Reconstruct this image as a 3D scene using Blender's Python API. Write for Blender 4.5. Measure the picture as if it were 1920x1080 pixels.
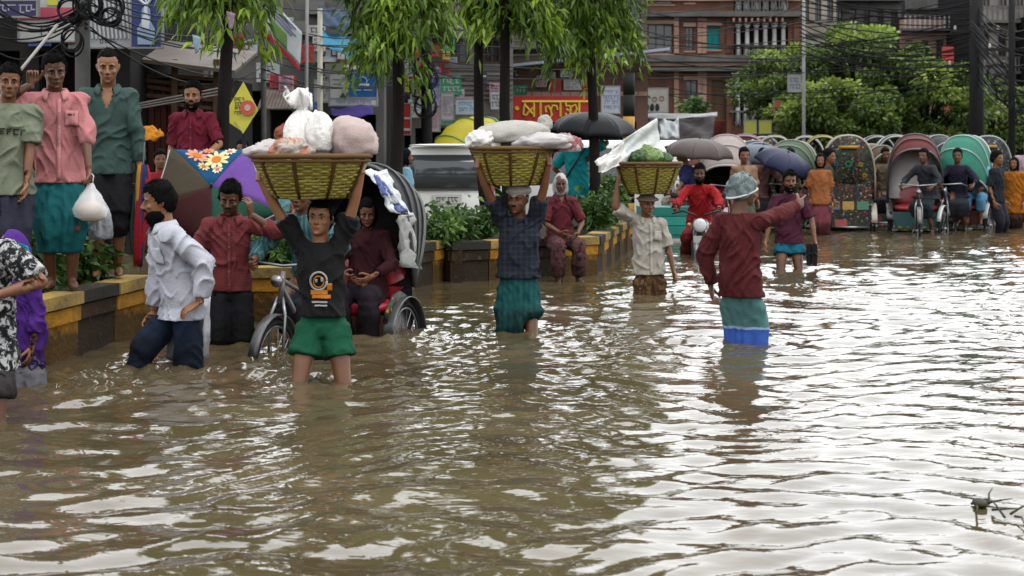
import bpy, bmesh, math, random
import numpy as np
from mathutils import Vector, Matrix, Euler

for o in list(bpy.data.objects): bpy.data.objects.remove(o, do_unlink=True)
scn = bpy.context.scene
COL = scn.collection
R = math.radians
PI = math.pi

# ------------------------------------------------------------------ camera
# level camera 1.5 m above the flood water, looking along +Y, lens shifted down
FPX, HORY, CAMZ = 3000.0, 265.0, 1.5
cam = bpy.data.cameras.new('camera')
cam.sensor_width = 36.0
cam.lens = 36.0 * FPX / 1920.0
cam.shift_y = -(540.0 - HORY) / 1920.0
cam.clip_start = 0.1
cam.clip_end = 3000
cam.dof.use_dof = True
cam.dof.focus_distance = 11.6
cam.dof.aperture_fstop = 5.0
camo = bpy.data.objects.new('camera', cam)
COL.objects.link(camo)
camo.location = (0, 0, CAMZ)
camo.rotation_euler = (R(90), 0, 0)
scn.camera = camo

# ------------------------------------------------------------------ overcast sky + soft sun
SUN_EL, SUN_ROT = R(62), R(35)
w = bpy.data.worlds.new('World'); scn.world = w; w.use_nodes = True
nt = w.node_tree; nt.nodes.clear()
out = nt.nodes.new('ShaderNodeOutputWorld'); bg = nt.nodes.new('ShaderNodeBackground')
sky = nt.nodes.new('ShaderNodeTexSky'); sky.sky_type = 'NISHITA'; sky.sun_disc = False
sky.sun_elevation = SUN_EL; sky.sun_rotation = SUN_ROT; sky.dust_density = 6.0; sky.air_density = 1.5
hs = nt.nodes.new('ShaderNodeHueSaturation'); hs.inputs['Saturation'].default_value = 0.12
mx = nt.nodes.new('ShaderNodeMix'); mx.data_type = 'RGBA'
mx.inputs[0].default_value = 0.75
mx.inputs[7].default_value = (9.4, 9.7, 10.0, 1)      # even white cloud layer
nt.links.new(sky.outputs[0], hs.inputs['Color'])
nt.links.new(hs.outputs[0], mx.inputs[6])
nt.links.new(mx.outputs[2], bg.inputs['Color'])
bg.inputs['Strength'].default_value = 0.15
nt.links.new(bg.outputs[0], out.inputs['Surface'])

sl = bpy.data.lights.new('sun', 'SUN'); sl.energy = 0.8; sl.angle = R(25); sl.color = (1.0, 0.97, 0.92)
slo = bpy.data.objects.new('sun', sl); COL.objects.link(slo)
slo.rotation_euler = (R(28), 0, R(35) + PI * 0)
slo.location = (0, 0, 30)

scn.view_settings.view_transform = 'Standard'
scn.view_settings.look = 'None'
scn.view_settings.exposure = 1.02
scn.view_settings.gamma = 1.0
scn.view_settings.use_curve_mapping = False
scn.cycles.use_denoising = True
scn.cycles.max_bounces = 6
scn.cycles.diffuse_bounces = 2
scn.cycles.glossy_bounces = 3
scn.cycles.transmission_bounces = 4
scn.cycles.transparent_max_bounces = 8
scn.cycles.caustics_reflective = False
scn.cycles.caustics_refractive = False

def at(px, py, Y):
    """world point seen at photo pixel (px, py) at distance Y"""
    return Vector(((px - 960.0) / FPX * Y, Y, CAMZ - (py - HORY) / FPX * Y))
def atx(px, Y): return (px - 960.0) / FPX * Y
def wy(py, z=0.0): return (CAMZ - z) * FPX / (py - HORY)      # distance of a point at height z seen at row py
# ------------------------------------------------------------------ helpers
rng = random.Random(7)
def tag(o, label=None, cat=None, group=None, kind=None):
    if label: o['label'] = label
    if cat: o['category'] = cat
    if group: o['group'] = group
    if kind: o['kind'] = kind
    return o
def link(o, parent=None):
    COL.objects.link(o)
    if parent is not None: o.parent = parent
    return o
def empty(name, loc=(0, 0, 0), rz=0, label=None, cat=None, group=None):
    o = bpy.data.objects.new(name, None); link(o)
    o.location = loc; o.rotation_euler = (0, 0, rz); o.empty_display_size = 0.1
    return tag(o, label, cat, group)
def mesh_obj(name, V, F, mat, parent=None, smooth=True):
    me = bpy.data.meshes.new(name)
    me.from_pydata([tuple(v) for v in V], [], F)
    if mat is not None:
        for m in (mat if isinstance(mat, (list, tuple)) else [mat]): me.materials.append(m)
    if smooth: me.polygons.foreach_set('use_smooth', [True] * len(me.polygons))
    me.update()
    return link(bpy.data.objects.new(name, me), parent)
def share(name, me, parent=None, loc=None, rot=None, scale=None):
    o = link(bpy.data.objects.new(name, me), parent)
    if loc is not None: o.location = loc
    if rot is not None: o.rotation_euler = rot
    if scale is not None: o.scale = scale
    return o

def perp(d):
    d = Vector(d).normalized()
    u = d.cross(Vector((0, 0, 1)))
    if u.length < 1e-3: u = d.cross(Vector((0, 1, 0)))
    u.normalize()
    return u, d.cross(u).normalized()

class MB:
    """collects closed shapes into one mesh"""
    def __init__(s): s.V = []; s.F = []; s.M = []; s.mi = 0
    def add(s, V, F):
        b = len(s.V); s.V += [Vector(v) for v in V]
        s.F += [tuple(i + b for i in f) for f in F]; s.M += [s.mi] * len(F)
        return s
    def box(s, c, sz, rot=None, taper=1.0):
        hx, hy, hz = sz[0] / 2, sz[1] / 2, sz[2] / 2
        V = [Vector((x * hx * (taper if z > 0 else 1), y * hy * (taper if z > 0 else 1), z * hz)) for z in (-1, 1) for y in (-1, 1) for x in (-1, 1)]
        if rot is not None:
            m = Euler(rot).to_matrix(); V = [m @ v for v in V]
        c = Vector(c)
        return s.add([v + c for v in V], [(0, 2, 3, 1), (4, 5, 7, 6), (0, 1, 5, 4), (2, 6, 7, 3), (0, 4, 6, 2), (1, 3, 7, 5)])
    def bbox(s, x0, x1, y0, y1, z0, z1): return s.box(((x0 + x1) / 2, (y0 + y1) / 2, (z0 + z1) / 2), (x1 - x0, y1 - y0, z1 - z0))
    def loft(s, rings, cap=True, close=True):
        n = len(rings[0]); V = [v for r in rings for v in r]; F = []
        for k in range(len(rings) - 1):
            for i in range(n if close else n - 1):
                j = (i + 1) % n
                F.append((k * n + i, k * n + j, (k + 1) * n + j, (k + 1) * n + i))
        if cap and close:
            F.append(tuple(reversed(range(n)))); F.append(tuple((len(rings) - 1) * n + i for i in range(n)))
        return s.add(V, F)
    def tube(s, P, r, n=8, cap=True):
        P = [Vector(p) for p in P]
        rad = r if isinstance(r, (list, tuple)) else [r] * len(P)
        rings = []; u = None
        for k, p in enumerate(P):
            d = (P[min(k + 1, len(P) - 1)] - P[max(k - 1, 0)])
            if d.length < 1e-9: d = Vector((0, 0, 1))
            d.normalize()
            if u is None: u, v = perp(d)
            else:
                u = u - d * u.dot(d)
                if u.length < 1e-4: u, v = perp(d)
                u.normalize(); v = d.cross(u)
            rings.append([p + (u * math.cos(2 * PI * i / n) + v * math.sin(2 * PI * i / n)) * rad[k] for i in range(n)])
        return s.loft(rings, cap)
    def capsule(s, a, b, ra, rb, n=10):
        a, b = Vector(a), Vector(b); d = (b - a)
        L = d.length; d = d / L if L > 1e-6 else Vector((0, 0, 1))
        P, rr = [], []
        for t in (-0.95, -0.7, -0.35): P.append(a + d * ra * t); rr.append(ra * math.sqrt(1 - t * t))
        P.append(a); rr.append(ra); P.append(b); rr.append(rb)
        for t in (0.35, 0.7, 0.95): P.append(b + d * rb * t); rr.append(rb * math.sqrt(1 - t * t))
        return s.tube(P, rr, n)
    def ell(s, c, r, n=12, m=8, rot=None, fn=None):
        c = Vector(c); rx, ry, rz = r if isinstance(r, (tuple, list)) else (r, r, r)
        M = Euler(rot).to_matrix() if rot is not None else None
        V = [Vector((0, 0, -rz))]
        for k in range(1, m):
            ph = -PI / 2 + PI * k / m
            for i in range(n):
                th = 2 * PI * i / n
                V.append(Vector((rx * math.cos(ph) * math.cos(th), ry * math.cos(ph) * math.sin(th), rz * math.sin(ph))))
        V.append(Vector((0, 0, rz)))
        if fn: V = [fn(v) for v in V]
        if M: V = [M @ v for v in V]
        F = [(0, 1 + (i + 1) % n, 1 + i) for i in range(n)]
        for k in range(m - 2):
            for i in range(n):
                a = 1 + k * n + i; b = 1 + k * n + (i + 1) % n
                F.append((a, b, b + n, a + n))
        t = len(V) - 1; b0 = 1 + (m - 2) * n
        F += [(b0 + i, b0 + (i + 1) % n, t) for i in range(n)]
        return s.add([v + c for v in V], F)
    def lathe(s, prof, c=(0, 0, 0), n=16, cap=False):
        c = Vector(c)
        return s.loft([[c + Vector((r * math.cos(2 * PI * i / n), r * math.sin(2 * PI * i / n), z)) for i in range(n)] for r, z in prof], cap)
    def torus(s, c, Rr, r, axis='x', n=24, m=6, a0=0, a1=2 * PI):
        c = Vector(c); full = abs(a1 - a0 - 2 * PI) < 1e-6
        cnt = n if full else n + 1
        rings = []
        for k in range(cnt):
            t = a0 + (a1 - a0) * k / n
            ca, sa = math.cos(t), math.sin(t)
            ring = []
            for i in range(m):
                q = 2 * PI * i / m; rr = Rr + r * math.cos(q); h = r * math.sin(q)
                p = {'x': (h, rr * ca, rr * sa), 'y': (rr * ca, h, rr * sa), 'z': (rr * ca, rr * sa, h)}[axis]
                ring.append(c + Vector(p))
            rings.append(ring)
        if full: rings.append(rings[0])
        return s.loft(rings, cap=not full)
    def sheet(s, grid, thick=0.004):
        """grid[r][c] of points -> thin closed cloth"""
        nr, nc = len(grid), len(grid[0])
        G = [[Vector(p) for p in row] for row in grid]; N = []
        for r in range(nr):
            row = []
            for c in range(nc):
                du = G[r][min(c + 1, nc - 1)] - G[r][max(c - 1, 0)]; dv = G[min(r + 1, nr - 1)][c] - G[max(r - 1, 0)][c]
                q = du.cross(dv); row.append(q.normalized() if q.length > 1e-9 else Vector((0, 0, 1)))
            N.append(row)
        V = [G[r][c] + N[r][c] * thick / 2 for r in range(nr) for c in range(nc)] + [G[r][c] - N[r][c] * thick / 2 for r in range(nr) for c in range(nc)]
        k = nr * nc; F = []
        for r in range(nr - 1):
            for c in range(nc - 1):
                a = r * nc + c; F.append((a, a + 1, a + nc + 1, a + nc)); F.append((k + a, k + a + nc, k + a + nc + 1, k + a + 1))
        def edge(a, b): F.append((a, a + k, b + k, b))
        for c in range(nc - 1): edge(c, c + 1); edge((nr - 1) * nc + c + 1, (nr - 1) * nc + c)
        for r in range(nr - 1): edge((r + 1) * nc, r * nc); edge(r * nc + nc - 1, (r + 1) * nc + nc - 1)
        return s.add(V, F)
    def build(s, name, mat, parent=None, smooth=False, label=None, cat=None, group=None, kind=None):
        me = bpy.data.meshes.new(name); me.from_pydata([tuple(v) for v in s.V], [], s.F)
        for m in (mat if isinstance(mat, (list, tuple)) else [mat]): me.materials.append(m)
        if isinstance(mat, (list, tuple)): me.polygons.foreach_set('material_index', s.M)
        if smooth: me.polygons.foreach_set('use_smooth', [True] * len(me.polygons))
        me.update()
        return tag(link(bpy.data.objects.new(name, me), parent), label, cat, group, kind)

# smooth pseudo noise on arrays of points, cheap sum of warped sines
def snoise(P, f, seed=0, oct=5):
    r = np.random.RandomState(seed); P = np.asarray(P, float) * f; s = np.zeros(len(P))
    for k in range(oct):
        d = r.normal(size=3); d /= np.linalg.norm(d); e = r.normal(size=3); e /= np.linalg.norm(e)
        s += np.sin(P @ d * (1 + .35 * k) + r.uniform(0, 6.28) + 1.3 * np.sin(P @ e * .8 + r.uniform(0, 6.28)))
    return s / (oct ** .5 * 1.2)

def remesh(mb, vox, smooth=2, disp=None):
    """union of the closed shapes as one continuous skin -> (V, F) numpy"""
    me = bpy.data.meshes.new('tmp'); me.from_pydata([tuple(v) for v in mb.V], [], mb.F); me.update()
    o = bpy.data.objects.new('tmp', me); COL.objects.link(o)
    m = o.modifiers.new('r', 'REMESH'); m.mode = 'VOXEL'; m.voxel_size = vox; m.use_smooth_shade = True
    dg = bpy.context.evaluated_depsgraph_get(); dg.update()
    ev = o.evaluated_get(dg); e = ev.to_mesh()
    nv = len(e.vertices); V = np.empty(nv * 3); e.vertices.foreach_get('co', V); V = V.reshape(-1, 3)
    F = [tuple(p.vertices) for p in e.polygons]
    ne = len(e.edges); E = np.empty(ne * 2, int); e.edges.foreach_get('vertices', E); E = E.reshape(-1, 2)
    ev.to_mesh_clear(); bpy.data.objects.remove(o); bpy.data.meshes.remove(me)
    deg = np.bincount(E.ravel(), minlength=nv)[:, None].clip(1)
    for it in range(smooth):
        S = np.zeros_like(V); np.add.at(S, E[:, 0], V[E[:, 1]]); np.add.at(S, E[:, 1], V[E[:, 0]])
        V = V * .4 + S / deg * .6
    if disp is not None:
        Nn = vnormals(V, F); d = disp(V, Nn); V = V + Nn * [1, 1, .25] * d[:, None]
    return V, F
def vnormals(V, F):
    Q = np.array([f if len(f) == 4 else (f[0], f[1], f[2], f[2]) for f in F])
    n = np.cross(V[Q[:, 2]] - V[Q[:, 0]], V[Q[:, 3]] - V[Q[:, 1]])
    t = Q[:, 2] == Q[:, 3]
    if t.any(): n[t] = np.cross(V[Q[t, 1]] - V[Q[t, 0]], V[Q[t, 2]] - V[Q[t, 0]])
    N = np.zeros_like(V)
    for k in range(4): np.add.at(N, Q[:, k], n)
    return N / np.linalg.norm(N, axis=1)[:, None].clip(1e-12)

# ------------------------------------------------------------------ materials (all procedural)
MATS = {}
ALB, ALBC = .54, .53       # scale surface and cloth base colours down to offset the bright sky and exposure
def _new(key):
    m = bpy.data.materials.new(key); m.use_nodes = True; nt = m.node_tree
    return m, nt, nt.nodes['Principled BSDF']
def N(nt, t, **kw):
    n = nt.nodes.new(t)
    for k, v in kw.items(): setattr(n, k, v)
    return n
def c4(c): return (c[0], c[1], c[2], 1)
def mixc(nt, fac, a, b, mode='MIX'):
    m = N(nt, 'ShaderNodeMix', data_type='RGBA', blend_type=mode)
    if hasattr(fac, 'links'): nt.links.new(fac, m.inputs[0])
    else: m.inputs[0].default_value = fac
    for s, i in ((a, 6), (b, 7)):
        if hasattr(s, 'links'): nt.links.new(s, m.inputs[i])
        else: m.inputs[i].default_value = c4(s)
    return m.outputs[2]
def ramp(nt, src, stops):
    r = N(nt, 'ShaderNodeValToRGB'); e = r.color_ramp.elements
    while len(e) < len(stops): e.new(0.5)
    for k, (p, c) in enumerate(stops): e[k].position = p; e[k].color = c4(c) if not isinstance(c, (int, float)) else (c, c, c, 1)
    nt.links.new(src, r.inputs[0]); return r.outputs[0]
def noise(nt, co, scale, detail=3, rough=.55, dist=0):
    n = N(nt, 'ShaderNodeTexNoise'); n.inputs['Scale'].default_value = scale; n.inputs['Detail'].default_value = detail
    n.inputs['Roughness'].default_value = rough; n.inputs['Distortion'].default_value = dist
    nt.links.new(co, n.inputs['Vector']); return n.outputs['Fac']
def coords(nt, kind='Object', scale=(1, 1, 1), rot=(0, 0, 0)):
    t = N(nt, 'ShaderNodeTexCoord'); mp = N(nt, 'ShaderNodeMapping')
    mp.inputs['Scale'].default_value = scale; mp.inputs['Rotation'].default_value = rot
    nt.links.new(t.outputs[kind], mp.inputs['Vector']); return mp.outputs[0]
def bump(nt, b, h, dist=.01, strength=.5):
    n = N(nt, 'ShaderNodeBump'); n.inputs['Distance'].default_value = dist; n.inputs['Strength'].default_value = strength
    nt.links.new(h, n.inputs['Height']); nt.links.new(n.outputs[0], b.inputs['Normal'])

def mat(col, rough=.6, var=.25, scale=6, metal=0, bmp=.0, bscale=40, spec=.5, dirt=None, dirt_amt=.5, stretch=(1, 1, 1), coat=0, tide=0):
    key = ('m', tuple(col), rough, var, scale, metal, bmp, bscale, spec, dirt, dirt_amt, stretch, coat, tide)
    if key in MATS: return MATS[key]
    m, nt, b = _new('surface_%d' % len(MATS)); co = coords(nt, 'Object', stretch)
    col = [x * ALB for x in col]; dirt = None if dirt is None else [x * ALB for x in dirt]
    f = noise(nt, co, scale, 5)
    c = mixc(nt, f, [x * (1 - var) for x in col], [min(1, x * (1 + var)) for x in col])
    if dirt is not None:
        g = ramp(nt, noise(nt, co, scale * .45, 8, .65), [(.42, 0), (.68, dirt_amt)])
        c = mixc(nt, g, c, dirt)
    if tide:                                                            # wet, muddy tide line left by the flood
        ge = N(nt, 'ShaderNodeNewGeometry'); sz_ = N(nt, 'ShaderNodeSeparateXYZ'); nt.links.new(ge.outputs['Position'], sz_.inputs[0])
        wz = N(nt, 'ShaderNodeMath', operation='MULTIPLY_ADD'); nt.links.new(noise(nt, co, 5, 5, .65), wz.inputs[0]); wz.inputs[1].default_value = -.32; nt.links.new(sz_.outputs['Z'], wz.inputs[2])
        c = mixc(nt, ramp(nt, wz.outputs[0], [(0, .85), (.06, 0)]), c, (.020, .015, .009))
        c = mixc(nt, ramp(nt, noise(nt, co, 14, 6, .7), [(.60, 0), (.66, .9)]), c, (.09, .085, .08))      # chipped paint
    nt.links.new(c, b.inputs['Base Color'])
    b.inputs['Roughness'].default_value = rough; b.inputs['Metallic'].default_value = metal
    b.inputs['Specular IOR Level'].default_value = spec if rough < .42 else (spec * .5 if rough < .6 else spec * .16)
    if coat: b.inputs['Coat Weight'].default_value = coat; b.inputs['Coat Roughness'].default_value = .15
    if bmp: bump(nt, b, noise(nt, co, bscale, 4), bmp, .8)
    MATS[key] = m; return m

def cloth(col, pat=None, col2=(0, 0, 0), s=1.0, wet=.0, rough=.85):
    key = ('c', tuple(col), pat, tuple(col2), s, wet, rough)
    if key in MATS: return MATS[key]
    m, nt, b = _new('cloth_%d' % len(MATS)); co = coords(nt); col = [x * ALBC for x in col]; col2 = [x * ALBC for x in col2]
    c = mixc(nt, noise(nt, co, 9, 4), [x * .8 for x in col], [min(1, x * 1.15) for x in col])
    if pat == 'check':
        w1 = N(nt, 'ShaderNodeTexWave', bands_direction='X'); w2 = N(nt, 'ShaderNodeTexWave', bands_direction='Z')
        for wv in (w1, w2):
            wv.inputs['Scale'].default_value = 7 * s; wv.inputs['Distortion'].default_value = .4; nt.links.new(co, wv.inputs['Vector'])
        f1 = ramp(nt, w1.outputs['Fac'], [(.72, 0), (.85, .55)]); f2 = ramp(nt, w2.outputs['Fac'], [(.72, 0), (.85, .55)])
        c = mixc(nt, f1, c, col2); c = mixc(nt, f2, c, col2)
    elif pat == 'floral':
        v = N(nt, 'ShaderNodeTexVoronoi'); v.inputs['Scale'].default_value = 26 * s
        wob = mixc(nt, .12, co, noise(nt, co, 20, 3)); nt.links.new(co, v.inputs['Vector'])
        n2 = noise(nt, co, 30 * s, 5, .7, .8)
        c = mixc(nt, ramp(nt, n2, [(.44, 0), (.50, 1)]), c, col2)
    elif pat == 'flowers':
        v = N(nt, 'ShaderNodeTexVoronoi'); v.inputs['Scale'].default_value = 6.5 * s; nt.links.new(co, v.inputs['Vector'])
        nz = noise(nt, co, 22, 2)
        ad = N(nt, 'ShaderNodeMath', operation='ADD'); nt.links.new(v.outputs['Distance'], ad.inputs[0])
        sc = N(nt, 'ShaderNodeMath', operation='MULTIPLY'); sc.inputs[1].default_value = .35; nt.links.new(nz, sc.inputs[0]); nt.links.new(sc.outputs[0], ad.inputs[1])
        c = mixc(nt, ramp(nt, ad.outputs[0], [(.60, 1), (.64, 0)]), c, (.50, .46, .28))
        c = mixc(nt, ramp(nt, ad.outputs[0], [(.47, 1), (.51, 0)]), c, (.52, .18, .04))
    elif pat == 'speckle':
        c = mixc(nt, ramp(nt, noise(nt, co, 95 * s, 3, .7), [(.56, 0), (.66, .65)]), c, col2)
    elif pat == 'stripes':
        w1 = N(nt, 'ShaderNodeTexWave', bands_direction='X'); w1.inputs['Scale'].default_value = 9 * s; w1.inputs['Distortion'].default_value = 1.2
        nt.links.new(co, w1.inputs['Vector']); c = mixc(nt, ramp(nt, w1.outputs['Fac'], [(.6, 0), (.75, .7)]), c, col2)
    ge = N(nt, 'ShaderNodeNewGeometry'); sz_ = N(nt, 'ShaderNodeSeparateXYZ'); nt.links.new(ge.outputs['Position'], sz_.inputs[0])
    wz = N(nt, 'ShaderNodeMath', operation='MULTIPLY_ADD'); nt.links.new(noise(nt, co, 7, 3), wz.inputs[0]); wz.inputs[1].default_value = -.30; nt.links.new(sz_.outputs['Z'], wz.inputs[2])
    soak = ramp(nt, wz.outputs[0], [(0, 1), (.07, 0)])              # cloth soaked by the flood
    c = mixc(nt, soak, c, mixc(nt, 1.0, c, (.48, .47, .45), 'MULTIPLY'))
    nt.links.new(c, b.inputs['Base Color'])
    b.inputs['Roughness'].default_value = rough; b.inputs['Specular IOR Level'].default_value = .12
    wr_ = N(nt, 'ShaderNodeMath', operation='ADD'); nt.links.new(noise(nt, co, 15, 3, .55, .9), wr_.inputs[0]); nt.links.new(noise(nt, co, 70, 3, .6), wr_.inputs[1])
    bump(nt, b, wr_.outputs[0], .009, .5)
    MATS[key] = m; return m

def artmat(seed, dark=.5):
    """dense hand-painted rickshaw art: small coloured patches and curls"""
    key = ('art', seed, dark)
    if key in MATS: return MATS[key]
    m, nt, b = _new('painted_art_%d' % seed); co = coords(nt, 'Object', (1, 1, 1), (seed, .3 * seed, seed * .7))
    v = N(nt, 'ShaderNodeTexVoronoi'); v.inputs['Scale'].default_value = 23; wv = mixc(nt, .10, co, co); nt.links.new(co, v.inputs['Vector'])
    sp = N(nt, 'ShaderNodeSeparateColor'); nt.links.new(v.outputs['Color'], sp.inputs[0])
    P = [[(.30, .10, .02), (.02, .12, .06), (.40, .28, .04), (.25, .02, .02), (.35, .34, .30), (.02, .06, .14)], [(.02, .10, .05), (.32, .15, .02), (.30, .03, .05), (.05, .14, .12), (.36, .32, .22), (.10, .02, .02)], [(.03, .04, .05), (.30, .30, .30), (.10, .11, .12), (.22, .05, .03), (.05, .10, .10), (.36, .36, .34)]][seed % 3]
    r_ = ramp(nt, sp.outputs[0], [(k / 6 + .001, P[k]) for k in range(6)]); nt.nodes[-1].color_ramp.interpolation = 'CONSTANT'
    c = mixc(nt, ramp(nt, v.outputs['Distance'], [(.30, 0), (.42, 1)]), r_, (.012, .014, .016))
    c = mixc(nt, ramp(nt, noise(nt, co, 11, 5, .65, 1.5), [(.47, 0), (.56, .85)]), c, [(.05, .03, .02), (.035, .055, .025), (.045, .045, .05)][seed % 3]); c = mixc(nt, 1.0, c, (.7, .7, .7), 'MULTIPLY')
    nt.links.new(c, b.inputs['Base Color']); b.inputs['Roughness'].default_value = .5; b.inputs['Specular IOR Level'].default_value = .2
    MATS[key] = m; return m

def plastic_film(col, tint=.75):
    key = ('film', tuple(col), tint)
    if key in MATS: return MATS[key]
    m, nt, b = _new('plastic_film_%d' % len(MATS)); co = coords(nt)
    nt.links.new(mixc(nt, noise(nt, co, 14, 4), [x * .85 for x in col], col), b.inputs['Base Color'])
    b.inputs['Roughness'].default_value = .22; b.inputs['Specular IOR Level'].default_value = .6
    tr = N(nt, 'ShaderNodeBsdfTranslucent'); tr.inputs['Color'].default_value = c4(col)
    ms = N(nt, 'ShaderNodeMixShader'); ms.inputs[0].default_value = 1 - tint
    o = nt.nodes['Material Output']
    nt.links.new(b.outputs[0], ms.inputs[1]); nt.links.new(tr.outputs[0], ms.inputs[2]); nt.links.new(ms.outputs[0], o.inputs['Surface'])
    bump(nt, b, noise(nt, co, 26, 4, .6, .5), .02, .7)
    MATS[key] = m; return m

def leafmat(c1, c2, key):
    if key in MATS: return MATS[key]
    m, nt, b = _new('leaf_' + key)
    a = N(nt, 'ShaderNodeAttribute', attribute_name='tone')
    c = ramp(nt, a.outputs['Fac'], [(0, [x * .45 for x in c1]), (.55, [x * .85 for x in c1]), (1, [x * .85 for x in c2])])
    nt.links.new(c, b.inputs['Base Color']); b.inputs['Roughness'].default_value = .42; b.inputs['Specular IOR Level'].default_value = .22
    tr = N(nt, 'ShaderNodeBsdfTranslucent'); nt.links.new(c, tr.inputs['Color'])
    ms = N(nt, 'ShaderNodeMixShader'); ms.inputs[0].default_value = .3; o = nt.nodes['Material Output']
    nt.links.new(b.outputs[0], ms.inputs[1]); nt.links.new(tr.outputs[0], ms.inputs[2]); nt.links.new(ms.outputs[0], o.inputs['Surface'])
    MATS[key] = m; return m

def skinmat(col):
    key = ('skin', tuple(col))
    if key in MATS: return MATS[key]
    m, nt, b = _new('skin_%d' % len(MATS)); co = coords(nt)
    a = N(nt, 'ShaderNodeAttribute', attribute_name='tone')
    col = [x * .84 for x in col]
    c = mixc(nt, noise(nt, co, 18, 4), [x * .80 for x in col], [x * 1.05 for x in col])
    c = mixc(nt, 1.0, c, a.outputs['Color'], 'MULTIPLY')
    ge = N(nt, 'ShaderNodeNewGeometry'); sz_ = N(nt, 'ShaderNodeSeparateXYZ'); nt.links.new(ge.outputs['Position'], sz_.inputs[0])
    wz = N(nt, 'ShaderNodeMath', operation='MULTIPLY_ADD'); nt.links.new(noise(nt, co, 9, 3), wz.inputs[0]); wz.inputs[1].default_value = -.22; nt.links.new(sz_.outputs['Z'], wz.inputs[2])
    soak = ramp(nt, wz.outputs[0], [(0, 1), (.05, 0)])              # wet, muddied skin at the water line
    c = mixc(nt, soak, c, mixc(nt, 1.0, c, (.60, .56, .52), 'MULTIPLY'))
    nt.links.new(ramp(nt, soak, [(0, .45), (1, .30)]), b.inputs['Roughness'])
    nt.links.new(c, b.inputs['Base Color']); b.inputs['Specular IOR Level'].default_value = .28
    b.inputs['Subsurface Weight'].default_value = .05; b.inputs['Subsurface Radius'].default_value = (.02, .008, .004)
    bump(nt, b, noise(nt, co, 120, 3), .002, .4)
    MATS[key] = m; return m

def glassmat(col=(.03, .035, .04), rough=.06):
    key = ('glass', tuple(col), rough)
    if key in MATS: return MATS[key]
    m, nt, b = _new('window_glass_%d' % len(MATS)); b.inputs['Base Color'].default_value = c4(col)
    b.inputs['Roughness'].default_value = rough; b.inputs['Specular IOR Level'].default_value = .45
    MATS[key] = m; return m
BLACK = lambda: mat((.012, .012, .013), .5)
RUBBER = lambda: mat((.015, .015, .016), .75)
CHROME = lambda: mat((.32, .32, .33), .3, .15, metal=1)
# ------------------------------------------------------------------ ground and flood water
GZ = -0.46     # road surface under the flood
g = MB(); g.add([(-900, -200, GZ), (900, -200, GZ), (900, 1500, GZ), (-900, 1500, GZ)], [(0, 1, 2, 3)])
g.build('road', mat((.05, .048, .045), .9, .3, 3, bmp=.01), kind='structure')

def wave_height(X, Y):
    r = np.random.RandomState(11); h = np.zeros_like(X)
    wx = .30 * np.sin(X * .9 + 1.7 * np.sin(Y * .6)) + .22 * np.sin(Y * 1.7 - X * .7 + 2)
    wy_ = .26 * np.sin(X * 1.3 + Y * .5 + .6) + .18 * np.sin(X * 2.6 - Y * .9)
    amp = .85 + .35 * np.sin(X * .55 + .8 * np.sin(Y * .35)) * np.sin(Y * .42 + 1.2)
    for k in range(44):
        lam = .15 * (10.0 ** (k / 43.0))
        ang = r.normal(0, .68)
        kx, ky = math.sin(ang) * 2 * PI / lam, math.cos(ang) * 2 * PI / lam
        a = .0068 * lam * (math.exp(-(math.log(lam / .31) / .66) ** 2) + .10)
        ph = (X + wx) * kx + (Y + wy_) * ky + r.uniform(0, 6.28)
        s = np.sin(ph); h += a * (s + .22 * np.cos(2 * ph))
    h *= amp
    # wakes and rings round the people wading
    for (cx, cy, lam, a0, rad) in WAKES:
        d = np.sqrt((X - cx) ** 2 + (Y - cy) ** 2)
        h += a0 * np.sin(d * 2 * PI / lam) * np.exp(-d / rad) * (d > .05)
    return h
WAKES = [(-2.18, 10.6, .17, .022, .42), (-1.42, 10.05, .15, .020, .36), (-1.05, 10.1, .15, .018, .34), (0.05, 12.7, .18, .018, .45), (1.70, 11.9, .17, .018, .45), (1.35, 15.8, .22, .022, .5),
         (3.2, 18.8, .24, .022, .5), (-3.1, 9.7, .18, .024, .5), (-1.2, 12.3, .22, .024, .7), (-2.2, 11.9, .18, .018, .4), (-2.6, 10.3, .15, .018, .6), (-.75, 12.5, .16, .02, .4)]
NR, NC = 780, 340
ys = 2.2 * (90 / 2.2) ** (np.arange(NR) / (NR - 1)); us = np.linspace(-1, 1, NC)
YY = np.repeat(ys[:, None], NC, 1); XX = us[None, :] * (YY * .40 + 2.6)
HH = wave_height(XX, YY); HH *= np.clip((90 - YY) / 60, .25, 1)
Vw = np.stack([XX, YY, HH], -1).reshape(-1, 3)
idx = np.arange(NR * NC).reshape(NR, NC)
Fw = np.stack([idx[:-1, :-1], idx[:-1, 1:], idx[1:, 1:], idx[1:, :-1]], -1).reshape(-1, 4)
big = np.array([(-900, -200, -.09), (900, -200, -.09), (900, 1500, -.09), (-900, 1500, -.09)], float)
Vw = np.concatenate([Vw, big]); Fw = np.concatenate([Fw, [[NR * NC, NR * NC + 1, NR * NC + 2, NR * NC + 3]]])
me = bpy.data.meshes.new('water'); me.vertices.add(len(Vw)); me.vertices.foreach_set('co', Vw.ravel())
me.loops.add(len(Fw) * 4); me.loops.foreach_set('vertex_index', Fw.ravel().astype(np.int32))
me.polygons.add(len(Fw)); me.polygons.foreach_set('loop_start', np.arange(0, len(Fw) * 4, 4, dtype=np.int32))
me.polygons.foreach_set('use_smooth', [True] * len(Fw)); me.update(calc_edges=True); me.validate()
m, nt, b = _new('flood_water'); co = coords(nt)
mud = mixc(nt, ramp(nt, noise(nt, co, .55, 5), [(.35, 0), (.7, 1)]), (.044, .033, .016), (.076, .059, .033))
nt.links.new(mud, b.inputs['Base Color'])
b.inputs['Roughness'].default_value = .02; b.inputs['IOR'].default_value = 1.65; b.inputs['Specular IOR Level'].default_value = .5
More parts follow.
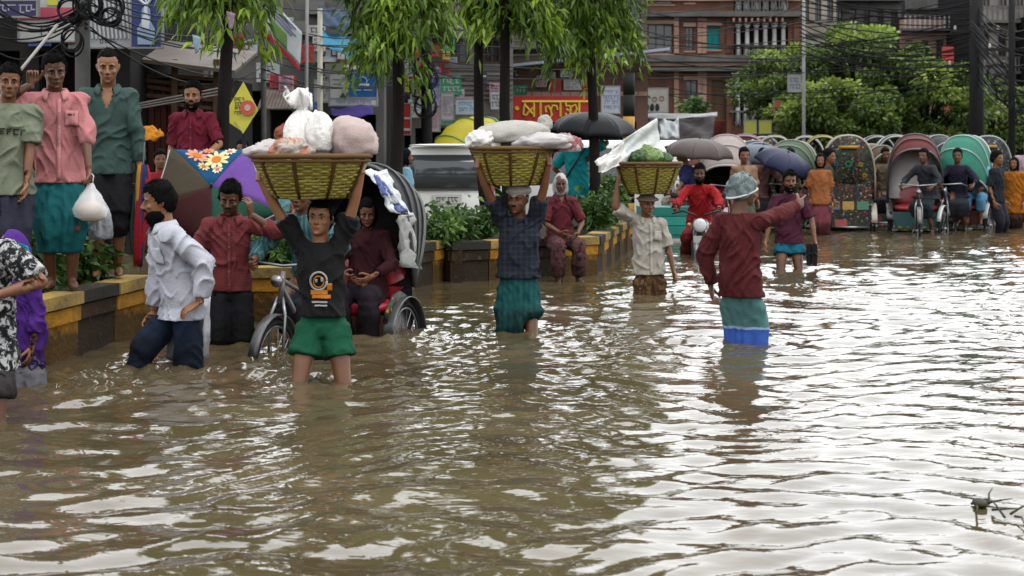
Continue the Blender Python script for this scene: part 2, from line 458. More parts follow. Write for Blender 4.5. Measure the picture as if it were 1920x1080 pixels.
rip = coords(nt, 'Object', (1.0, 2.3, 1))
bump(nt, b, noise(nt, rip, 8.0, 2, .4, .2), .012, .25)
me.materials.append(m)
tag(link(bpy.data.objects.new('water', me)), kind='structure')

# ------------------------------------------------------------------ central reservation: painted kerb planters
YEL = mat((.58, .27, .025), .75, .4, 3.2, bmp=.014, bscale=26, dirt=(.06, .042, .025), dirt_amt=1.0, tide=1)
BLK = mat((.016, .014, .012), .75, .4, 6, bmp=.012, bscale=30, dirt=(.12, .075, .03), dirt_amt=.6, tide=1)
COPY_ = mat((.50, .33, .09), .8, .35, 4, bmp=.012, bscale=25, dirt=(.10, .085, .06), dirt_amt=.9, tide=1)
COPB = mat((.05, .045, .036), .8, .4, 5, bmp=.012, bscale=25, dirt=(.03, .028, .025), dirt_amt=.8, tide=1)
SOIL = mat((.045, .032, .020), .95, .4, 8, bmp=.05, bscale=9)
def planter(poly, top, label, step=.74, start=0, wall=.13):
    """polygon listed counter-clockwise seen from above; walls of alternately painted blocks, coping and soil"""
    base = empty('planter', (poly[0][0], poly[0][1], GZ), label=label, cat='planter')
    O = Vector((poly[0][0], poly[0][1], GZ)); n = len(poly); rr = random.Random(len(label))
    k = start
    for e in range(n):
        a = Vector((*poly[e], 0)); b_ = Vector((*poly[(e + 1) % n], 0)); d = b_ - a; L = d.length; d /= L
        nin = Vector((-d.y, d.x, 0))                       # inwards
        cnt = max(1, round(L / step)); sl = L / cnt; rz = math.atan2(d.y, d.x)
        for i in range(cnt):
            c = a + d * (sl * (i + .5)) + nin * (wall / 2 + rr.uniform(-.008, .008))
            h = top - .09 - GZ
            bm_ = MB().box((0, 0, h / 2), (sl - .012, wall, h))
            # recessed panel line: a proud frame of plaster on each block
            bm_.box((0, -wall / 2 - .012, h - .06), (sl - .012, .024, .10)).box((0, -wall / 2 - .008, .16), (sl - .012, .03, .30))
            bl = bm_.build('block', YEL if k % 2 == 0 else BLK, base); bl.location = (c.x - O.x, c.y - O.y, 0); bl.rotation_euler = (0, 0, rz)
            cp = MB().box((0, 0, 0), (sl - .008, wall + .09, .085)).build('coping', COPY_ if k % 2 == 0 else COPB, base)
            cp.location = (c.x - O.x, c.y - O.y, top - .0425 - GZ); cp.rotation_euler = (R(rr.uniform(-1, 1)), R(rr.uniform(-.6, .6)), rz)
            k += 1
    sm = MB(); zt = top - .06 - GZ
    ins = []
    cx = sum(p[0] for p in poly) / n; cy = sum(p[1] for p in poly) / n
    for p in poly:
        v = Vector((cx - p[0], cy - p[1], 0)); v.normalize(); ins.append((p[0] + v.x * .15 - O.x, p[1] + v.y * .15 - O.y))
    sm.loft([[Vector((x, y, 0)) for x, y in ins], [Vector((x, y, zt)) for x, y in ins]])
    sm.build('soil', SOIL, base)
    return base
PT = .45
planter([(-3.42, 8.6), (-2.86, 12.55), (-3.85, 12.75), (-4.4, 8.7)], PT, 'nearest yellow and black planter under the three standing men', start=1, step=.66)
planter([(-2.28, 13.35), (-1.80, 13.35), (-.70, 17.3), (-1.7, 17.9), (-3.3, 15.2)], PT, 'long yellow and black planter behind the cycle rickshaw', step=.5)
planter([(-.66, 17.0), (.96, 18.0), (1.72, 22.6), (.6, 23.0), (-.7, 18.6)], PT - .02, 'far yellow and black planter where the woman in maroon sits', start=1, step=.5)

# ------------------------------------------------------------------ vegetation
BARK = mat((.018, .015, .013), .9, .4, 9, bmp=.02, bscale=22, stretch=(1, 1, .3))
LEAF_A = leafmat((.080, .150, .012), (.27, .39, .04), 'ashoka')
LEAF_B = leafmat((.062, .105, .018), (.26, .34, .06), 'broad')
LEAF_S = leafmat((.045, .10, .020), (.13, .22, .04), 'shrub')
def leaves_obj(name, parent, P, D, L, W, tone, lm, droop=.35):
    """one blade of two quads per leaf: root P, direction D, length L, width W"""
    n = len(P); rs = np.random.RandomState(n)
    side = np.cross(D, rs.normal(size=(n, 3))); side /= np.linalg.norm(side, axis=1)[:, None].clip(1e-6)
    L = L[:, None]; W = W[:, None]; dn = np.array([0, 0, -1.0])
    mid = P + D * L * .5; tip = P + D * L * .95 + dn * L * droop
    V = np.stack([P, mid - side * W / 2, mid + side * W / 2, tip], 1).reshape(-1, 3)
    b = np.arange(n)[:, None] * 4
    F = np.concatenate([b + [[0, 1, 2]], b + [[1, 3, 2]]])
    me = bpy.data.meshes.new(name); me.from_pydata(V.tolist(), [], F.tolist()); me.materials.append(lm)
    a = me.attributes.new('tone', 'FLOAT', 'POINT'); a.data.foreach_set('value', np.repeat(tone, 4))
    o = link(bpy.data.objects.new(name, me), parent); o['kind'] = 'stuff'; return o

def ashoka(x, y, zb, z0, z1, rad, n, seed, label, lean=0):
    rs = np.random.RandomState(seed)
    t = empty('ashoka_tree', (x, y, zb), label=label, cat='tree', group='drooping trees along the planter')
    H = z1 - zb; pts = [Vector((lean * k / 8 + .03 * math.sin(k * 1.3 + seed), .03 * math.cos(k + seed), H * .97 * k / 8)) for k in range(9)]
    tm = MB().tube(pts, [.075 * (1 - .085 * k) for k in range(9)], 10)
    P, D, T = [], [], []
    nb = 104
    for k in range(nb):
        f = (k + rs.uniform()) / nb; z = z0 - zb + .5 + (H - z0 + zb - .5) * f
        a = rs.uniform(0, 6.28); rr = rad * rs.uniform(.55, 1.12) * (1 - .55 * f ** 2)
        p0 = Vector((lean * z / H, 0, z)); p1 = p0 + Vector((math.cos(a) * rr * .7, math.sin(a) * rr * .7, .02)); p2 = p0 + Vector((math.cos(a) * rr, math.sin(a) * rr, -.24 - .3 * rs.uniform()))
        tm.tube([p0, p1, p2], [.014, .009, .003], 4)
        m_ = n // nb; base = rs.uniform(.1, .8)
        for i in range(m_):
            s = rs.uniform(.15, 1.0)
            q = p0.lerp(p1, s * 2) if s < .5 else p1.lerp(p2, s * 2 - 1)
            q = q + Vector(rs.normal(0, .07, 3))
            d = Vector((math.cos(a) * .4 + rs.normal(0, .45), math.sin(a) * .4 + rs.normal(0, .45), -.60 + rs.normal(0, .38))).normalized()
            P.append(q); D.append(d); T.append(np.clip(base + rs.normal(0, .22), 0, 1))
    tm.build('trunk', BARK, t, True)
    n = len(P)
    leaves_obj('crown', t, np.array(P), np.array(D), rs.uniform(.09, .18, n), rs.uniform(.026, .046, n), np.array(T), LEAF_A)
    return t
ashoka(-2.62, 14.6, .3, 2.2, 6.2, .50, 8400, 3, 'drooping tree behind the yellow diamond sign')
ashoka(-1.22, 16.8, .3, 2.05, 6.6, .56, 14000, 5, 'drooping tree above the cycle rickshaw and pale sacks')
ashoka(-.06, 18.6, .3, 2.4, 6.8, .62, 15000, 8, 'drooping tree left of the red and yellow shop sign')
ashoka(1.02, 20.2, .3, 2.2, 6.9, .60, 15000, 13, 'drooping tree above the black umbrella')
ashoka(-.30, 19.0, .3, 2.6, 6.0, .42, 6000, 21, 'thin second tree just left of the red sign tree', -.25)

def broad_tree(name, x, y, zb, zc, rx, rz, n, seed, label, lm=LEAF_B, lsize=.24, trunk_r=.16, group='broad trees behind the rickshaws'):
    rs = np.random.RandomState(seed)
    t = empty(name, (x, y, zb), label=label, cat='tree', group=group)
    hc = zc - zb; tm = MB().tube([(0, 0, 0), (.05, 0, hc * .35), (-.05, .05, hc * .7), (0, 0, hc)], [trunk_r, trunk_r * .8, trunk_r * .6, trunk_r * .4], 10)
    P, D, T = [], [], []; ncl = 46
    for k in range(ncl):
        v = rs.normal(size=3); v /= np.linalg.norm(v); rr = rs.uniform(.35, 1.0) ** .6
        c = Vector((v[0] * rx * rr, v[1] * rx * .8 * rr, hc + v[2] * rz * rr))
        tm.tube([(0, 0, hc * .55), (c.x * .5, c.y * .5, hc * .6 + (c.z - hc * .6) * .6), tuple(c)], [trunk_r * .35, trunk_r * .2, .012], 5)
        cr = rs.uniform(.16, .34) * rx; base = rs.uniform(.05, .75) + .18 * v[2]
        for i in range(n // ncl):
            q = rs.normal(size=3); q /= np.linalg.norm(q); s = cr * rs.uniform(.3, 1.0) ** .5
            p = c + Vector((q[0] * s, q[1] * s, q[2] * s * .55))
            d = Vector(q * .8 + rs.normal(0, .5, 3)); d.z -= .15; d.normalize()
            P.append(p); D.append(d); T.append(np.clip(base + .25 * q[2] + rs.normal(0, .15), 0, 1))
    tm.build('trunk', BARK, t, True); n = len(P)
    leaves_obj('crown', t, np.array(P), np.array(D), rs.uniform(.7, 1.2, n) * lsize, rs.uniform(.35, .6, n) * lsize, np.array(T), lm, .12)
    return t
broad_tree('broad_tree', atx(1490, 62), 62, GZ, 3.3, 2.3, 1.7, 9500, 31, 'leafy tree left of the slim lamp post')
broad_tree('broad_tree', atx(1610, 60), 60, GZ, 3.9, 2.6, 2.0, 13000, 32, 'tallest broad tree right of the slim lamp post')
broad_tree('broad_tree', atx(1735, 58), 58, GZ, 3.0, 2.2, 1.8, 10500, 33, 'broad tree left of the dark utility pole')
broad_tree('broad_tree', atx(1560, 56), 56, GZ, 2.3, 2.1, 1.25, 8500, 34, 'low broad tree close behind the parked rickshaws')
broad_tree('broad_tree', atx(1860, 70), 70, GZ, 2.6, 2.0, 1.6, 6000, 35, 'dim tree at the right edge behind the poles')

def shrub(x, y, zb, r, h, n, seed, label, ls=.11):
    rs = np.random.RandomState(seed)
    t = empty('shrub', (x, y, zb), label=label, cat='plant', group='shrubs in the planters')
    tm = MB(); P, D, T = [], [], []
    for k in range(16):
        a = rs.uniform(0, 6.28); q = rs.uniform(.1, 1) ** .5 * r; tip = Vector((math.cos(a) * q, math.sin(a) * q, h * rs.uniform(.45, 1.0)))
        tm.tube([(0, 0, -.02), tuple(tip * .5 + Vector((0, 0, .05))), tuple(tip)], [.009, .006, .003], 4)
        b0 = rs.uniform(.1, .8)
        for i in range(n // 16):
            s = rs.uniform(.25, 1.05); p = tip * s + Vector(rs.normal(0, .05, 3)); p.z = max(p.z, .01)
            d = Vector((math.cos(a) * .5 + rs.normal(0, .6), math.sin(a) * .5 + rs.normal(0, .6), rs.normal(.3, .5))).normalized()
            P.append(p); D.append(d); T.append(np.clip(b0 + rs.normal(0, .2), 0, 1))
    tm.build('stem', BARK, t, True); n = len(P)
    leaves_obj('foliage', t, np.array(P), np.array(D), rs.uniform(.7, 1.3, n) * ls, rs.uniform(.3, .5, n) * ls, np.array(T), LEAF_S, .2)
def shr(px, Y, r, h, n, seed, label, ls=.11): shrub(atx(px, Y), Y, PT - .07, r, h, n, seed, label, ls)
shr(850, 17.5, .30, .40, 1000, 41, 'bushy shrub in front of the white minivan')
shr(826, 17.1, .22, .30, 700, 49, 'low shrub beside the rickshaw wheel end of the planter')
shr(908, 18.3, .24, .36, 700, 42, 'dark shrub just left of the porter in navy')
shr(1142, 20.6, .28, .66, 1100, 43, 'shrub beside the tree trunk near the black umbrella')
shr(1118, 19.6, .24, .45, 800, 44, 'low shrub behind the woman in maroon')
shr(500, 14.0, .24, .24, 900, 45, 'low green plants left of the boy porter', .12)
shr(470, 14.3, .20, .22, 600, 46, 'low green plants behind the man in brick red shirt', .12)
shr(60, 11.6, .30, .55, 1000, 47, 'weedy shrub at the feet of the man in pink')
shr(150, 12.2, .25, .40, 800, 48, 'dark weeds between the men on the planter')
# ------------------------------------------------------------------ buildings
def lines_marks(mb, x0, x1, z0, z1, y, rows, rr, gap=.25):
    """illegible lettering: head lines with strokes hanging from them, as proud paint"""
    h = (z1 - z0) / rows
    for r in range(rows):
        zt = z1 - h * r - h * .15; x = x0 + rr.uniform(0, .1) * (x1 - x0)
        while x < x1 - h * .3:
            wl = rr.uniform(1.2, 2.8) * h
            xe = min(x1, x + wl)
            mb.bbox(x, xe, y - .006, y, zt - h * .09, zt)
            q = x + h * .1
            while q < xe - h * .12:
                hh = rr.uniform(.4, .68) * h
                mb.bbox(q, q + h * .1, y - .006, y, zt - h * .09 - hh, zt - h * .091)
                if rr.random() < .6: mb.bbox(q + h * .101, q + h * .38, y - .006, y, zt - h * .09 - hh, zt - hh + h * .03)
                q += rr.uniform(.35, .6) * h
            x = xe + h * gap
SIGN_RNG = random.Random(99)
def sign(px0, px1, py0, py1, Y, col, label, mark=None, rows=2, frame=(.25, .25, .25), rz=0, extra=None, inset=.12, thick=.08, name='shop_sign', rough=.45):
    """flat signboard with frame, standing at its real place; photo pixels only give its size there"""
    a, b_ = at(px0, py1, Y), at(px1, py0, Y); c = (a + b_) / 2; W, H = b_.x - a.x, b_.z - a.z
    t = empty(name, (c.x, c.y, a.z), rz, label, 'sign')
    MB().bbox(-W / 2, W / 2, 0, thick, 0, H).build('panel', mat(col, rough, .12, 3, dirt=[x * .55 for x in col] and (col[0] * .5, col[1] * .5, col[2] * .5), dirt_amt=.6), t)
    f = .035 * min(1.5, max(W, H)) * .5 + .008
    fm = MB(); fm.bbox(-W / 2 - f, W / 2 + f, -.012, thick + .01, -f, 0).bbox(-W / 2 - f, W / 2 + f, -.012, thick + .01, H, H + f)
    fm.bbox(-W / 2 - f, -W / 2, -.012, thick + .01, .0005, H - .0005).bbox(W / 2, W / 2 + f, -.012, thick + .01, .0005, H - .0005); fm.build('frame', mat(frame, .5), t)
    if mark is not None:
        mm = MB(); lines_marks(mm, -W / 2 * (1 - inset), W / 2 * (1 - inset), H * .12, H * .88, 0, rows, SIGN_RNG); mm.build('lettering', mat(mark, .5), t)
    if extra: extra(t, W, H)
    return t
GLASS = glassmat((.02, .025, .03), .08)
def window(parent, x, z, w_, h_, y, frm, pane=None, bars=1, depth=.22, sill=None):
    f = MB(); t = .06
    f.bbox(x - w_ / 2, x + w_ / 2, y - .02, y + .06, z, z + t).bbox(x - w_ / 2, x + w_ / 2, y - .02, y + .06, z + h_ - t, z + h_)
    f.bbox(x - w_ / 2, x - w_ / 2 + t, y - .02, y + .06, z + t, z + h_ - t).bbox(x + w_ / 2 - t, x + w_ / 2, y - .02, y + .06, z + t, z + h_ - t)
    for k in range(bars): xx = x - w_ / 2 + w_ * (k + 1) / (bars + 1); f.bbox(xx - .025, xx + .025, y - .01, y + .05, z + t, z + h_ - t)
    o = f.build('window', frm, parent)
    MB().bbox(x - w_ / 2 + t, x + w_ / 2 - t, y + .062, y + .08, z + t, z + h_ - t).build('pane', pane or GLASS, o)
    if sill: MB().bbox(x - w_ / 2 - .1, x + w_ / 2 + .1, y - depth - .06, y + .055, z - .1, z - .003).build('sill', sill, o)
def facade(parent, x0, x1, z0, z1, openings, wallm, depth=.22, back=6.0, name='wall'):
    """solid front wall (plane y=0 facing -y) of thickness depth with real openings (x0,x1,z0,z1), and the block behind"""
    xs = sorted({x0, x1, *[v for o in openings for v in o[:2]]}); zs = sorted({z0, z1, *[v for o in openings for v in o[2:4]]})
    m = MB()
    for i in range(len(xs) - 1):
        k = 0
        while k < len(zs) - 1:
            def isopen(kk): return any(o[0] <= xs[i] + 1e-6 and o[1] >= xs[i + 1] - 1e-6 and o[2] <= zs[kk] + 1e-6 and o[3] >= zs[kk + 1] - 1e-6 for o in openings)
            if isopen(k): k += 1; continue
            e = k
            while e + 1 < len(zs) - 1 and not isopen(e + 1): e += 1
            m.bbox(xs[i], xs[i + 1], 0, depth, zs[k], zs[e + 1]); k = e + 1
    m.build(name, wallm, parent)
    MB().bbox(x0, x1, depth + .30, back, z0, z1).build('building_core', DARK, parent)
    m = MB(); m.bbox(x0, x1, depth, depth + .30, z1 - .1, z1).bbox(x0, x0 + .1, depth, depth + .30, z0, z1 - .1).bbox(x1 - .1, x1, depth, depth + .30, z0, z1 - .1); m.build('return_wall', wallm, parent)
DARK = mat((.012, .012, .013), .9)  # near-black colour stands in for the shade inside shops, rooms and shed
BRICK = mat((.165, .075, .050), .85, .45, 1.2, bmp=.02, bscale=6, dirt=(.05, .038, .032), dirt_amt=.8)
PLASTER = mat((.33, .30, .27), .85, .3, .8, bmp=.01, dirt=(.10, .09, .085), dirt_amt=.8)
PINKP = mat((.42, .26, .20), .85, .3, .9, dirt=(.16, .10, .08), dirt_amt=.7)
CREAM = mat((.47, .43, .36), .85, .25, .8, dirt=(.16, .14, .12), dirt_amt=.75)
CONC = mat((.15, .146, .14), .9, .35, .9, bmp=.01, dirt=(.06, .058, .055), dirt_amt=.8)
TIMBER = mat((.10, .065, .04), .85, .4, 5, stretch=(1, 1, .2))
TEALW = mat((.015, .26, .25), .6, .25, 4)
WHITEP = mat((.55, .55, .53), .7, .2, 2, dirt=(.2, .19, .18), dirt_amt=.6)
MAROON = mat((.075, .020, .018), .65, .45, 2, dirt=(.05, .03, .02), dirt_amt=.7, stretch=(3, 3, .6))
TIN = mat((.20, .17, .15), .55, .35, 2, metal=.3, dirt=(.09, .05, .03), dirt_amt=.9)

# --- old brick building with columned loggias, far behind
Yb = 95.0
def bx(px): return atx(px, Yb)
def bz(py): return CAMZ - (py - HORY) / FPX * Yb
bb = empty('brick_building', (bx(1350), Yb, GZ), 0, 'old red brick building with columned balconies and a turquoise shutter', 'building')
OX = bx(1350)
def lx(px): return bx(px) - OX
def lz(py): return bz(py) - GZ
ops = []
wins = [(1215, 1262, 45, 100), (1285, 1301, 50, 95), (1326, 1350, 48, 93), (1215, 1262, -55, 8), (1285, 1301, -50, 5), (1326, 1350, -52, -6), (1285, 1308, 150, 188)]
for a, b_, c, d in wins: ops.append((lx(a), lx(b_), lz(d), lz(c)))
log = [(1376, 1478, 42, 112), (1376, 1478, -70, 20), (1376, 1470, 138, 235)]
for a, b_, c, d in log: ops.append((lx(a), lx(b_), lz(d), lz(c)))
door = (1334, 1366, 150, 250); ops.append((lx(door[0]), lx(door[1]), 0, lz(door[2])))
facade(bb, lx(1203), lx(1506), 0, lz(-150), ops, BRICK, .35, 12)
for k, (a, b_, c, d) in enumerate(wins):
    W_, H_ = lx(b_) - lx(a), lz(c) - lz(d)
    window(bb, (lx(a) + lx(b_)) / 2, lz(d), W_, H_, .22, TEALW if k == 2 else TIMBER, TEALW if k == 2 else GLASS, 2 if k in (0, 3) else 1, .22, PINKP)
    MB().bbox(lx(a) - .12, lx(b_) + .12, -.12, -.004, lz(c), lz(c) + .22).build('lintel', PINKP, bb)
for (a, b_, c, d) in log:
    n = 6
    for i in range(n):
        x = lx(a) + (lx(b_) - lx(a)) * (i + .5) / n; h = lz(c) - lz(d)
        MB().lathe([(.20, 0), (.20, .18), (.15, .22), (.13, h * .5), (.12, h - .28), (.2, h - .2), (.2, h - .01)], (x, .12, lz(d) + .005), 12, True).build('column', WHITEP, bb, True)
    for i in range(14):
        x = lx(a) + (lx(b_) - lx(a)) * (i + .5) / 14
        MB().lathe([(.04, 0), (.07, .2), (.04, .5), (.05, .8)], (x, -.30, lz(d) - .05), 6, True).build('baluster', CONC, bb)
    MB().bbox(lx(a) - .3, lx(b_) + .3, -.38, -.22, lz(d) + .755, lz(d) + .86).build('handrail', CONC, bb)
for (y0, y1, pr, mm) in ((22, 32, .55, CONC), (104, 116, .55, CONC), (116, 124, .25, PINKP), (-6, 2, .2, PINKP), (128, 134, .8, CONC)):
    MB().bbox(lx(1200), lx(1500), -pr, -.004, lz(y1), lz(y0)).build('ledge', mm, bb)
for px in (1208, 1268, 1312, 1320, 1366, 1492):
    MB().bbox(lx(px) - .14, lx(px) + .14, -.14, -.004, 0.01, lz(134)).bbox(lx(px) - .14, lx(px) + .14, -.14, -.004, lz(100) , lz(34)).build('pilaster', PINKP if px < 1330 else BRICK, bb)
MB().bbox(lx(door[0]) + .02, lx(door[1]) - .02, .2, .26, .02, lz(door[2])).build('door', TIMBER, bb)
for k in range(9):
    MB().bbox(lx(1372) + k * .36, lx(1372) + k * .36 + .1, -.55, -.1, lz(42) + .01, lz(42) + .22).build('bracket', PINKP, bb)

# --- blocks on the right behind the trees
def block(px0, px1, Y, ztop, wallm, label, storey=3.1, cols=4, winm=TIMBER, bal=False, seed=0, rz=0, wf=.5, z0=None):
    rr = random.Random(seed); xa, xb = atx(px0, Y), atx(px1, Y); W_ = xb - xa
    t = empty('apartment_building', ((xa + xb) / 2, Y, GZ), rz, label, 'building')
    H = ztop - GZ; n = max(1, int(H / storey)); cw = W_ / cols; ops = []
    for r in range(n):
        for c in range(cols):
            xx = -W_ / 2 + cw * (c + .5); zz = r * storey + .95
            ops.append((xx - cw * wf / 2, xx + cw * wf / 2, zz, zz + 1.45))
    facade(t, -W_ / 2, W_ / 2, 0, H, ops, wallm, .2, 9)
    for (a, b_, c, d) in ops: window(t, (a + b_) / 2, c, b_ - a, d - c, .12, winm, GLASS, 1, .12, wallm)
    for r in range(1, n + 1):
        MB().bbox(-W_ / 2 - .1, W_ / 2 + .1, -.35 if bal else -.12, -.004, r * storey - .14, r * storey + .06).build('floor_slab', CONC, t)
        if bal:
            MB().bbox(-W_ / 2 - .1, W_ / 2 + .1, -.9, -.352, r * storey - .14, r * storey + .02).build('balcony_slab', CONC, t)
            rm = MB()
            rm.bbox(-W_ / 2, W_ / 2, -.88, -.83, r * storey + .85, r * storey + .91)
            rm.build('balcony_rail', mat((.1, .1, .1), .6), t)
            k = 0
            while k * .32 < W_:
                MB().bbox(-W_ / 2 + k * .32, -W_ / 2 + k * .32 + .1, -.87, -.84, r * storey + .021, r * storey + .849).build('baluster', WHITEP if seed == 3 else CONC, t); k += 1
    return t
block(1500, 1568, 110, 15, CREAM, 'pale narrow building right of the brick building', cols=3, seed=1)
block(1560, 1690, 118, 13, CONC, 'grey block above the broad tree with open floors', cols=5, bal=True, seed=2)
block(1690, 1835, 105, 9.5, PINKP, 'pinkish building with white balustrade behind the utility pole', cols=5, bal=True, seed=3)
block(1832, 1990, 98, 12, PLASTER, 'weathered building at the right edge behind the cables', cols=5, bal=True, seed=4)
block(-700, 850, 64, 7.2, mat((.10, .09, .085), .85, .35, .8, dirt=(.04, .036, .033), dirt_amt=.85), 'dark block seen in gaps behind the left shops', cols=16, seed=11)
block(840, 1212, 72, 10.5, mat((.20, .16, .14), .85, .35, .8, dirt=(.07, .06, .055), dirt_amt=.85), 'brown grey block behind the drooping trees', cols=9, bal=True, seed=8)
block(1700, 1990, 125, 15.5, CONC, 'tall grey block behind the pinkish building', cols=9, bal=True, seed=9)
block(1990, 2400, 90, 9, CREAM, 'cream building beyond the right edge', cols=8, seed=6)
MB().bbox(-.32, .32, -.1, .1, 0, 7.4).bbox(-.38, .38, -.14, .14, 3.6, 3.9).bbox(-.38, .38, -.14, .14, 5.4, 5.6).build('sign_pillar', mat((.42, .06, .055), .6, .25, 2)).location = (atx(1777, 92), 92, GZ)
tag(bpy.data.objects['sign_pillar'], 'red vertical pillar sign left of the dark utility pole', 'sign')

# --- brown building with the red and yellow shop sign
Ye = 42.0
be = empty('brown_building', (atx(1085, Ye), Ye, GZ), 0, 'low brown brick building behind the red and yellow sign', 'building')
x0, x1 = atx(925, Ye) - be.location.x, atx(1215, Ye) - be.location.x
def ez(py): return CAMZ - (py - HORY) / FPX * Ye - GZ
facade(be, x0, x1, 0, ez(118), [(x0 + .2, x1 - .3, .1, ez(228)), (x0 + 1.2, x0 + 1.7, ez(165), ez(130))], mat((.15, .085, .065), .85, .4, 1.5, dirt=(.07, .045, .035), dirt_amt=.8), .25, 5)
window(be, x0 + 1.45, ez(165), .5, ez(130) - ez(165), .12, TIMBER)
MB().box((0, -.25, 0), (x1 - x0 + .6, 1.1, .07), (0, R(-6), 0)).build('roof_edge', mat((.34, .36, .45), .5, .2, 3), be).location = (0, 0, ez(112))
for k in range(16):
    MB().bbox(x0 + k * (x1 - x0) / 16, x0 + (k + .93) * (x1 - x0) / 16, -.03, -.004, ez(180), ez(172)).build('brick_course', PINKP, be)
for i, xx in enumerate((x0 + .5, x0 + 1.6, x0 + 2.9)):
    MB().bbox(xx - .28, xx + .28, .35, .5, .5, 1.6).build('shelf_goods', mat([(.3, .25, .1), (.1, .2, .3), (.35, .1, .08)][i], .6), be)

# stroke lettering, Bengali: maa-la-nyca
def strokes(parent, name, m, paths, ox, oz, s, y, r):
    sm = MB()
    for p in paths:
        sm.tube([Vector((ox + a * s, y, oz + b_ * s)) for a, b_ in p], r, 5)
    return sm.build(name, m, parent)
def malancha(t, W, H):
    ym = mat((.72, .50, .03), .45, .1); s = H / 1.55; o = -W / 2 + W * .12; y = -.03; r = .075 * s
    hd = [[(-.05, 1.0), (5.75, 1.0)]]
    ma = [[(.55, 1.0), (.2, .98), (.1, .55), (.05, .15), (.3, .1), (.55, .35), (.95, .62)], [(.1, .85), (.5, .5), (.9, .15)], [(.98, 1.0), (.98, .0)]]
    aa = [[(1.55, 1.0), (1.55, .0)]]
    la = [[(2.05, .30), (2.0, .65), (2.25, .72), (2.45, .45), (2.55, .10), (2.4, .0)], [(2.45, .5), (2.65, .75), (2.95, .70), (3.05, .45)], [(3.3, 1.0), (3.3, .0)]]
    nc = [[(3.75, 1.0), (3.8, .7), (4.1, .72), (4.2, .5), (4.0, .42), (3.8, .5)], [(4.2, .5), (4.15, .15), (3.9, .05), (3.72, .25)], [(4.2, .62), (4.6, .8), (4.75, .5), (4.55, .2), (4.2, .15)], [(4.95, 1.0), (4.95, .0)], [(4.6, .3), (5.0, -.15)]]
    k = W * .82 / 5.75 / s
    for nm, P in (('headline', hd), ('letter', ma), ('letter', aa), ('letter', la), ('letter', nc)):
        strokes(t, nm, ym, [[(a * k, b_) for a, b_ in p] for p in P], o, H * .16, s, y, r)
    MB().lathe([(.001, -.02), (.16 * s, -.015), (.16 * s, 0)], (0, 0, 0), 12).build('sun_mark', ym, t).location = (-W / 2 + W * .055, -.02, H * .55); t.children[-1].rotation_euler = (R(90), 0, 0)
sign(962, 1112, 182, 226, 39.5, (.50, .018, .012), 'red shop sign with large yellow Bengali lettering', extra=malancha, frame=(.35, .05, .03))

# --- left shop row
Ya = 21.0
ba = empty('shop_building', (atx(90, Ya), Ya, GZ), R(0), 'dark open shop building at the left edge', 'building')
def az(py): return CAMZ - (py - HORY) / FPX * Ya - GZ
xl, xr = atx(-420, Ya) - ba.location.x, atx(244, Ya) - ba.location.x
facade(ba, xl, xr, 0, 5.3, [(xl + .3, xl + 3.2, .1, az(95)), (xl + 3.45, xr - .25, .1, az(95))], mat((.028, .026, .025), .9, .4, 1.5, dirt=(.012, .012, .012), dirt_amt=.8), .3, 5)
for k in range(6):
    MB().bbox(xl + 3.6 + k * .34, xl + 3.6 + k * .34 + .3, .45, .58, .5 + .4 * (k % 3), 1.0 + .4 * (k % 3)).build('goods_box', mat([(.03, .05, .03), (.05, .04, .06), (.06, .03, .02)][k % 3], .6), ba)
# maroon corrugated shed
bs = empty('tin_shed', (atx(325, 22), 22, GZ), 0, 'maroon corrugated tin shed behind the man in crimson', 'shed')
def sz(py): return CAMZ - (py - HORY) / FPX * 22 - GZ
xa, xb = atx(232, 22) - bs.location.x, atx(418, 22) - bs.location.x
n = 16
for k in range(n):
    w_ = (xb - xa) / n
    MB().bbox(xa + k * w_, xa + (k + .86) * w_, (k % 2) * .025, .06 + (k % 2) * .025, 0, sz(122) - .1 - .3 * (k / n)).build('sheet_panel', MAROON, bs)
for k in range(5):
    MB().box((xa + (xb - xa) * .5, -.02 - .03 * (k % 2), sz(135 + 13 * k) - .06), (xb - xa + .3, .03, .05), (0, R(4 + (k % 3) * 2.2), 0)).build('batten', TIMBER, bs)
MB().box(((xa + xb) / 2, .5, sz(98)), (xb - xa + .5, 1.7, .05), (R(12), R(7), 0)).build('roof', TIN, bs)
MB().bbox(xa, xb, .12, 2.5, 0, sz(118) - .2).build('shed_core', DARK, bs)
for px in (246, 330, 408): MB().bbox(atx(px, 22) - bs.location.x - .04, atx(px, 22) - bs.location.x + .04, -.12, -.04, 0, sz(112)).build('post', TIMBER, bs)

def bottle_poster(t, W, H):
    pass
sign(-60, 68, 2, 30, 19.8, (.02, .022, .09), 'navy sign in the top left corner', (.35, .33, .4), 1)
def stripes_l(t, W, H):
    MB().bbox(-W / 2 + .01, W / 2 - .01, -.012, -.002, H * .42, H * .66).build('pink_band', mat((.45, .07, .12), .5), t)
    MB().add([(0, -.016, H * .70), (W * .22, -.016, H * .70), (W * .14, -.016, H * .98), (.02, -.016, H * .98)], [(0, 1, 2, 3)]).build('yellow_emblem', mat((.55, .52, .06), .5), t)
    mm = MB(); lines_marks(mm, -W * .15, W * .2, H * .08, H * .32, 0, 1, SIGN_RNG); mm.build('lettering', mat((.06, .06, .12), .5), t)
sign(36, 140, -18, 76, 20.2, (.50, .50, .49), 'white sign with a pink band beside the cable coils', extra=stripes_l)
def corr(t, W, H):
    for k in range(11):
        MB().box((-W / 2 + W * (k + .5) / 11, -.02, H * .55), (W / 11 * .45, .03, H * .82), (0, R(-6), 0)).build('rib', mat((.52, .54, .55), .5), t)
    mm = MB(); lines_marks(mm, -W * .3, W * .1, H * .04, H * .16, 0, 1, SIGN_RNG); mm.build('lettering', mat((.12, .12, .14), .5), t)
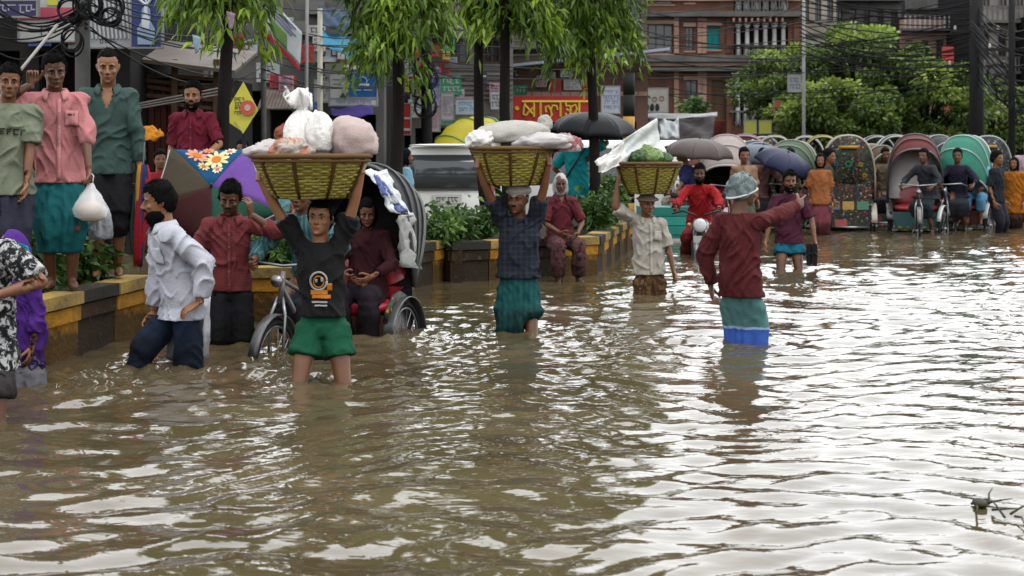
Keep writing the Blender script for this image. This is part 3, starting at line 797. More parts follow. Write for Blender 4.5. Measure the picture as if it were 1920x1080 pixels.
sign(166, 250, -20, 88, 20.4, (.46, .48, .50), 'pale grey ribbed signboard behind the man in green', extra=corr)
def bottle(t, W, H):
    lb = mat((.26, .36, .52), .5); wt = mat((.62, .66, .7), .5)
    pr = [(-.28, .04), (-.30, .30), (-.16, .42), (-.14, .62), (-.03, .70), (.03, .70), (.14, .62), (.16, .42), (.30, .30), (.28, .04)]
    MB().loft([[Vector((a * W, y, b_ * H)) for a, b_ in pr] for y in (-.004, -.03)]).build('jug_picture', lb, t)
    MB().loft([[Vector((a * W * .45, y, (b_ * .6 + .28) * H)) for a, b_ in pr] for y in (-.032, -.04)]).build('highlight', wt, t)
    MB().tube([(-.25 * W, -.02, .80 * H), (-.05 * W, -.02, .72 * H), (.05 * W, -.02, .72 * H), (.22 * W, -.02, .84 * H)], .018, 5).tube([(0, -.02, .74 * H), (0, -.02, .90 * H)], .014, 5).build('emblem', wt, t)
sign(247, 302, -24, 88, 20.1, (.022, .04, .17), 'dark blue poster with a pale jug above the tin shed', extra=bottle, rz=R(0))

# centre left: awnings, hanging banner, shop fronts
bc = empty('awning_building', (atx(560, 31), 31, GZ), 0, 'dark shop block with awnings behind the hanging banner', 'building')
def cz(py): return CAMZ - (py - HORY) / FPX * 31 - GZ
xa, xb = atx(400, 31) - bc.location.x, atx(720, 31) - bc.location.x
def cx(px): return atx(px, 31) - bc.location.x
facade(bc, xa, xb, 0, 5.9, [(cx(430), cx(495), .1, cz(170)), (cx(505), cx(600), .1, cz(190)), (cx(615), cx(705), .1, cz(215)), (cx(608), cx(628), cz(135), cz(85)), (cx(632), cx(682), cz(137), cz(88))], CONC, .25, 6)
MB().bbox(cx(632), cx(682), .15, .18, cz(137), cz(88)).build('curtain', cloth((.36, .30, .22)), bc)
window(bc, (cx(608) + cx(628)) / 2, cz(135), cx(628) - cx(608), cz(85) - cz(135), .12, TIMBER)
for k in range(12):
    MB().box((cx(500 + k * 6.2), -.5, cz(185)), (.055, 1.1, .03), (R(24), 0, 0)).build('awning_slat', TIN, bc)
def sheet_obj(name, pts4, nu, nv, sag, m, label, cat, parent=None, wr=.02, seed=0, thick=.006):
    """sagging, wrinkled cloth spanning four corners a,b,c,d"""
    a, b_, c, d = [Vector(p) for p in pts4]; G = []
    rr = random.Random(seed); ph = [rr.uniform(0, 6.28) for _ in range(6)]
    nrm = (b_ - a).cross(d - a).normalized()
    for j in range(nv + 1):
        row = []
        for i in range(nu + 1):
            u, v = i / nu, j / nv
            p = a.lerp(b_, u).lerp(d.lerp(c, u), v)
            p = p + Vector((0, 0, -sag * 4 * u * (1 - u) * (.4 + .6 * v))) + nrm * wr * (math.sin(9 * u + 3 * v + ph[0]) + .7 * math.sin(17 * u - 8 * v + ph[1]) + .5 * math.sin(23 * v + 5 * u + ph[2]))
            row.append(p)
        G.append(row)
    o = MB().sheet(G, thick).build(name, m, parent, True)
    if label: tag(o, label, cat)
    return o
sheet_obj('tarpaulin', (at(598, 52, 29.5), at(692, 78, 29.5), at(690, 108, 28.2), at(600, 80, 28.2)), 16, 8, .08, cloth((.02, .19, .32), rough=.5), 'bright blue tarpaulin slung over an upper window', 'tarpaulin', wr=.03)
sheet_obj('tarpaulin', (at(596, 8, 29.8), at(668, 22, 29.8), at(676, 58, 29.3), at(600, 46, 29.3)), 14, 8, .05, cloth((.03, .06, .10), rough=.5), 'dark blue awning sheet above the bright blue tarpaulin', 'tarpaulin', wr=.03)
sheet_obj('awning', (at(620, 205, 29), at(698, 194, 29), at(700, 216, 28.2), at(624, 216, 28.2)), 12, 4, .03, cloth((.04, .025, .16)), 'purple shop awning above the pink sack', 'awning', wr=.015)
# posters, notices and boxes fixed to the shop fronts
pr_ = random.Random(77); PC = [(.55, .54, .52), (.10, .16, .45), (.50, .06, .05), (.55, .45, .08), (.06, .28, .16), (.42, .46, .52), (.5, .3, .34), (.06, .06, .08), (.48, .5, .5)]
def posters(parent, x0, x1, z0, z1, n, smax=.5):
    for k in range(n):
        w_, h_ = pr_.uniform(.18, smax), pr_.uniform(.15, smax * .8); x_, z_ = pr_.uniform(x0, x1 - w_), pr_.uniform(z0, z1 - h_); c_ = PC[pr_.randrange(len(PC))]; d_ = .03 + .012 * k
        p_ = MB().bbox(x_, x_ + w_, -d_, -d_ + .01, z_, z_ + h_).build('poster', mat(c_, .6, .3, 6, dirt=(c_[0] * .4, c_[1] * .4, c_[2] * .4), dirt_amt=.7), parent)
        mm_ = MB(); lines_marks(mm_, x_ + w_ * .08, x_ + w_ * .92, z_ + h_ * .1, z_ + h_ * .9, -d_, pr_.choice((1, 2, 3)), pr_); mm_.build('poster_marks', mat((.5, .5, .48) if sum(c_) < .6 else (.08, .07, .12), .6), p_)
def boxes(parent, x0, x1, z0, z1, n):
    for k in range(n):
        x_, z_ = pr_.uniform(x0, x1), pr_.uniform(z0, z1); MB().bbox(x_, x_ + .34, -.28, -.004, z_, z_ + .26).build('meter_box', mat((.16, .16, .15), .7, .3, 4), parent)
posters(bc, cx(425), cx(700), cz(212), cz(20), 26); boxes(bc, cx(430), cx(700), cz(150), cz(20), 5)
# hanging banner on two poles
bn = empty('banner', at(532, 130, 24), 0, 'white hanging banner with green picture and red lower border', 'banner')
pa, pb, pc, pd = (at(496, -14, 24), at(566, 60, 24), at(562, 134, 24), at(498, 66, 24))
o_ = bn.location
def banner_sheet(nm, f0, f1, g0, g1, m, dy):
    def P(u, v): return (pa.lerp(pb, u)).lerp(pd.lerp(pc, u), v) - o_ + Vector((0, dy + .03 * math.sin(7 * u + 3 * v), 0))
    MB().sheet([[P(f0 + (f1 - f0) * i / 8, g0 + (g1 - g0) * j / 8) for i in range(9)] for j in range(9)], .006).build(nm, m, bn, True)
banner_sheet('fabric', 0, 1, 0, .87, cloth((.62, .66, .68), rough=.5), 0)
banner_sheet('border', 0, 1, .875, 1, cloth((.45, .03, .04), rough=.5), 0)
banner_sheet('picture', .15, .62, .42, .80, cloth((.16, .30, .09), rough=.5), -.012)
for k in range(4): banner_sheet('text_line', .12, .85 - .1 * (k % 2), .06 + .085 * k, .10 + .085 * k, cloth((.20, .22, .40), rough=.5), -.012)

sign(654, 706, 137, 182, 30, (.008, .11, .36), 'blue shop sign with white emblem beside the tree trunk', extra=lambda t, W, H: (
    MB().torus((0, -.012, H * .66), H * .17, H * .025, 'y', 20, 5).build('emblem', mat((.35, .5, .65), .5), t),
    MB().bbox(-W * .24, W * .24, -.012, -.002, H * .47, H * .56).build('name_bar', mat((.65, .68, .7), .5), t),
    MB().bbox(-W * .34, -W * .06, -.012, -.002, H * .27, H * .31).bbox(W * .04, W * .34, -.012, -.002, H * .27, H * .31).build('small_lettering', mat((.4, .5, .62), .5), t)))
sign(619, 653, 138, 184, 30.2, (.55, .55, .55), 'white shop sign directly left of the blue sign', extra=lambda t, W, H: (
    MB().add([(W * .0, -.012, H * .02), (W * .38, -.012, H * .02), (W * .2, -.012, H * .26)], [(0, 1, 2)]).build('triangle_mark', mat((.03, .10, .09), .5), t),
    MB().bbox(-W * .35, W * .1, -.012, -.002, H * .55, H * .6).bbox(-W * .35, W * .25, -.013, -.002, H * .75, H * .79).build('lettering', mat((.25, .2, .28), .5), t)))
sign(590, 617, 150, 190, 30.3, (.50, .49, .46), 'small off-white notice at the end of the sign row', (.25, .25, .25), 3)
sign(618, 706, 186, 197, 29.4, (.50, .52, .56), 'long narrow pale sign under the blue sign', (.12, .12, .3), 1)

bd = empty('shop_row', (atx(830, 38), 38, GZ), 0, 'grey shop row behind the white minivan', 'building')
def dz(py): return CAMZ - (py - HORY) / FPX * 38 - GZ
def dx(px): return atx(px, 38) - bd.location.x
facade(bd, dx(700), dx(962), 0, 7.0, [(dx(712), dx(770), .1, dz(240)), (dx(778), dx(850), .1, dz(240)), (dx(858), dx(955), .1, dz(240)), (dx(760), dx(800), dz(120), dz(70)), (dx(840), dx(880), dz(120), dz(70)), (dx(905), dx(940), dz(120), dz(70))], mat((.24, .22, .20), .85, .35, 1.2, dirt=(.10, .085, .07), dirt_amt=.85), .25, 6)
for a, b_ in ((760, 800), (840, 880), (905, 940)): window(bd, (dx(a) + dx(b_)) / 2, dz(120), dx(b_) - dx(a), dz(70) - dz(120), .12, TIMBER, GLASS, 1, .12, CONC)
for k in range(7):
    MB().bbox(dx(700), dx(962), -.04, -.004, dz(132 + 9 * k), dz(128 + 9 * k)).build('shutter_slat', mat((.20, .18, .16), .7), bd)
posters(bd, dx(705), dx(950), dz(238), dz(10), 38, .62); boxes(bd, dx(705), dx(940), dz(140), dz(10), 7)
posters(ba, xl + 3.2, xr - .4, az(95), az(20), 8, .4); posters(be, x0 + .2, x1 - .6, ez(178), ez(125), 7, .5)
sign(735, 770, 205, 232, 36, (.42, .03, .03), 'red shop sign left of the tree trunk', (.55, .3, .28), 1)
sign(752, 769, 195, 252, 35, (.45, .028, .018), 'red and white vertical sign right of the tree trunk', extra=lambda t, W, H: MB().bbox(-W / 2 + .005, W / 2 - .005, -.012, -.002, H * .5, H * .56).bbox(-W / 2 + .005, W / 2 - .005, -.012, -.002, H * .12, H * .2).build('white_band', mat((.6, .55, .52), .5), t))
sign(712, 734, 168, 196, 36, (.46, .47, .46), 'cream notice above the small red sign', (.3, .2, .2), 2)
sign(712, 735, 198, 212, 36, (.20, .38, .48), 'pale blue notice above the small red sign')
sign(792, 806, 165, 205, 34, (.45, .44, .46), 'narrow white notice on the cable pole, upper left', (.15, .12, .2), 5)
sign(808, 824, 130, 162, 34, (.10, .13, .40), 'narrow blue notice on the cable pole', (.5, .5, .6), 3)
sign(808, 823, 165, 198, 34, (.42, .47, .60), 'pale blue notice below the narrow blue one', (.08, .1, .35), 4)
sign(806, 824, 202, 246, 34, (.50, .42, .44), 'pinkish notice low on the cable pole', (.3, .08, .14), 5)
sign(828, 850, 174, 224, 35, (.47, .45, .46), 'pale framed price board beside the cable pole', (.2, .14, .18), 6)
sign(855, 898, 186, 214, 36, (.44, .52, .56), 'pale sign with blue letters left of the drooping tree', (.08, .25, .45), 2)
sign(1128, 1162, 162, 212, 41, (.44, .46, .50), 'pale poster board right of the red and yellow sign', (.1, .12, .35), 4)
sign(1187, 1252, 166, 210, 48, (.40, .39, .34), 'grey white billboard with dark faces in front of the brick building', extra=lambda t, W, H: (
    MB().ell((W * .05, -.02, H * .2), (W * .06, .015, H * .16), 10, 6).ell((W * .2, -.02, H * .2), (W * .06, .015, H * .16), 10, 6).ell((-W * .1, -.02, H * .2), (W * .06, .015, H * .16), 10, 6).build('face_silhouette', mat((.03, .03, .035), .6), t),
    MB().torus((W * .12, -.01, H * .55), H * .09, H * .02, 'y', 14, 5).torus((W * .33, -.01, H * .58), H * .09, H * .02, 'y', 14, 5).build('ring_mark', mat((.30, .12, .1), .6), t),
    MB().tube([(-W * .25, -.01, H * .85), (0, -.01, H * .62)], .02, 5).build('slogan_stroke', mat((.05, .05, .05), .6), t)))
# ------------------------------------------------------------------ people
def ik(a, t, l1, l2, pole):
    a, t = Vector(a), Vector(t); d = t - a; L = min(d.length, (l1 + l2) * .999); d.normalize(); t = a + d * L
    x = (l1 * l1 - l2 * l2 + L * L) / (2 * L); h = math.sqrt(max(l1 * l1 - x * x, 0))
    p = Vector(pole); p = p - d * p.dot(d); p.normalize()
    return a + d * x + p * h, t
HANDS = {}
def hand_template(pose, left, vx=.005):
    key = (pose, left, vx)
    if key in HANDS: return HANDS[key]
    c1, c2, th = {'relax': (18, 26, 25), 'grip': (62, 70, 42), 'flat': (4, 6, 20), 'point': (70, 75, 45), 'hook': (40, 75, 30), 'cup': (30, 35, 35)}[pose]
    m = MB(); rings = []
    for z, w_, t_ in ((.03, .026, .021), (0, .026, .020), (-.02, .032, .019), (-.05, .040, .017), (-.082, .041, .014), (-.093, .036, .010)):
        rings.append([Vector((w_ * math.cos(2 * PI * i / 12), t_ * math.sin(2 * PI * i / 12), z)) for i in range(12)])
    m.loft(rings)
    for k, (bxx, ln, sp) in enumerate(((.031, .070, 7), (.0105, .079, 2), (-.0105, .073, -3), (-.030, .057, -9))):
        p = Vector((bxx, 0, -.083)); a = R(c1 * .35 + k * 2); r = .0088 - .0006 * (k == 3)
        if pose == 'point' and k == 0: cc = (2, 3, 3)
        else: cc = (c1, c2, c2 * .6)
        P = [p + Vector((0, .002, .02)), p]; ang = 0; rr = [r * 1.1, r * 1.08]
        for q, f in enumerate((.45, .31, .24)):
            ang += R(cc[q]); dd = Vector((math.sin(R(sp)) * math.cos(ang), -math.sin(ang), -math.cos(ang) * math.cos(R(sp))))
            p = p + dd * ln * f; P.append(p); rr.append(r * (1 - .09 * (q + 1)))
        m.tube(P, rr, 8)
        m.ell(p, rr[-1] * .98, 8, 6)
    p = Vector((.024, -.004, -.022)); q = Vector((.052, -.016, -.052)); e = q + Vector((.016 * math.cos(R(th)), -.012 - .02 * math.sin(R(th)), -.030)); f = e + Vector((-.004, -.010, -.022))
    m.tube([p, q, e, f], [.017, .0125, .0105, .0085], 8); m.ell(f, .0083, 8, 6)
    V, F = remesh(m, vx, 1)
    if not left: V = V * [-1, 1, 1]; F = [tuple(reversed(x)) for x in F]
    HANDS[key] = (V, F); return V, F
HEADS = {}
def head_template(fem=False, vox=.0058):
    key = (fem, vox)
    if key in HEADS: return HEADS[key]
    m = MB(); n = 20; rings = []
    for z, w_, f, b_ in ((.000, .022, .080, -.035), (.010, .040, .089, .010), (.03, .053, .092, .045), (.055, .061, .091, .066), (.08, .067, .088, .083), (.105, .070, .083, .093), (.13, .073, .087, .099), (.155, .0735, .089, .100), (.18, .069, .081, .094), (.205, .055, .060, .075), (.220, .036, .034, .046), (.227, .012, .008, .014)):
        ring = []
        for i in range(n):
            t = 2 * PI * i / n; c, s = math.cos(t), math.sin(t)
            x = w_ * (abs(c) ** .85) * (1 if c > 0 else -1); y = (b_ if s > 0 else f) * (abs(s) ** .95) * (1 if s > 0 else -1)
            ring.append(Vector((x, y, z)))
        rings.append(ring)
    m.loft(rings)
    m.tube([(0, .032, -.10), (0, .022, -.03), (0, .012, .05)], [.060, .052, .055] if not fem else [.05, .045, .05], 14)
    m.tube([(0, -.084, .122), (0, -.100, .098), (0, -.112, .080), (0, -.104, .070)], [.008, .0105, .013, .008], 8)
    for s in (-1, 1):
        m.ell((s * .011, -.100, .074), (.009, .010, .008), 8, 6)
        m.ell((s * .030, -.080, .131), (.024, .013, .008), 10, 6, (0, s * .12, 0))
        m.ell((s * .040, -.066, .082), (.020, .020, .018), 10, 6)
        m.ell((s * .073, .010, .098), (.010, .020, .031), 10, 8, (0, s * .25, s * -.25))
    m.ell((0, -.090, .050), (.024, .012, .006), 10, 6); m.ell((0, -.088, .039), (.020, .012, .007), 10, 6); m.ell((0, -.086, .012), (.018, .012, .012), 10, 6)
    V, F = remesh(m, vox, 1)
    HEADS[key] = (V, F); return V, F
def head_tone(V, stubble=0, lips=(.80, .52, .50)):
    C = np.ones((len(V), 4)); x, y, z = V.T
    lp = np.exp(-((x / .024) ** 4 + ((z - .0445) / .011) ** 4)) * (y < -.075); C[:, :3] *= 1 - lp[:, None] * (1 - np.array(lips))
    ey = np.exp(-(((abs(x) - .031) / .022) ** 2 + ((z - .110) / .014) ** 2)) * (y < -.03); C[:, :3] *= 1 - .38 * ey[:, None]  # eye sockets darkened: shade put into the skin tone
    if stubble:
        st = ((z < .058) & (z > -.03) & (y < .02)) * (1 - lp) + ((z > .052) & (z < .062) & (abs(x) < .03) & (y < -.07)) * .9
        C[:, :3] *= 1 - stubble * np.clip(st, 0, 1)[:, None]
    return C
def cap_shell(name, parent, M, mt, front=.168, side=.095, backz=.02, r=(.0800, .1060, .1175), c=(0, .009, .118), amp=.005, n=36, mm=24, seed=0, freq=42, vol=1.0, blades=0, top=.012, blen=.03):
    """hair or cap: ellipsoid pulled inside the skull below an uneven hairline; hair also gets loose strands"""
    e = MB().ell((0, 0, 0), (1, 1, 1), n, mm); V = np.array([tuple(v) for v in e.V])
    P = V * np.array(r) * vol + np.array(c)
    if blades: P = P + V * (top * np.clip((P[:, 2] - .15) / .05, 0, 1))[:, None]
    t = (P[:, 1] + .10) / .2                                     # 0 front .. 1 back
    line = np.where(t < .40, front - (front - side) * np.clip(t / .40, 0, 1) ** 2.2, side - (side - backz) * np.clip((t - .40) / .4, 0, 1)) + (.006 * snoise(P, 45, seed + 9, 4) if blades else 0)
    k = np.clip((P[:, 2] - line) / (.022 if blades else .012), 0, 1)
    sc = .80 + .20 * k
    P2 = (P - np.array(c)) * sc[:, None] + np.array(c)
    nz = .3 * amp + np.abs(snoise(P, freq, seed, 6)) * amp + snoise(P, freq * 2.3, seed + 1, 5) * amp * .4
    P2 = P2 + V * (nz * k)[:, None]; F = list(e.F)
    if blades:
        rs = np.random.RandomState(seed); ok = np.nonzero(k > .35)[0]; pick = ok[rs.randint(0, len(ok), blades)]
        nb_ = np.zeros((0, 3)); base = P2[pick] + rs.normal(0, .004, (blades, 3)); nn = V[pick]
        d = np.array((.25, -.55, -.35)) + nn * .28 + rs.normal(0, .30, (blades, 3)); d /= np.linalg.norm(d, axis=1)[:, None]
        L = blen * rs.uniform(.5, 1.2, (blades, 1)) * np.where(base[:, 2:3] > .16, 1, .45); sd_ = np.cross(d, rs.normal(size=(blades, 3))); sd_ /= np.linalg.norm(sd_, axis=1)[:, None]
        b0 = base - nn * .004; Q = np.stack([b0 - sd_ * .0022, b0 + sd_ * .0022, base + d * L], 1).reshape(-1, 3); o = len(P2)
        P2 = np.concatenate([P2, Q]); F += [(o + 3 * i, o + 3 * i + 1, o + 3 * i + 2) for i in range(blades)]
    P2 = (np.array(M.to_3x3()) @ P2.T).T + np.array(M.translation)
    return mesh_obj(name, P2, F, mt, parent)
HAIR = mat((.008, .007, .007), .7, .4, 60, bmp=.004, bscale=160, spec=.15)
HAIRG = mat((.30, .29, .28), .7, .3, 60, bmp=.004, bscale=160)
EYEW = mat((.30, .25, .21), .6, .05); EYED = mat((.010, .007, .006), .6, .1)
def eyeset(parent, M, brow=HAIR):
    for s in (-1, 1):
        e = MB(); e.ell((s * .031, -.0745, .109), (.0108, .0110, .0050), 10, 8)
        def tr(m): m.V = [M @ v for v in m.V]; return m
        o = tr(e).build('eye', EYEW, parent, True)
        tr(MB().ell((s * .031, -.0840, .109), (.0056, .0040, .0050), 8, 6)).build('iris', EYED, o, True)
        tr(MB().tube([(s * .014, -.0925, .127), (s * .030, -.0925, .1345), (s * .047, -.080, .130)], [.0035, .0045, .002], 6)).build('eyebrow', brow, parent, True)

def fold_disp(A, fx, stretch, seed, zmid=None):
    st = np.array(stretch)
    def f(V, Nn):
        Q = V + .02 * np.stack([snoise(V, 16, seed + 7, 3), snoise(V, 16, seed + 8, 3), snoise(V, 16, seed + 9, 3)], 1)
        c, s_ = math.cos(.6), math.sin(.6)
        D = np.stack([Q[:, 0] * c - Q[:, 2] * s_, Q[:, 1], Q[:, 0] * s_ + Q[:, 2] * c], 1); E = np.stack([Q[:, 0] * c + Q[:, 2] * s_, Q[:, 1], -Q[:, 0] * s_ + Q[:, 2] * c], 1)
        a = (1 - np.abs(np.clip(snoise(D * [1, .8, .30], fx * 4.2, seed, 3), -1, 1))) ** 3; b_ = (1 - np.abs(np.clip(snoise(E * [1, .8, .30], fx * 4.6, seed + 5, 3), -1, 1))) ** 3
        m_ = .5 + .5 * np.clip(snoise(V, 9, seed + 11, 3), -1, 1); l_ = snoise(V * [1, 1, .6], 20, seed + 13, 4)
        return np.maximum(A * (1.5 * a * m_ + 1.5 * b_ * (1 - m_) - .35 + .5 * l_), -.007)
    return f
def lerp_poly(P, z):
    """point of a downward polyline (hip, knee, ankle) at height z"""
    for a, b_ in zip(P[:-1], P[1:]):
        if (a.z >= z >= b_.z) or (a.z <= z <= b_.z):
            t = (a.z - z) / (a.z - b_.z) if abs(a.z - b_.z) > 1e-6 else 0
            return a.lerp(b_, t)
    return P[-1] if z < P[-1].z else P[0]

SKIN_A, SKIN_B, SKIN_C = (.215, .096, .045), (.150, .061, .028), (.095, .040, .020)
def person(label, x, y, z, yaw=0, H=1.70, pel=(0, 0, .90), lean=(0, 0), twist=0, head=(0, 0, 0), L=None, Rr=None, lL=None, lR=None, skin=SKIN_B,
           hair='short', beard=0, stubble=0, shirt=None, lower=None, vox=.011, fem=False, bulk=1.0, group=None, eyes=True, hairc=None):
    """L/Rr: dict(w=wrist target local, pole, hand, hd, pn); lL/lR: ankle target; facing -y at yaw 0; the person's right is -x"""
    s = H / 1.70
    root = empty('person', (x, y, z), R(yaw), label, 'person', group); root.scale = (s, s, s)
    sd = abs(hash(label)) % 1000 if False else sum(ord(ch) * (i + 1) for i, ch in enumerate(label)) % 1000
    pel = Vector(pel); sp = Vector((lean[0], lean[1], .53)).normalized(); nb = pel + sp * .53
    def tw(f, v):
        a = R(twist) * f; return Vector((v.x * math.cos(a) - v.y * math.sin(a), v.x * math.sin(a) + v.y * math.cos(a), v.z))
    lat = tw(1, Vector((1, 0, 0)))
    defs = {'w': None}
    A = {}
    for sg, nm, spc in ((1, 'L', L), (-1, 'R', Rr)):
        spc = dict(spc or {})
        sh = nb - sp * .065 + lat * sg * (.156 if not fem else .142)
        w_ = Vector(spc['w']) if spc.get('w') is not None else sh + Vector((sg * .06, -.06, -.52))
        if w_.z > sh.z + .15: sh = sh + Vector((0, 0, .045)) - lat * sg * .022
        el, wr = ik(sh, w_, .285, .255, spc.get('pole', (sg * .35, 1, -.2)))
        A[nm] = (sh, el, wr, spc)
    Lg = {}
    for sg, nm, tg in ((1, 'L', lL), (-1, 'R', lR)):
        hip = pel + Vector((sg * .080, 0, -.02)); an = Vector(tg) if tg is not None else Vector((pel.x + sg * .075, pel.y + .02, .085))
        kn, an = ik(hip, an, .43, .415, (sg * .12, -1, .1)); Lg[nm] = (hip, kn, an)
    ring_spec = [(-.11, .105, .088), (-.04, .138, .102), (.03, .140, .100), (.14, .122, .090), (.25, .130, .096), (.35, .146, .103), (.43, .150, .094), (.485, .112, .074), (.53, .066, .060)]
    def torso(mb, grow=0, lo=-9, hi=9, ease=lambda f: 0, fem=fem):
        rings = []
        for f, rx, ry in ring_spec:
            if f < lo or f > hi: continue
            if fem: rx *= .93
            g = (grow + ease(f)); c = pel + sp * f
            rings.append([c + tw(f / .53, Vector(((rx * (bulk if f < .4 else 1) + g) * math.cos(2 * PI * i / 20), (ry * (bulk if f < .45 else 1) + g) * math.sin(2 * PI * i / 20), 0))) for i in range(20)])
        mb.loft(rings)
    # ---- body (one continuous skin)
    b_ = MB(); torso(b_)
    for nm, sg in (('L', 1), ('R', -1)):
        sh, el, wr, spc = A[nm]
        b_.capsule(nb - sp * .075 + lat * sg * .09, sh, .072, .056, 12)
        k = 1 if not fem else .9
        b_.capsule(sh, sh.lerp(el, .45), .052 * k, .047 * k, 12); b_.capsule(sh.lerp(el, .4), el, .047 * k, .038 * k, 12)
        b_.capsule(el, el.lerp(wr, .35), .038 * k, .039 * k, 12); b_.capsule(el.lerp(wr, .3), wr, .039 * k, .026 * k, 12)
        hp, kn, an = Lg[nm]
        b_.capsule(hp, hp.lerp(kn, .4), .080, .072, 14); b_.capsule(hp.lerp(kn, .35), kn, .079, .054, 14)
        b_.capsule(kn, kn.lerp(an, .35), .053, .055, 14); b_.capsule(kn.lerp(an, .3), an, .056, .036, 12)
        toe = Vector((sg * .03, -.15, -.05)); b_.capsule(an + Vector((0, .025, -.045)), an + toe * .75, .036, .030, 10); b_.capsule(an + toe * .6, an + toe, .034, .022, 10)
    V, F = remesh(b_, vox * (1.3 if vox < .0145 else 1.45), 2)
    tone = [np.ones((len(V), 4))]; VV, FF = [V], list(F); base = len(V)
    hM = Matrix.Translation(nb + sp * .046 + Vector((0, -.012, 0))) @ Matrix.Rotation(R(twist + head[0]), 4, 'Z') @ Matrix.Rotation(R(head[1]), 4, 'X') @ Matrix.Rotation(R(head[2]), 4, 'Y')
    hs_ = .98 if fem else 1.05
    hM = hM @ Matrix.Scale(hs_, 4)
    hv, hf = head_template(fem, .0062 if vox < .0145 else .012)
    def join(v, f, M, t):
        nonlocal base
        v2 = (np.array(M.to_3x3()) @ v.T).T + np.array(M.translation)
        VV.append(v2); FF.extend([tuple(i + base for i in q) for q in f]); tone.append(t); base += len(v2)
    join(hv, hf, hM, head_tone(hv, stubble))
    for nm, sg in (('L', 1), ('R', -1)):
        sh, el, wr, spc = A[nm]
        d = Vector(spc['hd']).normalized() if spc.get('hd') else (wr - el).normalized()
        n_ = Vector(spc.get('pn', (-sg * .9, -.3, .1))); n_ = n_ - d * n_.dot(d)
        if n_.length < 1e-3: n_ = perp(d)[0]
        n_.normalize(); xx = n_.cross(d)
        M = Matrix((( xx.x, -n_.x, -d.x, wr.x), (xx.y, -n_.y, -d.y, wr.y), (xx.z, -n_.z, -d.z, wr.z), (0, 0, 0, 1)))
        v, f = hand_template(spc.get('hand', 'relax'), nm == 'L', .005 if vox < .0145 else .009)
        t = np.ones((len(v), 4)); t[:, :3] *= np.clip(1.12 + (v[:, 1:2] < -.008) * .22, 0, 1.4); join(v, f, M, t)
    VV = np.concatenate(VV); T = np.concatenate(tone)
    bo = mesh_obj('body', VV, FF, skinmat(skin), root)
    a = bo.data.attributes.new('tone', 'FLOAT_COLOR', 'POINT'); a.data.foreach_set('color', T.ravel())
    # ---- head dressing
    hm = hairc or HAIR
    BL = 900 if vox < .0145 else 200
    if hair == 'short': cap_shell('hair', root, hM, hm, seed=sd, blades=BL)
    elif hair == 'full': cap_shell('hair', root, hM, hm, .162, .085, .01, vol=.985, amp=.006, seed=sd, freq=38, blades=BL * 2, top=.006, blen=.024)
    elif hair == 'crop': cap_shell('hair', root, hM, hm, .176, .115, .045, vol=.985, amp=.002, seed=sd, blades=BL, top=.006, blen=.012)
    elif hair == 'long': cap_shell('hair', root, hM, hm, .170, .06, -.08, r=(.088, .115, .16), c=(0, .012, .085), amp=.006, seed=sd)
    if beard:
        e = MB().ell((0, 0, 0), (1, 1, 1), 28, 20); P = np.array([tuple(v) for v in e.V]); ln = beard
        Q = P * np.array((.0625, .0795, .056 + ln)) + np.array((0, -.019, .036 - ln * .5))
        k = np.clip((.062 - Q[:, 2]) / .012, 0, 1) * np.clip((.045 - Q[:, 1]) / .02, 0, 1)
        mo = np.exp(-((Q[:, 0] / .026) ** 4 + ((Q[:, 2] - .046) / .010) ** 4)) * (Q[:, 1] < -.06); k = k * (1 - mo)
        c = np.array((0, -.01, .06)); Q = (Q - c) * (.72 + .28 * k)[:, None] + c + P * (snoise(Q, 90, sd, 5) * .005 * k)[:, None]
        rs_ = np.random.RandomState(sd); ok = np.nonzero(k > .5)[0]; nbl = 500 if vox < .0145 else 100; pk = ok[rs_.randint(0, len(ok), nbl)]
        d_ = np.array((0, -.25, -.9)) + P[pk] * .35 + rs_.normal(0, .28, (nbl, 3)); d_ /= np.linalg.norm(d_, axis=1)[:, None]; b0 = Q[pk] + rs_.normal(0, .004, (nbl, 3)); sd2 = np.cross(d_, rs_.normal(size=(nbl, 3))); sd2 /= np.linalg.norm(sd2, axis=1)[:, None]
        T3 = np.stack([b0 - sd2 * .002, b0 + sd2 * .002, b0 + d_ * rs_.uniform(.008, .018 + ln * .5, (nbl, 1))], 1).reshape(-1, 3); o_ = len(Q); Q = np.concatenate([Q, T3]); BF = list(e.F) + [(o_ + 3 * i, o_ + 3 * i + 1, o_ + 3 * i + 2) for i in range(nbl)]
        mesh_obj('beard', (np.array(hM.to_3x3()) @ Q.T).T + np.array(hM.translation), BF, hm, root)
        mu = MB().tube([(-.028, -.088, .052), (-.012, -.099, .061), (.012, -.099, .061), (.028, -.088, .052)], [.004, .0075, .0075, .004], 6); mu.V = [hM @ v for v in mu.V]; mu.build('moustache', hm, root, True)
    elif stubble > .3:
        mu = MB().tube([(-.025, -.089, .054), (-.010, -.0975, .061), (.010, -.0975, .061), (.025, -.089, .054)], [.003, .0055, .0055, .003], 6); mu.V = [hM @ v for v in mu.V]; mu.build('moustache', hm, root, True)
    if eyes: eyeset(root, hM, hm)
    info = dict(root=root, A=A, Lg=Lg, hM=hM, nb=nb, sp=sp, pel=pel, s=s, lat=lat)
    def cover(zz, grow, mb=None):
        a, c = lerp_poly(Lg['L'], zz), lerp_poly(Lg['R'], zz); m_ = (a + c) / 2
        rad = .074 if zz > Lg['L'][1].z else .054
        return Vector((m_.x, m_.y, zz)), max(abs(a.x - c.x) / 2 + rad + grow, .11), max(abs(a.y - c.y) / 2 + rad + grow, .10)
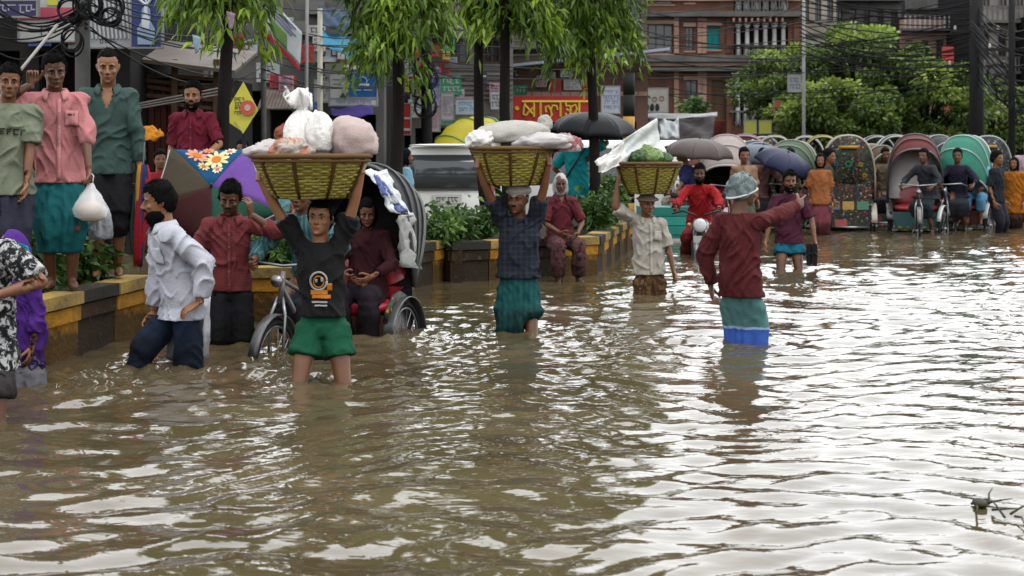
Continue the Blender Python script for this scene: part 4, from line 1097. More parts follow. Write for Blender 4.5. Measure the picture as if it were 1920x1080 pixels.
    # ---- lower garment
    if lower:
        shem = shirt.get('hem', pel.z - .08) if shirt else 9
        g = lower.get('grow', .018) * .75; m_ = MB(); kind = lower['kind']; hem = lower.get('hem', .2)
        if kind in ('lungi', 'skirt'):
            rings = []
            zs = [pel.z + .14, pel.z + .05, pel.z - .06]; zz = pel.z - .16
            while zz > hem + .05: zs.append(zz); zz -= .10
            zs.append(hem)
            for q, zz in enumerate(zs):
                fl = lower.get('flare', .0) * (q / len(zs))
                if zz > pel.z - .1:
                    c = pel + sp * (zz - pel.z); rx, ry = (.128, .096) if q == 0 else ((.150, .110) if q == 1 else (.152, .112)); rx = rx * bulk + g; ry = ry * bulk + g
                else: c, rx, ry = cover(zz, g + .012 + fl)
                if zz > shem + .01: rx -= .034; ry -= .030
                rings.append([c + Vector((rx * math.cos(2 * PI * i / 28), ry * math.sin(2 * PI * i / 28), 0)) for i in range(28)])
            if lower.get('hitch'):       # hem hitched up on one side
                for q in range(max(1, len(rings) - 3), len(rings)):
                    w8 = (q - (len(rings) - 4)) / 3
                    for v_ in rings[q]: v_.z += lower['hitch'] * w8 * max(0, min(1, (v_.x - pel.x) / .12 * (1 if lower.get('side', 1) > 0 else -1) + .3))
            m_.loft(rings)
            def dsp(V, Nn, A_=lower.get('fold', .013), k0=sd):
                c = V.mean(0); th = np.arctan2(V[:, 1] - c[1], V[:, 0] - c[0]); zf = np.clip((pel.z + .1 - V[:, 2]) / .5, .1, 1)
                w_ = np.sin(7 * th + 1.6 * snoise(V * [1, 1, .5], 6, k0, 3) + k0)
                return np.where(V[:, 2] > shem, .15, 1) * (A_ * zf * (w_ + .5 * np.sin(13 * th + 2 * snoise(V * [1, 1, .6], 9, k0 + 2, 3))) + A_ * .5 * (1 - 2 * np.abs(snoise(V * [1, 1, .5], 42, k0 + 3, 4))))
        else:
            rings = []
            for f, rx, ry in ((-.10, .138, .104), (-.04, .140, .104), (.04, .136, .098), (.10, .120, .085)):
                rings.append([pel + sp * f + Vector(((rx * bulk + g) * math.cos(2 * PI * i / 20), (ry * bulk + g) * math.sin(2 * PI * i / 20), 0)) for i in range(20)])
            m_.loft(rings); ext = lower.get('ext', 1.9)        # 1 = knee, 2 = ankle
            for nm in ('L', 'R'):
                hp, kn, an = Lg[nm]; wd = lower.get('wide', 0)
                m_.capsule(hp, hp.lerp(kn, min(.5, max(.05, ext - .35))), .080 + g, .078 + g + wd * .4, 14)
                e1 = min(1, ext); p1 = hp.lerp(kn, e1); h0 = hp.lerp(kn, min(.3, ext * .3)); m_.tube([h0, h0.lerp(p1, .6), p1], [.080 + g, .076 + g + wd * .7, .066 + g + wd] if ext > .6 else [.080 + g, .082 + g + wd * .5, .082 + g + wd], 16)
                if ext > 1:
                    p2 = kn.lerp(an, ext - 1); m_.capsule(kn, kn.lerp(p2, .5), .060 + g, .060 + g + wd, 14); m_.tube([kn.lerp(p2, .3), p2], [.06 + g + wd, .048 + g + wd], 16)
            d0 = fold_disp(lower.get('fold', .009), 8.5, (1, 1, 1.5), sd)
            dsp = lambda V, Nn: d0(V, Nn) * np.where(V[:, 2] > shem, .2, 1) - np.where(V[:, 2] > shem + .01, .012, 0)
        v, f = remesh(m_, max(vox * 1.3, .0135), 2, dsp)
        lo = mesh_obj(lower.get('name', {'lungi': 'lungi', 'skirt': 'skirt', 'shorts': 'shorts', 'trousers': 'trousers'}[kind]), v, f, lower['mat'], root)
        info['lower'] = lo; tuck(bo, lo)
    # ---- shirt
    if shirt:
        g = shirt.get('grow', .020) * .62; m_ = MB(); hem = shirt.get('hem', pel.z - .08); ez = shirt.get('ease', .03) * .62
        rings = []; zs = []
        zz = hem
        while zz < pel.z - .06: zs.append(zz); zz += .08
        for zz in zs:
            c, rx, ry = cover(zz, g + ez * .8); c = Vector(((c.x + pel.x * 1.0) / 2, (c.y + pel.y) / 2, zz)); rx = max(rx, .146 * bulk + g + ez * .6); ry = max(ry, .110 * bulk + g + ez * .6)
            rings.append([c + Vector((rx * math.cos(2 * PI * i / 24), ry * math.sin(2 * PI * i / 24), 0)) for i in range(24)])
        for f, rx, ry in ring_spec:
            c = pel + sp * f
            if c.z < max(hem, pel.z - .06) + .02: continue
            if f > .5: rx, ry = .070, .064
            gg = g + ez * max(0, min(1, (.40 - f) / .25)); gg = gg if f < .5 else .004
            rings.append([c + tw(f / .53, Vector(((rx * (bulk if f < .4 else 1) + gg) * math.cos(2 * PI * i / 24), (ry * (bulk if f < .45 else 1) + gg) * math.sin(2 * PI * i / 24), 0))) for i in range(24)])
        m_.loft(rings)
        sl = shirt.get('sleeve', .7)       # 1 = elbow, 2 = wrist
        if isinstance(sl, (int, float)): sl = {'L': sl, 'R': sl}
        sg_ = shirt.get('sgrow', g) * .52
        for nm, sg in (('L', 1), ('R', -1)):
            sh, el, wr, spc = A[nm]
            m_.capsule(nb - sp * .080 + lat * sg * .085, sh, .074 + g * .45, .060 + g * .6, 14)
            e1 = min(1, sl[nm]); pe = sh.lerp(el, e1)
            m_.tube([sh, sh.lerp(pe, .5), pe], [.055 + g * .5, .054 + sg_ * .9, .052 + sg_ * (1.15 if sl[nm] < 1 else .8)], 16)
            if sl[nm] > 1:
                p2 = el.lerp(wr, sl[nm] - 1); m_.capsule(el, el.lerp(p2, .5), .044 + sg_ * .8, .046 + sg_ * .8, 14); m_.tube([el, el.lerp(p2, .6), p2], [.045 + sg_ * .8, .046 + sg_ * .8, .036 + sg_ * .8], 16)
        v, f = remesh(m_, max(vox * .95, .0100), 2, fold_disp(shirt.get('fold', .012) * 1.5, 8.5, (1.2, 1, 1.5), sd + 1))
        vn = shirt.get('vneck', 0)
        if vn:
            Nn = vnormals(v, f); loc = np.array([tuple(p) for p in v]) - np.array(nb)
            dep = loc[:, 2] + vn; k = (loc[:, 1] < -.01) & (np.abs(loc[:, 0] - np.array(lean)[0] * .0) < np.clip(dep, 0, 1) * .42) & (dep > 0)
            v[k] -= Nn[k] * .034
        so = mesh_obj('shirt', v, f, shirt['mat'], root); info['shirt'] = so; info['sv'] = v
        tuck(bo, so, .010, lambda q: q.z > nb.z - .012 or (vn and q.y < nb.y and q.z > nb.z - vn - .02 and abs(q.x - nb.x) < .11))
        if lower: tuck(info['lower'], so, .007)
        if shirt.get('collar'):
            cm = MB(); rr0 = .066; G = []
            for j, (dr, dz) in enumerate(((.0, -.012), (.006, .020), (.014, .030), (.030, .004), (.040, -.020))):
                row = []
                for i in range(25):
                    t = R(-62 + 304 * i / 24); op = abs(i - 12) / 12.0
                    ww = dr * (1 + .5 * op ** 4); row.append(nb + Vector((0, -.004, 0)) + tw(1, Vector(((rr0 + ww) * math.cos(t), (rr0 + ww) * math.sin(t) * .96, dz - .028 * op ** 3 - (.02 * op ** 6 if j > 2 else 0)))))
                G.append(row)
            cm.sheet(G, .004); cm.build('collar', shirt.get('cmat', shirt['mat']), root, True)
        if shirt.get('placket'):
            decal(info, 'placket', [(-.014, .014)], shirt.get('cmat', shirt['mat']), hem + .02, nb.z - .05, shirt.get('px', 0))
            for k in range(5):
                zz = hem + .08 + k * (nb.z - .12 - hem) / 5; yy = front_y(info['sv'], shirt.get('px', 0), zz)
                MB().ell((shirt.get('px', 0), yy - .008, zz), (.006, .003, .006), 8, 5).build('button', mat(shirt.get('bcol', (.5, .48, .45)), .3), root, True)
        if shirt.get('pocket'):
            pxx, pzz = shirt['pocket']; patch(info, 'pocket', pxx - .045, pxx + .045, pzz - .055, pzz + .055, shirt.get('cmat', shirt['mat']), .007)
    return info
from mathutils.bvhtree import BVHTree
def tuck(bo, garment, depth=.010, keep=None):
    """press the skin under a garment so that it never shows through the cloth"""
    g = garment.data; bv = BVHTree.FromPolygons([v.co for v in g.vertices], [tuple(p.vertices) for p in g.polygons])
    me = bo.data; n = len(me.vertices); C = np.empty(n * 3); me.vertices.foreach_get('co', C); Nn = np.empty(n * 3); me.vertices.foreach_get('normal', Nn)
    C = C.reshape(-1, 3); Nn = Nn.reshape(-1, 3); lo = np.array([v.co for v in g.vertices]); mn, mx2 = lo.min(0) - .03, lo.max(0) + .03
    for i in np.nonzero(((C > mn) & (C < mx2)).all(1))[0]:
        q = Vector(C[i])
        if keep and keep(q): continue
        loc, nn, k, d = bv.find_nearest(q, .05)
        if loc is None or nn.dot(Vector(Nn[i])) < .55: continue
        if (q - loc).dot(nn) > -depth: C[i] = loc - nn * depth
    me.vertices.foreach_set('co', C.ravel()); me.update()
def front_y(sv, x, z, sgn=1):
    k = (np.abs(sv[:, 0] - x) < .018) & (np.abs(sv[:, 2] - z) < .018)
    if not k.any(): k = (np.abs(sv[:, 0] - x) < .05) & (np.abs(sv[:, 2] - z) < .05)
    if not k.any(): return 0
    return sv[k, 1].min() if sgn > 0 else sv[k, 1].max()
def patch(info, name, x0, x1, z0, z1, m, off=.006, n=6, parent=None):
    """piece of cloth or print lying on the front of the shirt"""
    G = []
    for j in range(n + 1):
        G.append([Vector((x0 + (x1 - x0) * i / n, front_y(info['sv'], x0 + (x1 - x0) * i / n, z0 + (z1 - z0) * j / n) - off, z0 + (z1 - z0) * j / n)) for i in range(n + 1)])
    return MB().sheet(G, .003).build(name, m, parent or info['root'], True)
def decal(info, name, spans, m, z0, z1, px=0):
    for a, b_ in spans:
        G = [[Vector((px + xx, front_y(info['sv'], px, z0 + (z1 - z0) * j / 16) - .005, z0 + (z1 - z0) * j / 16)) for xx in (a, (a + b_) / 2, b_)] for j in range(17)]
        MB().sheet(G, .004).build(name, m, info['root'], True)
def to_local(info, p):
    r = info; M = Matrix.Translation(r['loc']) if False else None
def lloc(x, y, z, yaw, H, P):
    """world point -> person's own frame"""
    s = H / 1.70; v = (Vector(P) - Vector((x, y, z))) / s; a = -R(yaw)
    return (v.x * math.cos(a) - v.y * math.sin(a), v.x * math.sin(a) + v.y * math.cos(a), v.z)
def wpt(info, v):
    r = info['root']; a = r.rotation_euler.z; s = info['s']; v = Vector(v) * s
    return Vector((v.x * math.cos(a) - v.y * math.sin(a), v.x * math.sin(a) + v.y * math.cos(a), v.z)) + r.location
# ------------------------------------------------------------------ the people in the picture
TEALC = (.010, .115, .125); MAR = (.135, .022, .026)
# 1 porter boy in black, both hands on the basket
x, y = atx(603, 10.05), 10.05; H = 1.58
def P1(px, py, Y): return lloc(x, y, GZ, 0, H, at(px, py, Y))
BZ1 = at(580, 292, 10.0).z
por1 = person('boy porter in black printed shirt and green shorts carrying a wide basket on his head', x, y, GZ, 0, H, pel=(.01, 0, .90), lean=(-.02, -.01), head=(-8, -4, 2),
    Rr=dict(w=P1(474, 312, 9.95), pole=(-1, -.1, -.6), hand='hook', hd=(.15, .3, 1), pn=(.6, .55, -.2)), L=dict(w=P1(682, 306, 9.95), pole=(1, -.1, -.6), hand='hook', hd=(-.15, .3, 1), pn=(-.6, .55, -.2)),
    lR=(-.17, -.02, .085), lL=(.19, .06, .085), skin=SKIN_A, hair='full', shirt=dict(mat=cloth((.012, .012, .013)), sleeve=.75, sgrow=.032, grow=.022, hem=.88, ease=.02, fold=.012),
    lower=dict(kind='shorts', mat=cloth((.008, .085, .042)), ext=.54, wide=.024, grow=.018, fold=.012), vox=.010)
sv = por1['sv']; OR = mat((.55, .19, .02), .6, .3, 30); GY = mat((.42, .40, .38), .6, .3, 30)
def ring_print(info, name, cx, cz, rx, rz, wd, m, a0=0, a1=2 * PI, n=22):
    P = []
    for k in range(n + 1):
        t = a0 + (a1 - a0) * k / n; xx, zz = cx + rx * math.cos(t), cz + rz * math.sin(t); P.append((xx, front_y(info['sv'], xx, zz) - .004, zz))
    MB().tube(P, wd, 5).build(name, m, info['root'], True)
ring_print(por1, 'print_outline', -.005, 1.175, .055, .06, .008, GY)
ring_print(por1, 'print_outline', -.005, 1.17, .034, .038, .005, OR)
patch(por1, 'print_band', -.06, .055, 1.085, 1.115, OR, .007); patch(por1, 'print_band', -.05, .075, 1.06, 1.083, OR, .007); patch(por1, 'print_swash', .05, .085, 1.11, 1.16, OR, .007, 4)
patch(por1, 'print_mark', -.028, -.012, 1.165, 1.19, GY, .008, 3); patch(por1, 'print_mark', .010, .024, 1.17, 1.20, GY, .008, 3)
patch(por1, 'print_line', -.05, .055, 1.03, 1.042, GY, .007); patch(por1, 'print_line', -.03, .055, 1.008, 1.018, GY, .007)

# 2 older porter in navy polo
x, y = atx(972, 12.75), 12.75; H = 1.62
def P2(px, py, Y): return lloc(x, y, GZ, 0, H, at(px, py, Y))
por2 = person('older porter in dark navy checked shirt and teal lungi with a loaded basket', x, y, GZ, 0, H, pel=(0, 0, .885), lean=(.0, .0), head=(-22, 4, 0), bulk=1.10,
    Rr=dict(w=P2(888, 292, 12.55), pole=(-1, -.1, -.8), hand='hook', hd=(.12, .3, 1), pn=(.7, .5, -.1)), L=dict(w=P2(1032, 294, 12.55), pole=(1, -.1, -.8), hand='hook', hd=(-.1, .3, 1), pn=(-.7, .5, -.1)),
    lR=(-.09, .03, .085), lL=(.10, -.10, .085), skin=SKIN_B, hair='crop', stubble=.35, shirt=dict(mat=cloth((.016, .020, .030), 'check', (.035, .042, .058), 1.0), sleeve=.72, sgrow=.034, hem=.88, grow=.022, ease=.022, fold=.012, collar=True),
    lower=dict(kind='lungi', mat=cloth((.006, .060, .062), 'stripes', (.01, .09, .085), .8), hem=.40, fold=.016, hitch=.20), vox=.010)
cap_shell('head_ring', por2['root'], por2['hM'], cloth((.55, .52, .47)), .160, .150, .14, r=(.096, .122, .098), c=(0, .008, .150), amp=.006)

# 3 thin porter in cream shirt, one hand up
x, y = atx(1216, 15.8), 15.8; H = 1.52
def P3(px, py, Y): return lloc(x, y, GZ - .06, 8, H, at(px, py, Y))
por3 = person('thin porter in dirty cream shirt steadying a basket with one raised hand', x, y, GZ - .06, 8, H, pel=(0, 0, .885), lean=(-.02, .0), head=(8, 8, 0),
    Rr=dict(w=P3(1158, 345, 15.7), pole=(-1, -.3, -.5), hand='hook', hd=(.25, .2, 1), pn=(.8, .3, 0)), L=dict(w=(.27, -.06, .82), pole=(1, .5, 0), hand='relax'),
    skin=SKIN_B, hair=None, shirt=dict(mat=cloth((.46, .42, .36)), sleeve=.92, sgrow=.036, hem=.79, grow=.022, ease=.035, fold=.015, collar=True, placket=True, cmat=cloth((.52, .48, .42)), pocket=(.08, 1.22)),
    lower=dict(kind='lungi', mat=cloth((.26, .14, .05), 'floral', (.10, .05, .02), .5), hem=.42, fold=.020), vox=.011)
cap_shell('cap', por3['root'], por3['hM'], cloth((.23, .17, .13)), .150, .125, .10, r=(.090, .116, .100), c=(0, .006, .135), amp=.005)
cm = MB().lathe([(.05, .175), (.10, .172), (.122, .158), (.118, .150), (.08, .160)], (0, 0, 0), 20); cm.V = [por3['hM'] @ v for v in cm.V]; cm.build('cap_brim', cloth((.23, .17, .13)), por3['root'], True)

# 4 pointing man, seen from behind
x, y = atx(1388, 11.95), 11.95; H = 1.70
def P4(px, py, Y): return lloc(x, y, GZ, 146, H, at(px, py, Y))
man4 = person('pointing man in maroon long sleeves and blue lungi with a plastic bag on his head', x, y, GZ, 146, H, bulk=.96, pel=(0, 0, .90), lean=(.0, -.02), head=(-26, 4, 0),
    Rr=dict(w=P4(1506, 380, 12.35), pole=(-.1, .2, -1), hand='point'), L=dict(w=(.26, -.03, .86), pole=(1, .6, 0)),
    skin=SKIN_C, hair='crop', shirt=dict(mat=cloth((.090, .014, .016), 'speckle', (.20, .05, .055), 1.0), sleeve=1.92, sgrow=.022, hem=.80, grow=.022, ease=.022, fold=.012),
    lower=dict(kind='lungi', mat=None, hem=.40, grow=.02, fold=.008), vox=.010)
m, nt, b = _new('lungi_banded'); co = coords(nt); sx = N(nt, 'ShaderNodeSeparateXYZ'); nt.links.new(co, sx.inputs[0])
c = mixc(nt, noise(nt, co, 12, 4), (.02, .075, .075), (.05, .13, .13))
ad = N(nt, 'ShaderNodeMath', operation='MULTIPLY_ADD'); nt.links.new(noise(nt, co, 9, 3), ad.inputs[0]); ad.inputs[1].default_value = .05; nt.links.new(sx.outputs['Z'], ad.inputs[2])
c = mixc(nt, ramp(nt, ad.outputs[0], [(.595, 1), (.605, 0)]), c, (.22, .30, .45)); c = mixc(nt, ramp(nt, ad.outputs[0], [(.578, 1), (.585, 0)]), c, (.010, .055, .26))
nt.links.new(c, b.inputs['Base Color']); b.inputs['Roughness'].default_value = .8; bump(nt, b, noise(nt, co, 60, 4), .004, .6)
man4['lower'].data.materials.clear(); man4['lower'].data.materials.append(m)
cap_shell('plastic_cap', man4['root'], man4['hM'], cloth((.26, .31, .31), 'floral', (.12, .15, .155), .35, rough=.5), .140, .085, .03, r=(.086, .112, .116), c=(0, .010, .120), amp=.012, freq=30)
rim = MB().torus((0, .008, 0), .1, .012, 'z', 28, 6); rim.V = [man4['hM'] @ Vector((v.x * .90, v.y * 1.10, v.z * .7 + .095 - .42 * v.y)) for v in rim.V]; rim.build('cap_band', cloth((.62, .64, .66), rough=.5), man4['root'], True)

# 5 bearded man in white, walking left
x, y = atx(338, 10.75), 10.75; H = 1.70; YW = -62
def P5(px, py, Y): return lloc(x, y, GZ, YW, H, at(px, py, Y))
man5 = person('bearded man in white long-sleeved shirt and rolled jeans wading left', x, y, GZ, YW, H, pel=(0, .02, .89), lean=(0, -.13), head=(-12, 8, 0), bulk=1.04,
    L=dict(w=P5(372, 568, 10.55), pole=(.4, 1, -.1), hand='relax', hd=(-.2, -.9, -.5), pn=(-.3, -.2, -.9)), Rr=dict(w=(-.20, -.12, .80), pole=(-.5, 1, 0)),
    lR=(-.10, -.30, .12), lL=(.10, .26, .10), skin=SKIN_A, hair='full', beard=.022, shirt=dict(mat=cloth((.60, .61, .68)), sleeve=1.86, sgrow=.030, hem=.77, grow=.024, ease=.035, fold=.015, collar=True, pocket=(.08, 1.2)),
    lower=dict(kind='trousers', mat=cloth((.012, .022, .045)), ext=1.5, wide=.012, fold=.010), vox=.010)
# loose white tail of cloth hanging behind him
sheet_obj('cloth_tail', (at(384, 560, 10.72), at(396, 556, 10.80), at(390, 672, 10.82), at(380, 676, 10.74)), 4, 10, 0, cloth((.60, .61, .67)), 'thin white cloth tail hanging behind the bearded man', 'cloth', wr=.006)
sheet_obj('cloth_tail', (at(322, 600, 10.80), at(345, 596, 10.80), at(348, 682, 10.85), at(310, 672, 10.80)), 6, 8, 0, cloth((.42, .43, .48)), 'grey white cloth fold between the legs of the bearded man', 'cloth', wr=.012)

# 6 man in brick red shirt behind him
x, y = atx(432, 12.0), 12.0; H = 1.66
def P6(px, py, Y): return lloc(x, y, GZ, 6, H, at(px, py, Y))
man6 = person('man in brick red shirt and black trousers looking down at his hand', x, y, GZ, 6, H, head=(-6, 22, 4), lean=(0, -.03),
    L=dict(w=P6(470, 402, 11.75), pole=(.9, .2, -.6), hand='cup', hd=(-.1, -.2, 1), pn=(-.6, .4, 0)), Rr=dict(w=(-.25, -.05, .86), pole=(-1, .6, 0)),
    skin=SKIN_C, hair='full', stubble=.4, shirt=dict(mat=cloth((.21, .045, .048), 'check', (.16, .03, .035), 2.0), sleeve={'L': 1.5, 'R': 1.7}, sgrow=.028, hem=.84, grow=.022, ease=.03, fold=.012, collar=True, placket=True, bcol=(.2, .1, .1)),
    lower=dict(kind='trousers', mat=cloth((.010, .010, .012)), ext=1.95, wide=.012), vox=.011)

# 7 pink shirt man standing on the planter
x, y = atx(112, 11.25), 11.25; H = 1.66; ZP = PT
def P7(px, py, Y): return lloc(x, y, ZP, 14, H, at(px, py, Y))
man7 = person('man in pink shirt and teal lungi on the planter, one hand raised', x, y, ZP, 14, H, head=(10, 16, -4), lean=(-.03, -.02),
    Rr=dict(w=P7(58, 158, 11.05), pole=(-1, .2, -1), hand='grip', hd=(.1, -.1, 1), pn=(.3, -1, 0)), L=dict(w=P7(168, 325, 11.05), pole=(1, .6, 0), hand='hook', hd=(0, -.05, -1)),
    lL=(.085, -.02, .085), lR=(-.06, .04, .085), skin=SKIN_C, hair='full', shirt=dict(mat=cloth((.56, .215, .22)), sleeve={'L': 1.15, 'R': 1.25}, sgrow=.030, hem=.78, grow=.024, ease=.028, fold=.014, collar=True, placket=True, pocket=(.085, 1.24), cmat=cloth((.60, .25, .25)), bcol=(.6, .4, .4)),
    lower=dict(kind='lungi', mat=cloth(TEALC), hem=.28, fold=.016), vox=.0105)
patch(man7, 'pocket_mark', .06, .105, 1.262, 1.272, BLACK(), .014, 3)

# 8 green shirt man
x, y = atx(203, 12.3), 12.3; H = 1.74
man8 = person('young man in dark green long-sleeved top standing tallest on the planter', x, y, PT, 8, H, head=(4, 12, 0), lean=(0, 0),
    L=dict(w=(.24, -.05, .80), pole=(1, .5, 0)), Rr=dict(w=(-.22, -.10, .80), pole=(-1, .5, 0)), lL=(.07, 0, .085), lR=(-.05, -.05, .085),
    skin=SKIN_A, hair='crop', stubble=.25, shirt=dict(mat=cloth((.050, .090, .078)), sleeve=1.85, sgrow=.024, hem=.78, grow=.022, ease=.026, fold=.011, collar=True, vneck=.16, cmat=cloth((.06, .10, .088))),
    lower=dict(kind='trousers', mat=cloth((.008, .008, .010)), ext=1.35, wide=.02), vox=.0105)

# 9 olive T-shirt man at the left edge
x, y = atx(16, 10.9), 10.9; H = 1.58
man9 = person('man in olive T-shirt at the left edge beside the pink shirt', x, y, PT - .02, 12, H, head=(8, 6, 3), lean=(0, 0),
    L=dict(w=lloc(x, y, PT - .02, 12, H, at(47, 382, 10.75)), pole=(1, .6, 0)), skin=SKIN_B, hair='full', stubble=.2,
    shirt=dict(mat=cloth((.20, .225, .155)), sleeve=.85, sgrow=.040, hem=.76, grow=.024, ease=.03, fold=.013), lower=dict(kind='lungi', mat=cloth((.03, .03, .05)), hem=.25), vox=.0105)
tx = cloth((.035, .045, .03))
for k, (a, b_) in enumerate(((-.15, -.11), (-.10, -.06), (-.05, -.012), (-.002, .035), (.045, .085), (.095, .13))):
    zc = 1.235 - .004 * k
    patch(man9, 'letter', a, a + .009, zc - .022, zc + .022, tx, .007, 3)
    patch(man9, 'letter', a + .0095, b_, zc + .012, zc + .022, tx, .007, 3)
    if k % 2 == 0: patch(man9, 'letter', a + .0095, b_ - .008, zc - .022, zc - .013, tx, .007, 3)
    if k < 4: patch(man9, 'letter', a + .0095, b_ - .01, zc - .005, zc + .004, tx, .007, 3)

# 10 floral shirt man cropped by the left edge
x, y = atx(-28, 8.75), 8.75; H = 1.70
man10 = person('man in black and white floral shirt cut off by the left edge', x, y, GZ, -20, H, head=(-10, 5, 0), lean=(0, -.02),
    L=dict(w=lloc(x, y, GZ, -20, H, at(-10, 555, 8.45)), pole=(1, .9, .1)), lL=(.14, .10, .085), skin=SKIN_B, hair='short',
    shirt=dict(mat=cloth((.55, .55, .55), 'floral', (.012, .012, .014), .75), sleeve=.88, sgrow=.042, hem=.72, grow=.026, ease=.03, fold=.012), lower=dict(kind='shorts', mat=cloth((.05, .045, .045)), ext=.75, wide=.02), vox=.0105)
# 11 woman in purple beside him
x, y = atx(42, 10.0), 10.0
wom11 = person('short woman in purple headscarf and tunic with grey skirt behind the floral shirt', x, y, GZ, -25, 1.40, head=(-10, 10, 0), lean=(-.02, -.05), fem=True,
    shirt=dict(mat=cloth((.075, .020, .20)), sleeve=1.6, hem=.66, grow=.02, ease=.05, fold=.018), lower=dict(kind='skirt', mat=cloth((.26, .26, .30)), hem=.32, flare=.16, fold=.022), hair=None, vox=.012)
cap_shell('headscarf', wom11['root'], wom11['hM'], cloth((.09, .025, .24)), .165, -.02, -.10, r=(.094, .122, .175), c=(0, .020, .068), amp=.008, freq=20)
sheet_obj('scarf', (at(34, 455, 9.72), at(52, 462, 9.74), at(64, 500, 9.76), at(46, 510, 9.74)), 6, 8, 0, cloth((.01, .28, .32)), 'teal scarf end over the purple tunic', 'scarf', wr=.010)

# 12 crimson man behind the open umbrella
x, y = atx(362, 14.4), 14.4
man12 = person('man in crimson shirt looking over the flowered umbrella', x, y, PT - .05, 0, 1.62, head=(2, 6, 0), pel=(0, 0, .90),
    L=dict(w=(.16, -.30, 1.0), pole=(1, .4, -.5), hand='grip'), skin=SKIN_A, hair='short', beard=.006, shirt=dict(mat=cloth((.150, .012, .028)), sleeve=.9, hem=.8, collar=True, placket=True, bcol=(.3, .1, .1)), lower=dict(kind='trousers', mat=cloth((.02, .02, .03))), vox=.0115)

# 13 seated woman in maroon with white scarf on the planter edge
x, y = atx(1050, 17.45), 17.45
wom13 = person('woman in maroon shirt and white headscarf sitting on the planter edge', x, y, -.09, 14, 1.52, pel=(0, .02, .58), lean=(0, -.03), head=(-10, 6, 0), fem=True,
    lL=(.13, -.34, .12), lR=(-.12, -.34, .12), L=dict(w=(.14, -.27, .66), pole=(1, .5, -.3)), Rr=dict(w=(-.08, -.28, .68), pole=(-1, .5, -.3)), skin=SKIN_C, hair=None,
    shirt=dict(mat=cloth((.105, .014, .022), 'check', (.15, .03, .04), 2), sleeve=.95, sgrow=.03, hem=.52, collar=True, vneck=.08), lower=dict(kind='trousers', mat=cloth((.02, .016, .018), 'floral', (.13, .05, .05), .6), ext=1.9, wide=.02, grow=.02), vox=.012)
cap_shell('headscarf', wom13['root'], wom13['hM'], cloth((.55, .53, .52)), .165, -.02, -.10, r=(.092, .118, .165), c=(0, .018, .075), amp=.006, freq=20)

# 14 man in turquoise polo under the black umbrella, seen from behind
x, y = atx(1082, 20.6), 20.6; Z14 = .06
man14 = person('man in turquoise polo holding a black umbrella, back turned', x, y, Z14, 165, 1.62, head=(10, 4, 0),
    Rr=dict(w=lloc(x, y, Z14, 165, 1.62, at(1112, 292, 20.5)), pole=(-1, .5, -.4), hand='grip'), L=dict(w=(.2, -.22, 1.0), pole=(1, .6, 0)), skin=SKIN_B, hair='short',
    shirt=dict(mat=cloth((.010, .27, .29)), sleeve=.85, sgrow=.035, hem=.76, ease=.03, fold=.012), lower=dict(kind='trousers', mat=cloth((.20, .20, .20)), ext=1.35, wide=.03), vox=.012)
MB().tube([(-.14, .10, 1.42), (-.05, .135, 1.28), (.06, .14, 1.12), (.17, .08, .95)], .012, 6).build('bag_strap', BLACK(), man14['root'], True)

# 15 maroon T-shirt man with blue shorts
x, y = atx(1480, 18.8), 18.8
man15 = person('bearded man in maroon T-shirt and blue shorts holding sandals', x, y, GZ - .02, -4, 1.62, head=(6, 4, 0), L=dict(w=(.30, -.10, .86), pole=(1, .4, 0), hand='hook'), Rr=dict(w=(-.30, -.12, .84), pole=(-1, .4, 0)),
    lL=(.09, .02, .085), lR=(-.13, -.06, .085), skin=SKIN_B, hair='full', beard=.008, shirt=dict(mat=cloth((.070, .014, .032)), sleeve=.86, sgrow=.036, hem=.82, ease=.02), lower=dict(kind='shorts', mat=cloth((.012, .12, .19)), ext=.50, wide=.02), vox=.012)

# 16 red rider on the motorcycle, bystanders and rickshaw people
RIDE = dict(pel=(0, .05, .84), lL=(.16, -.25, .30), lR=(-.16, -.22, .22))
x, y = atx(1312, 21.5), 21.5
man16 = person('rider in bright red raincoat on the motorcycle', x, y, GZ + .05, -10, 1.66, head=(4, 8, 0), lean=(0, -.10), L=dict(w=(.30, -.48, 1.05), pole=(1, .5, -.5), hand='grip'), Rr=dict(w=(-.30, -.48, 1.05), pole=(-1, .5, -.5), hand='grip'),
    skin=SKIN_C, hair='full', beard=.01, shirt=dict(mat=cloth((.34, .012, .016)), sleeve=1.8, sgrow=.035, hem=.74, ease=.04, fold=.016), lower=dict(kind='trousers', mat=cloth((.20, .02, .02)), wide=.03), vox=.013, **RIDE)
x, y = atx(1292, 25), 25
man17 = person('man in dark blue sitting under the brown umbrella', x, y, GZ + .35, -75, 1.6, head=(0, 12, 0), lean=(0, -.12), pel=(0, .05, .80), lL=(.12, -.30, .32), lR=(-.12, -.30, .32), L=dict(w=(.2, -.35, .80), pole=(1, .5, 0)), skin=SKIN_B, hair='short', shirt=dict(mat=cloth((.025, .028, .10)), sleeve=.9), lower=dict(kind='trousers', mat=cloth((.30, .29, .25))), vox=.016, eyes=False)
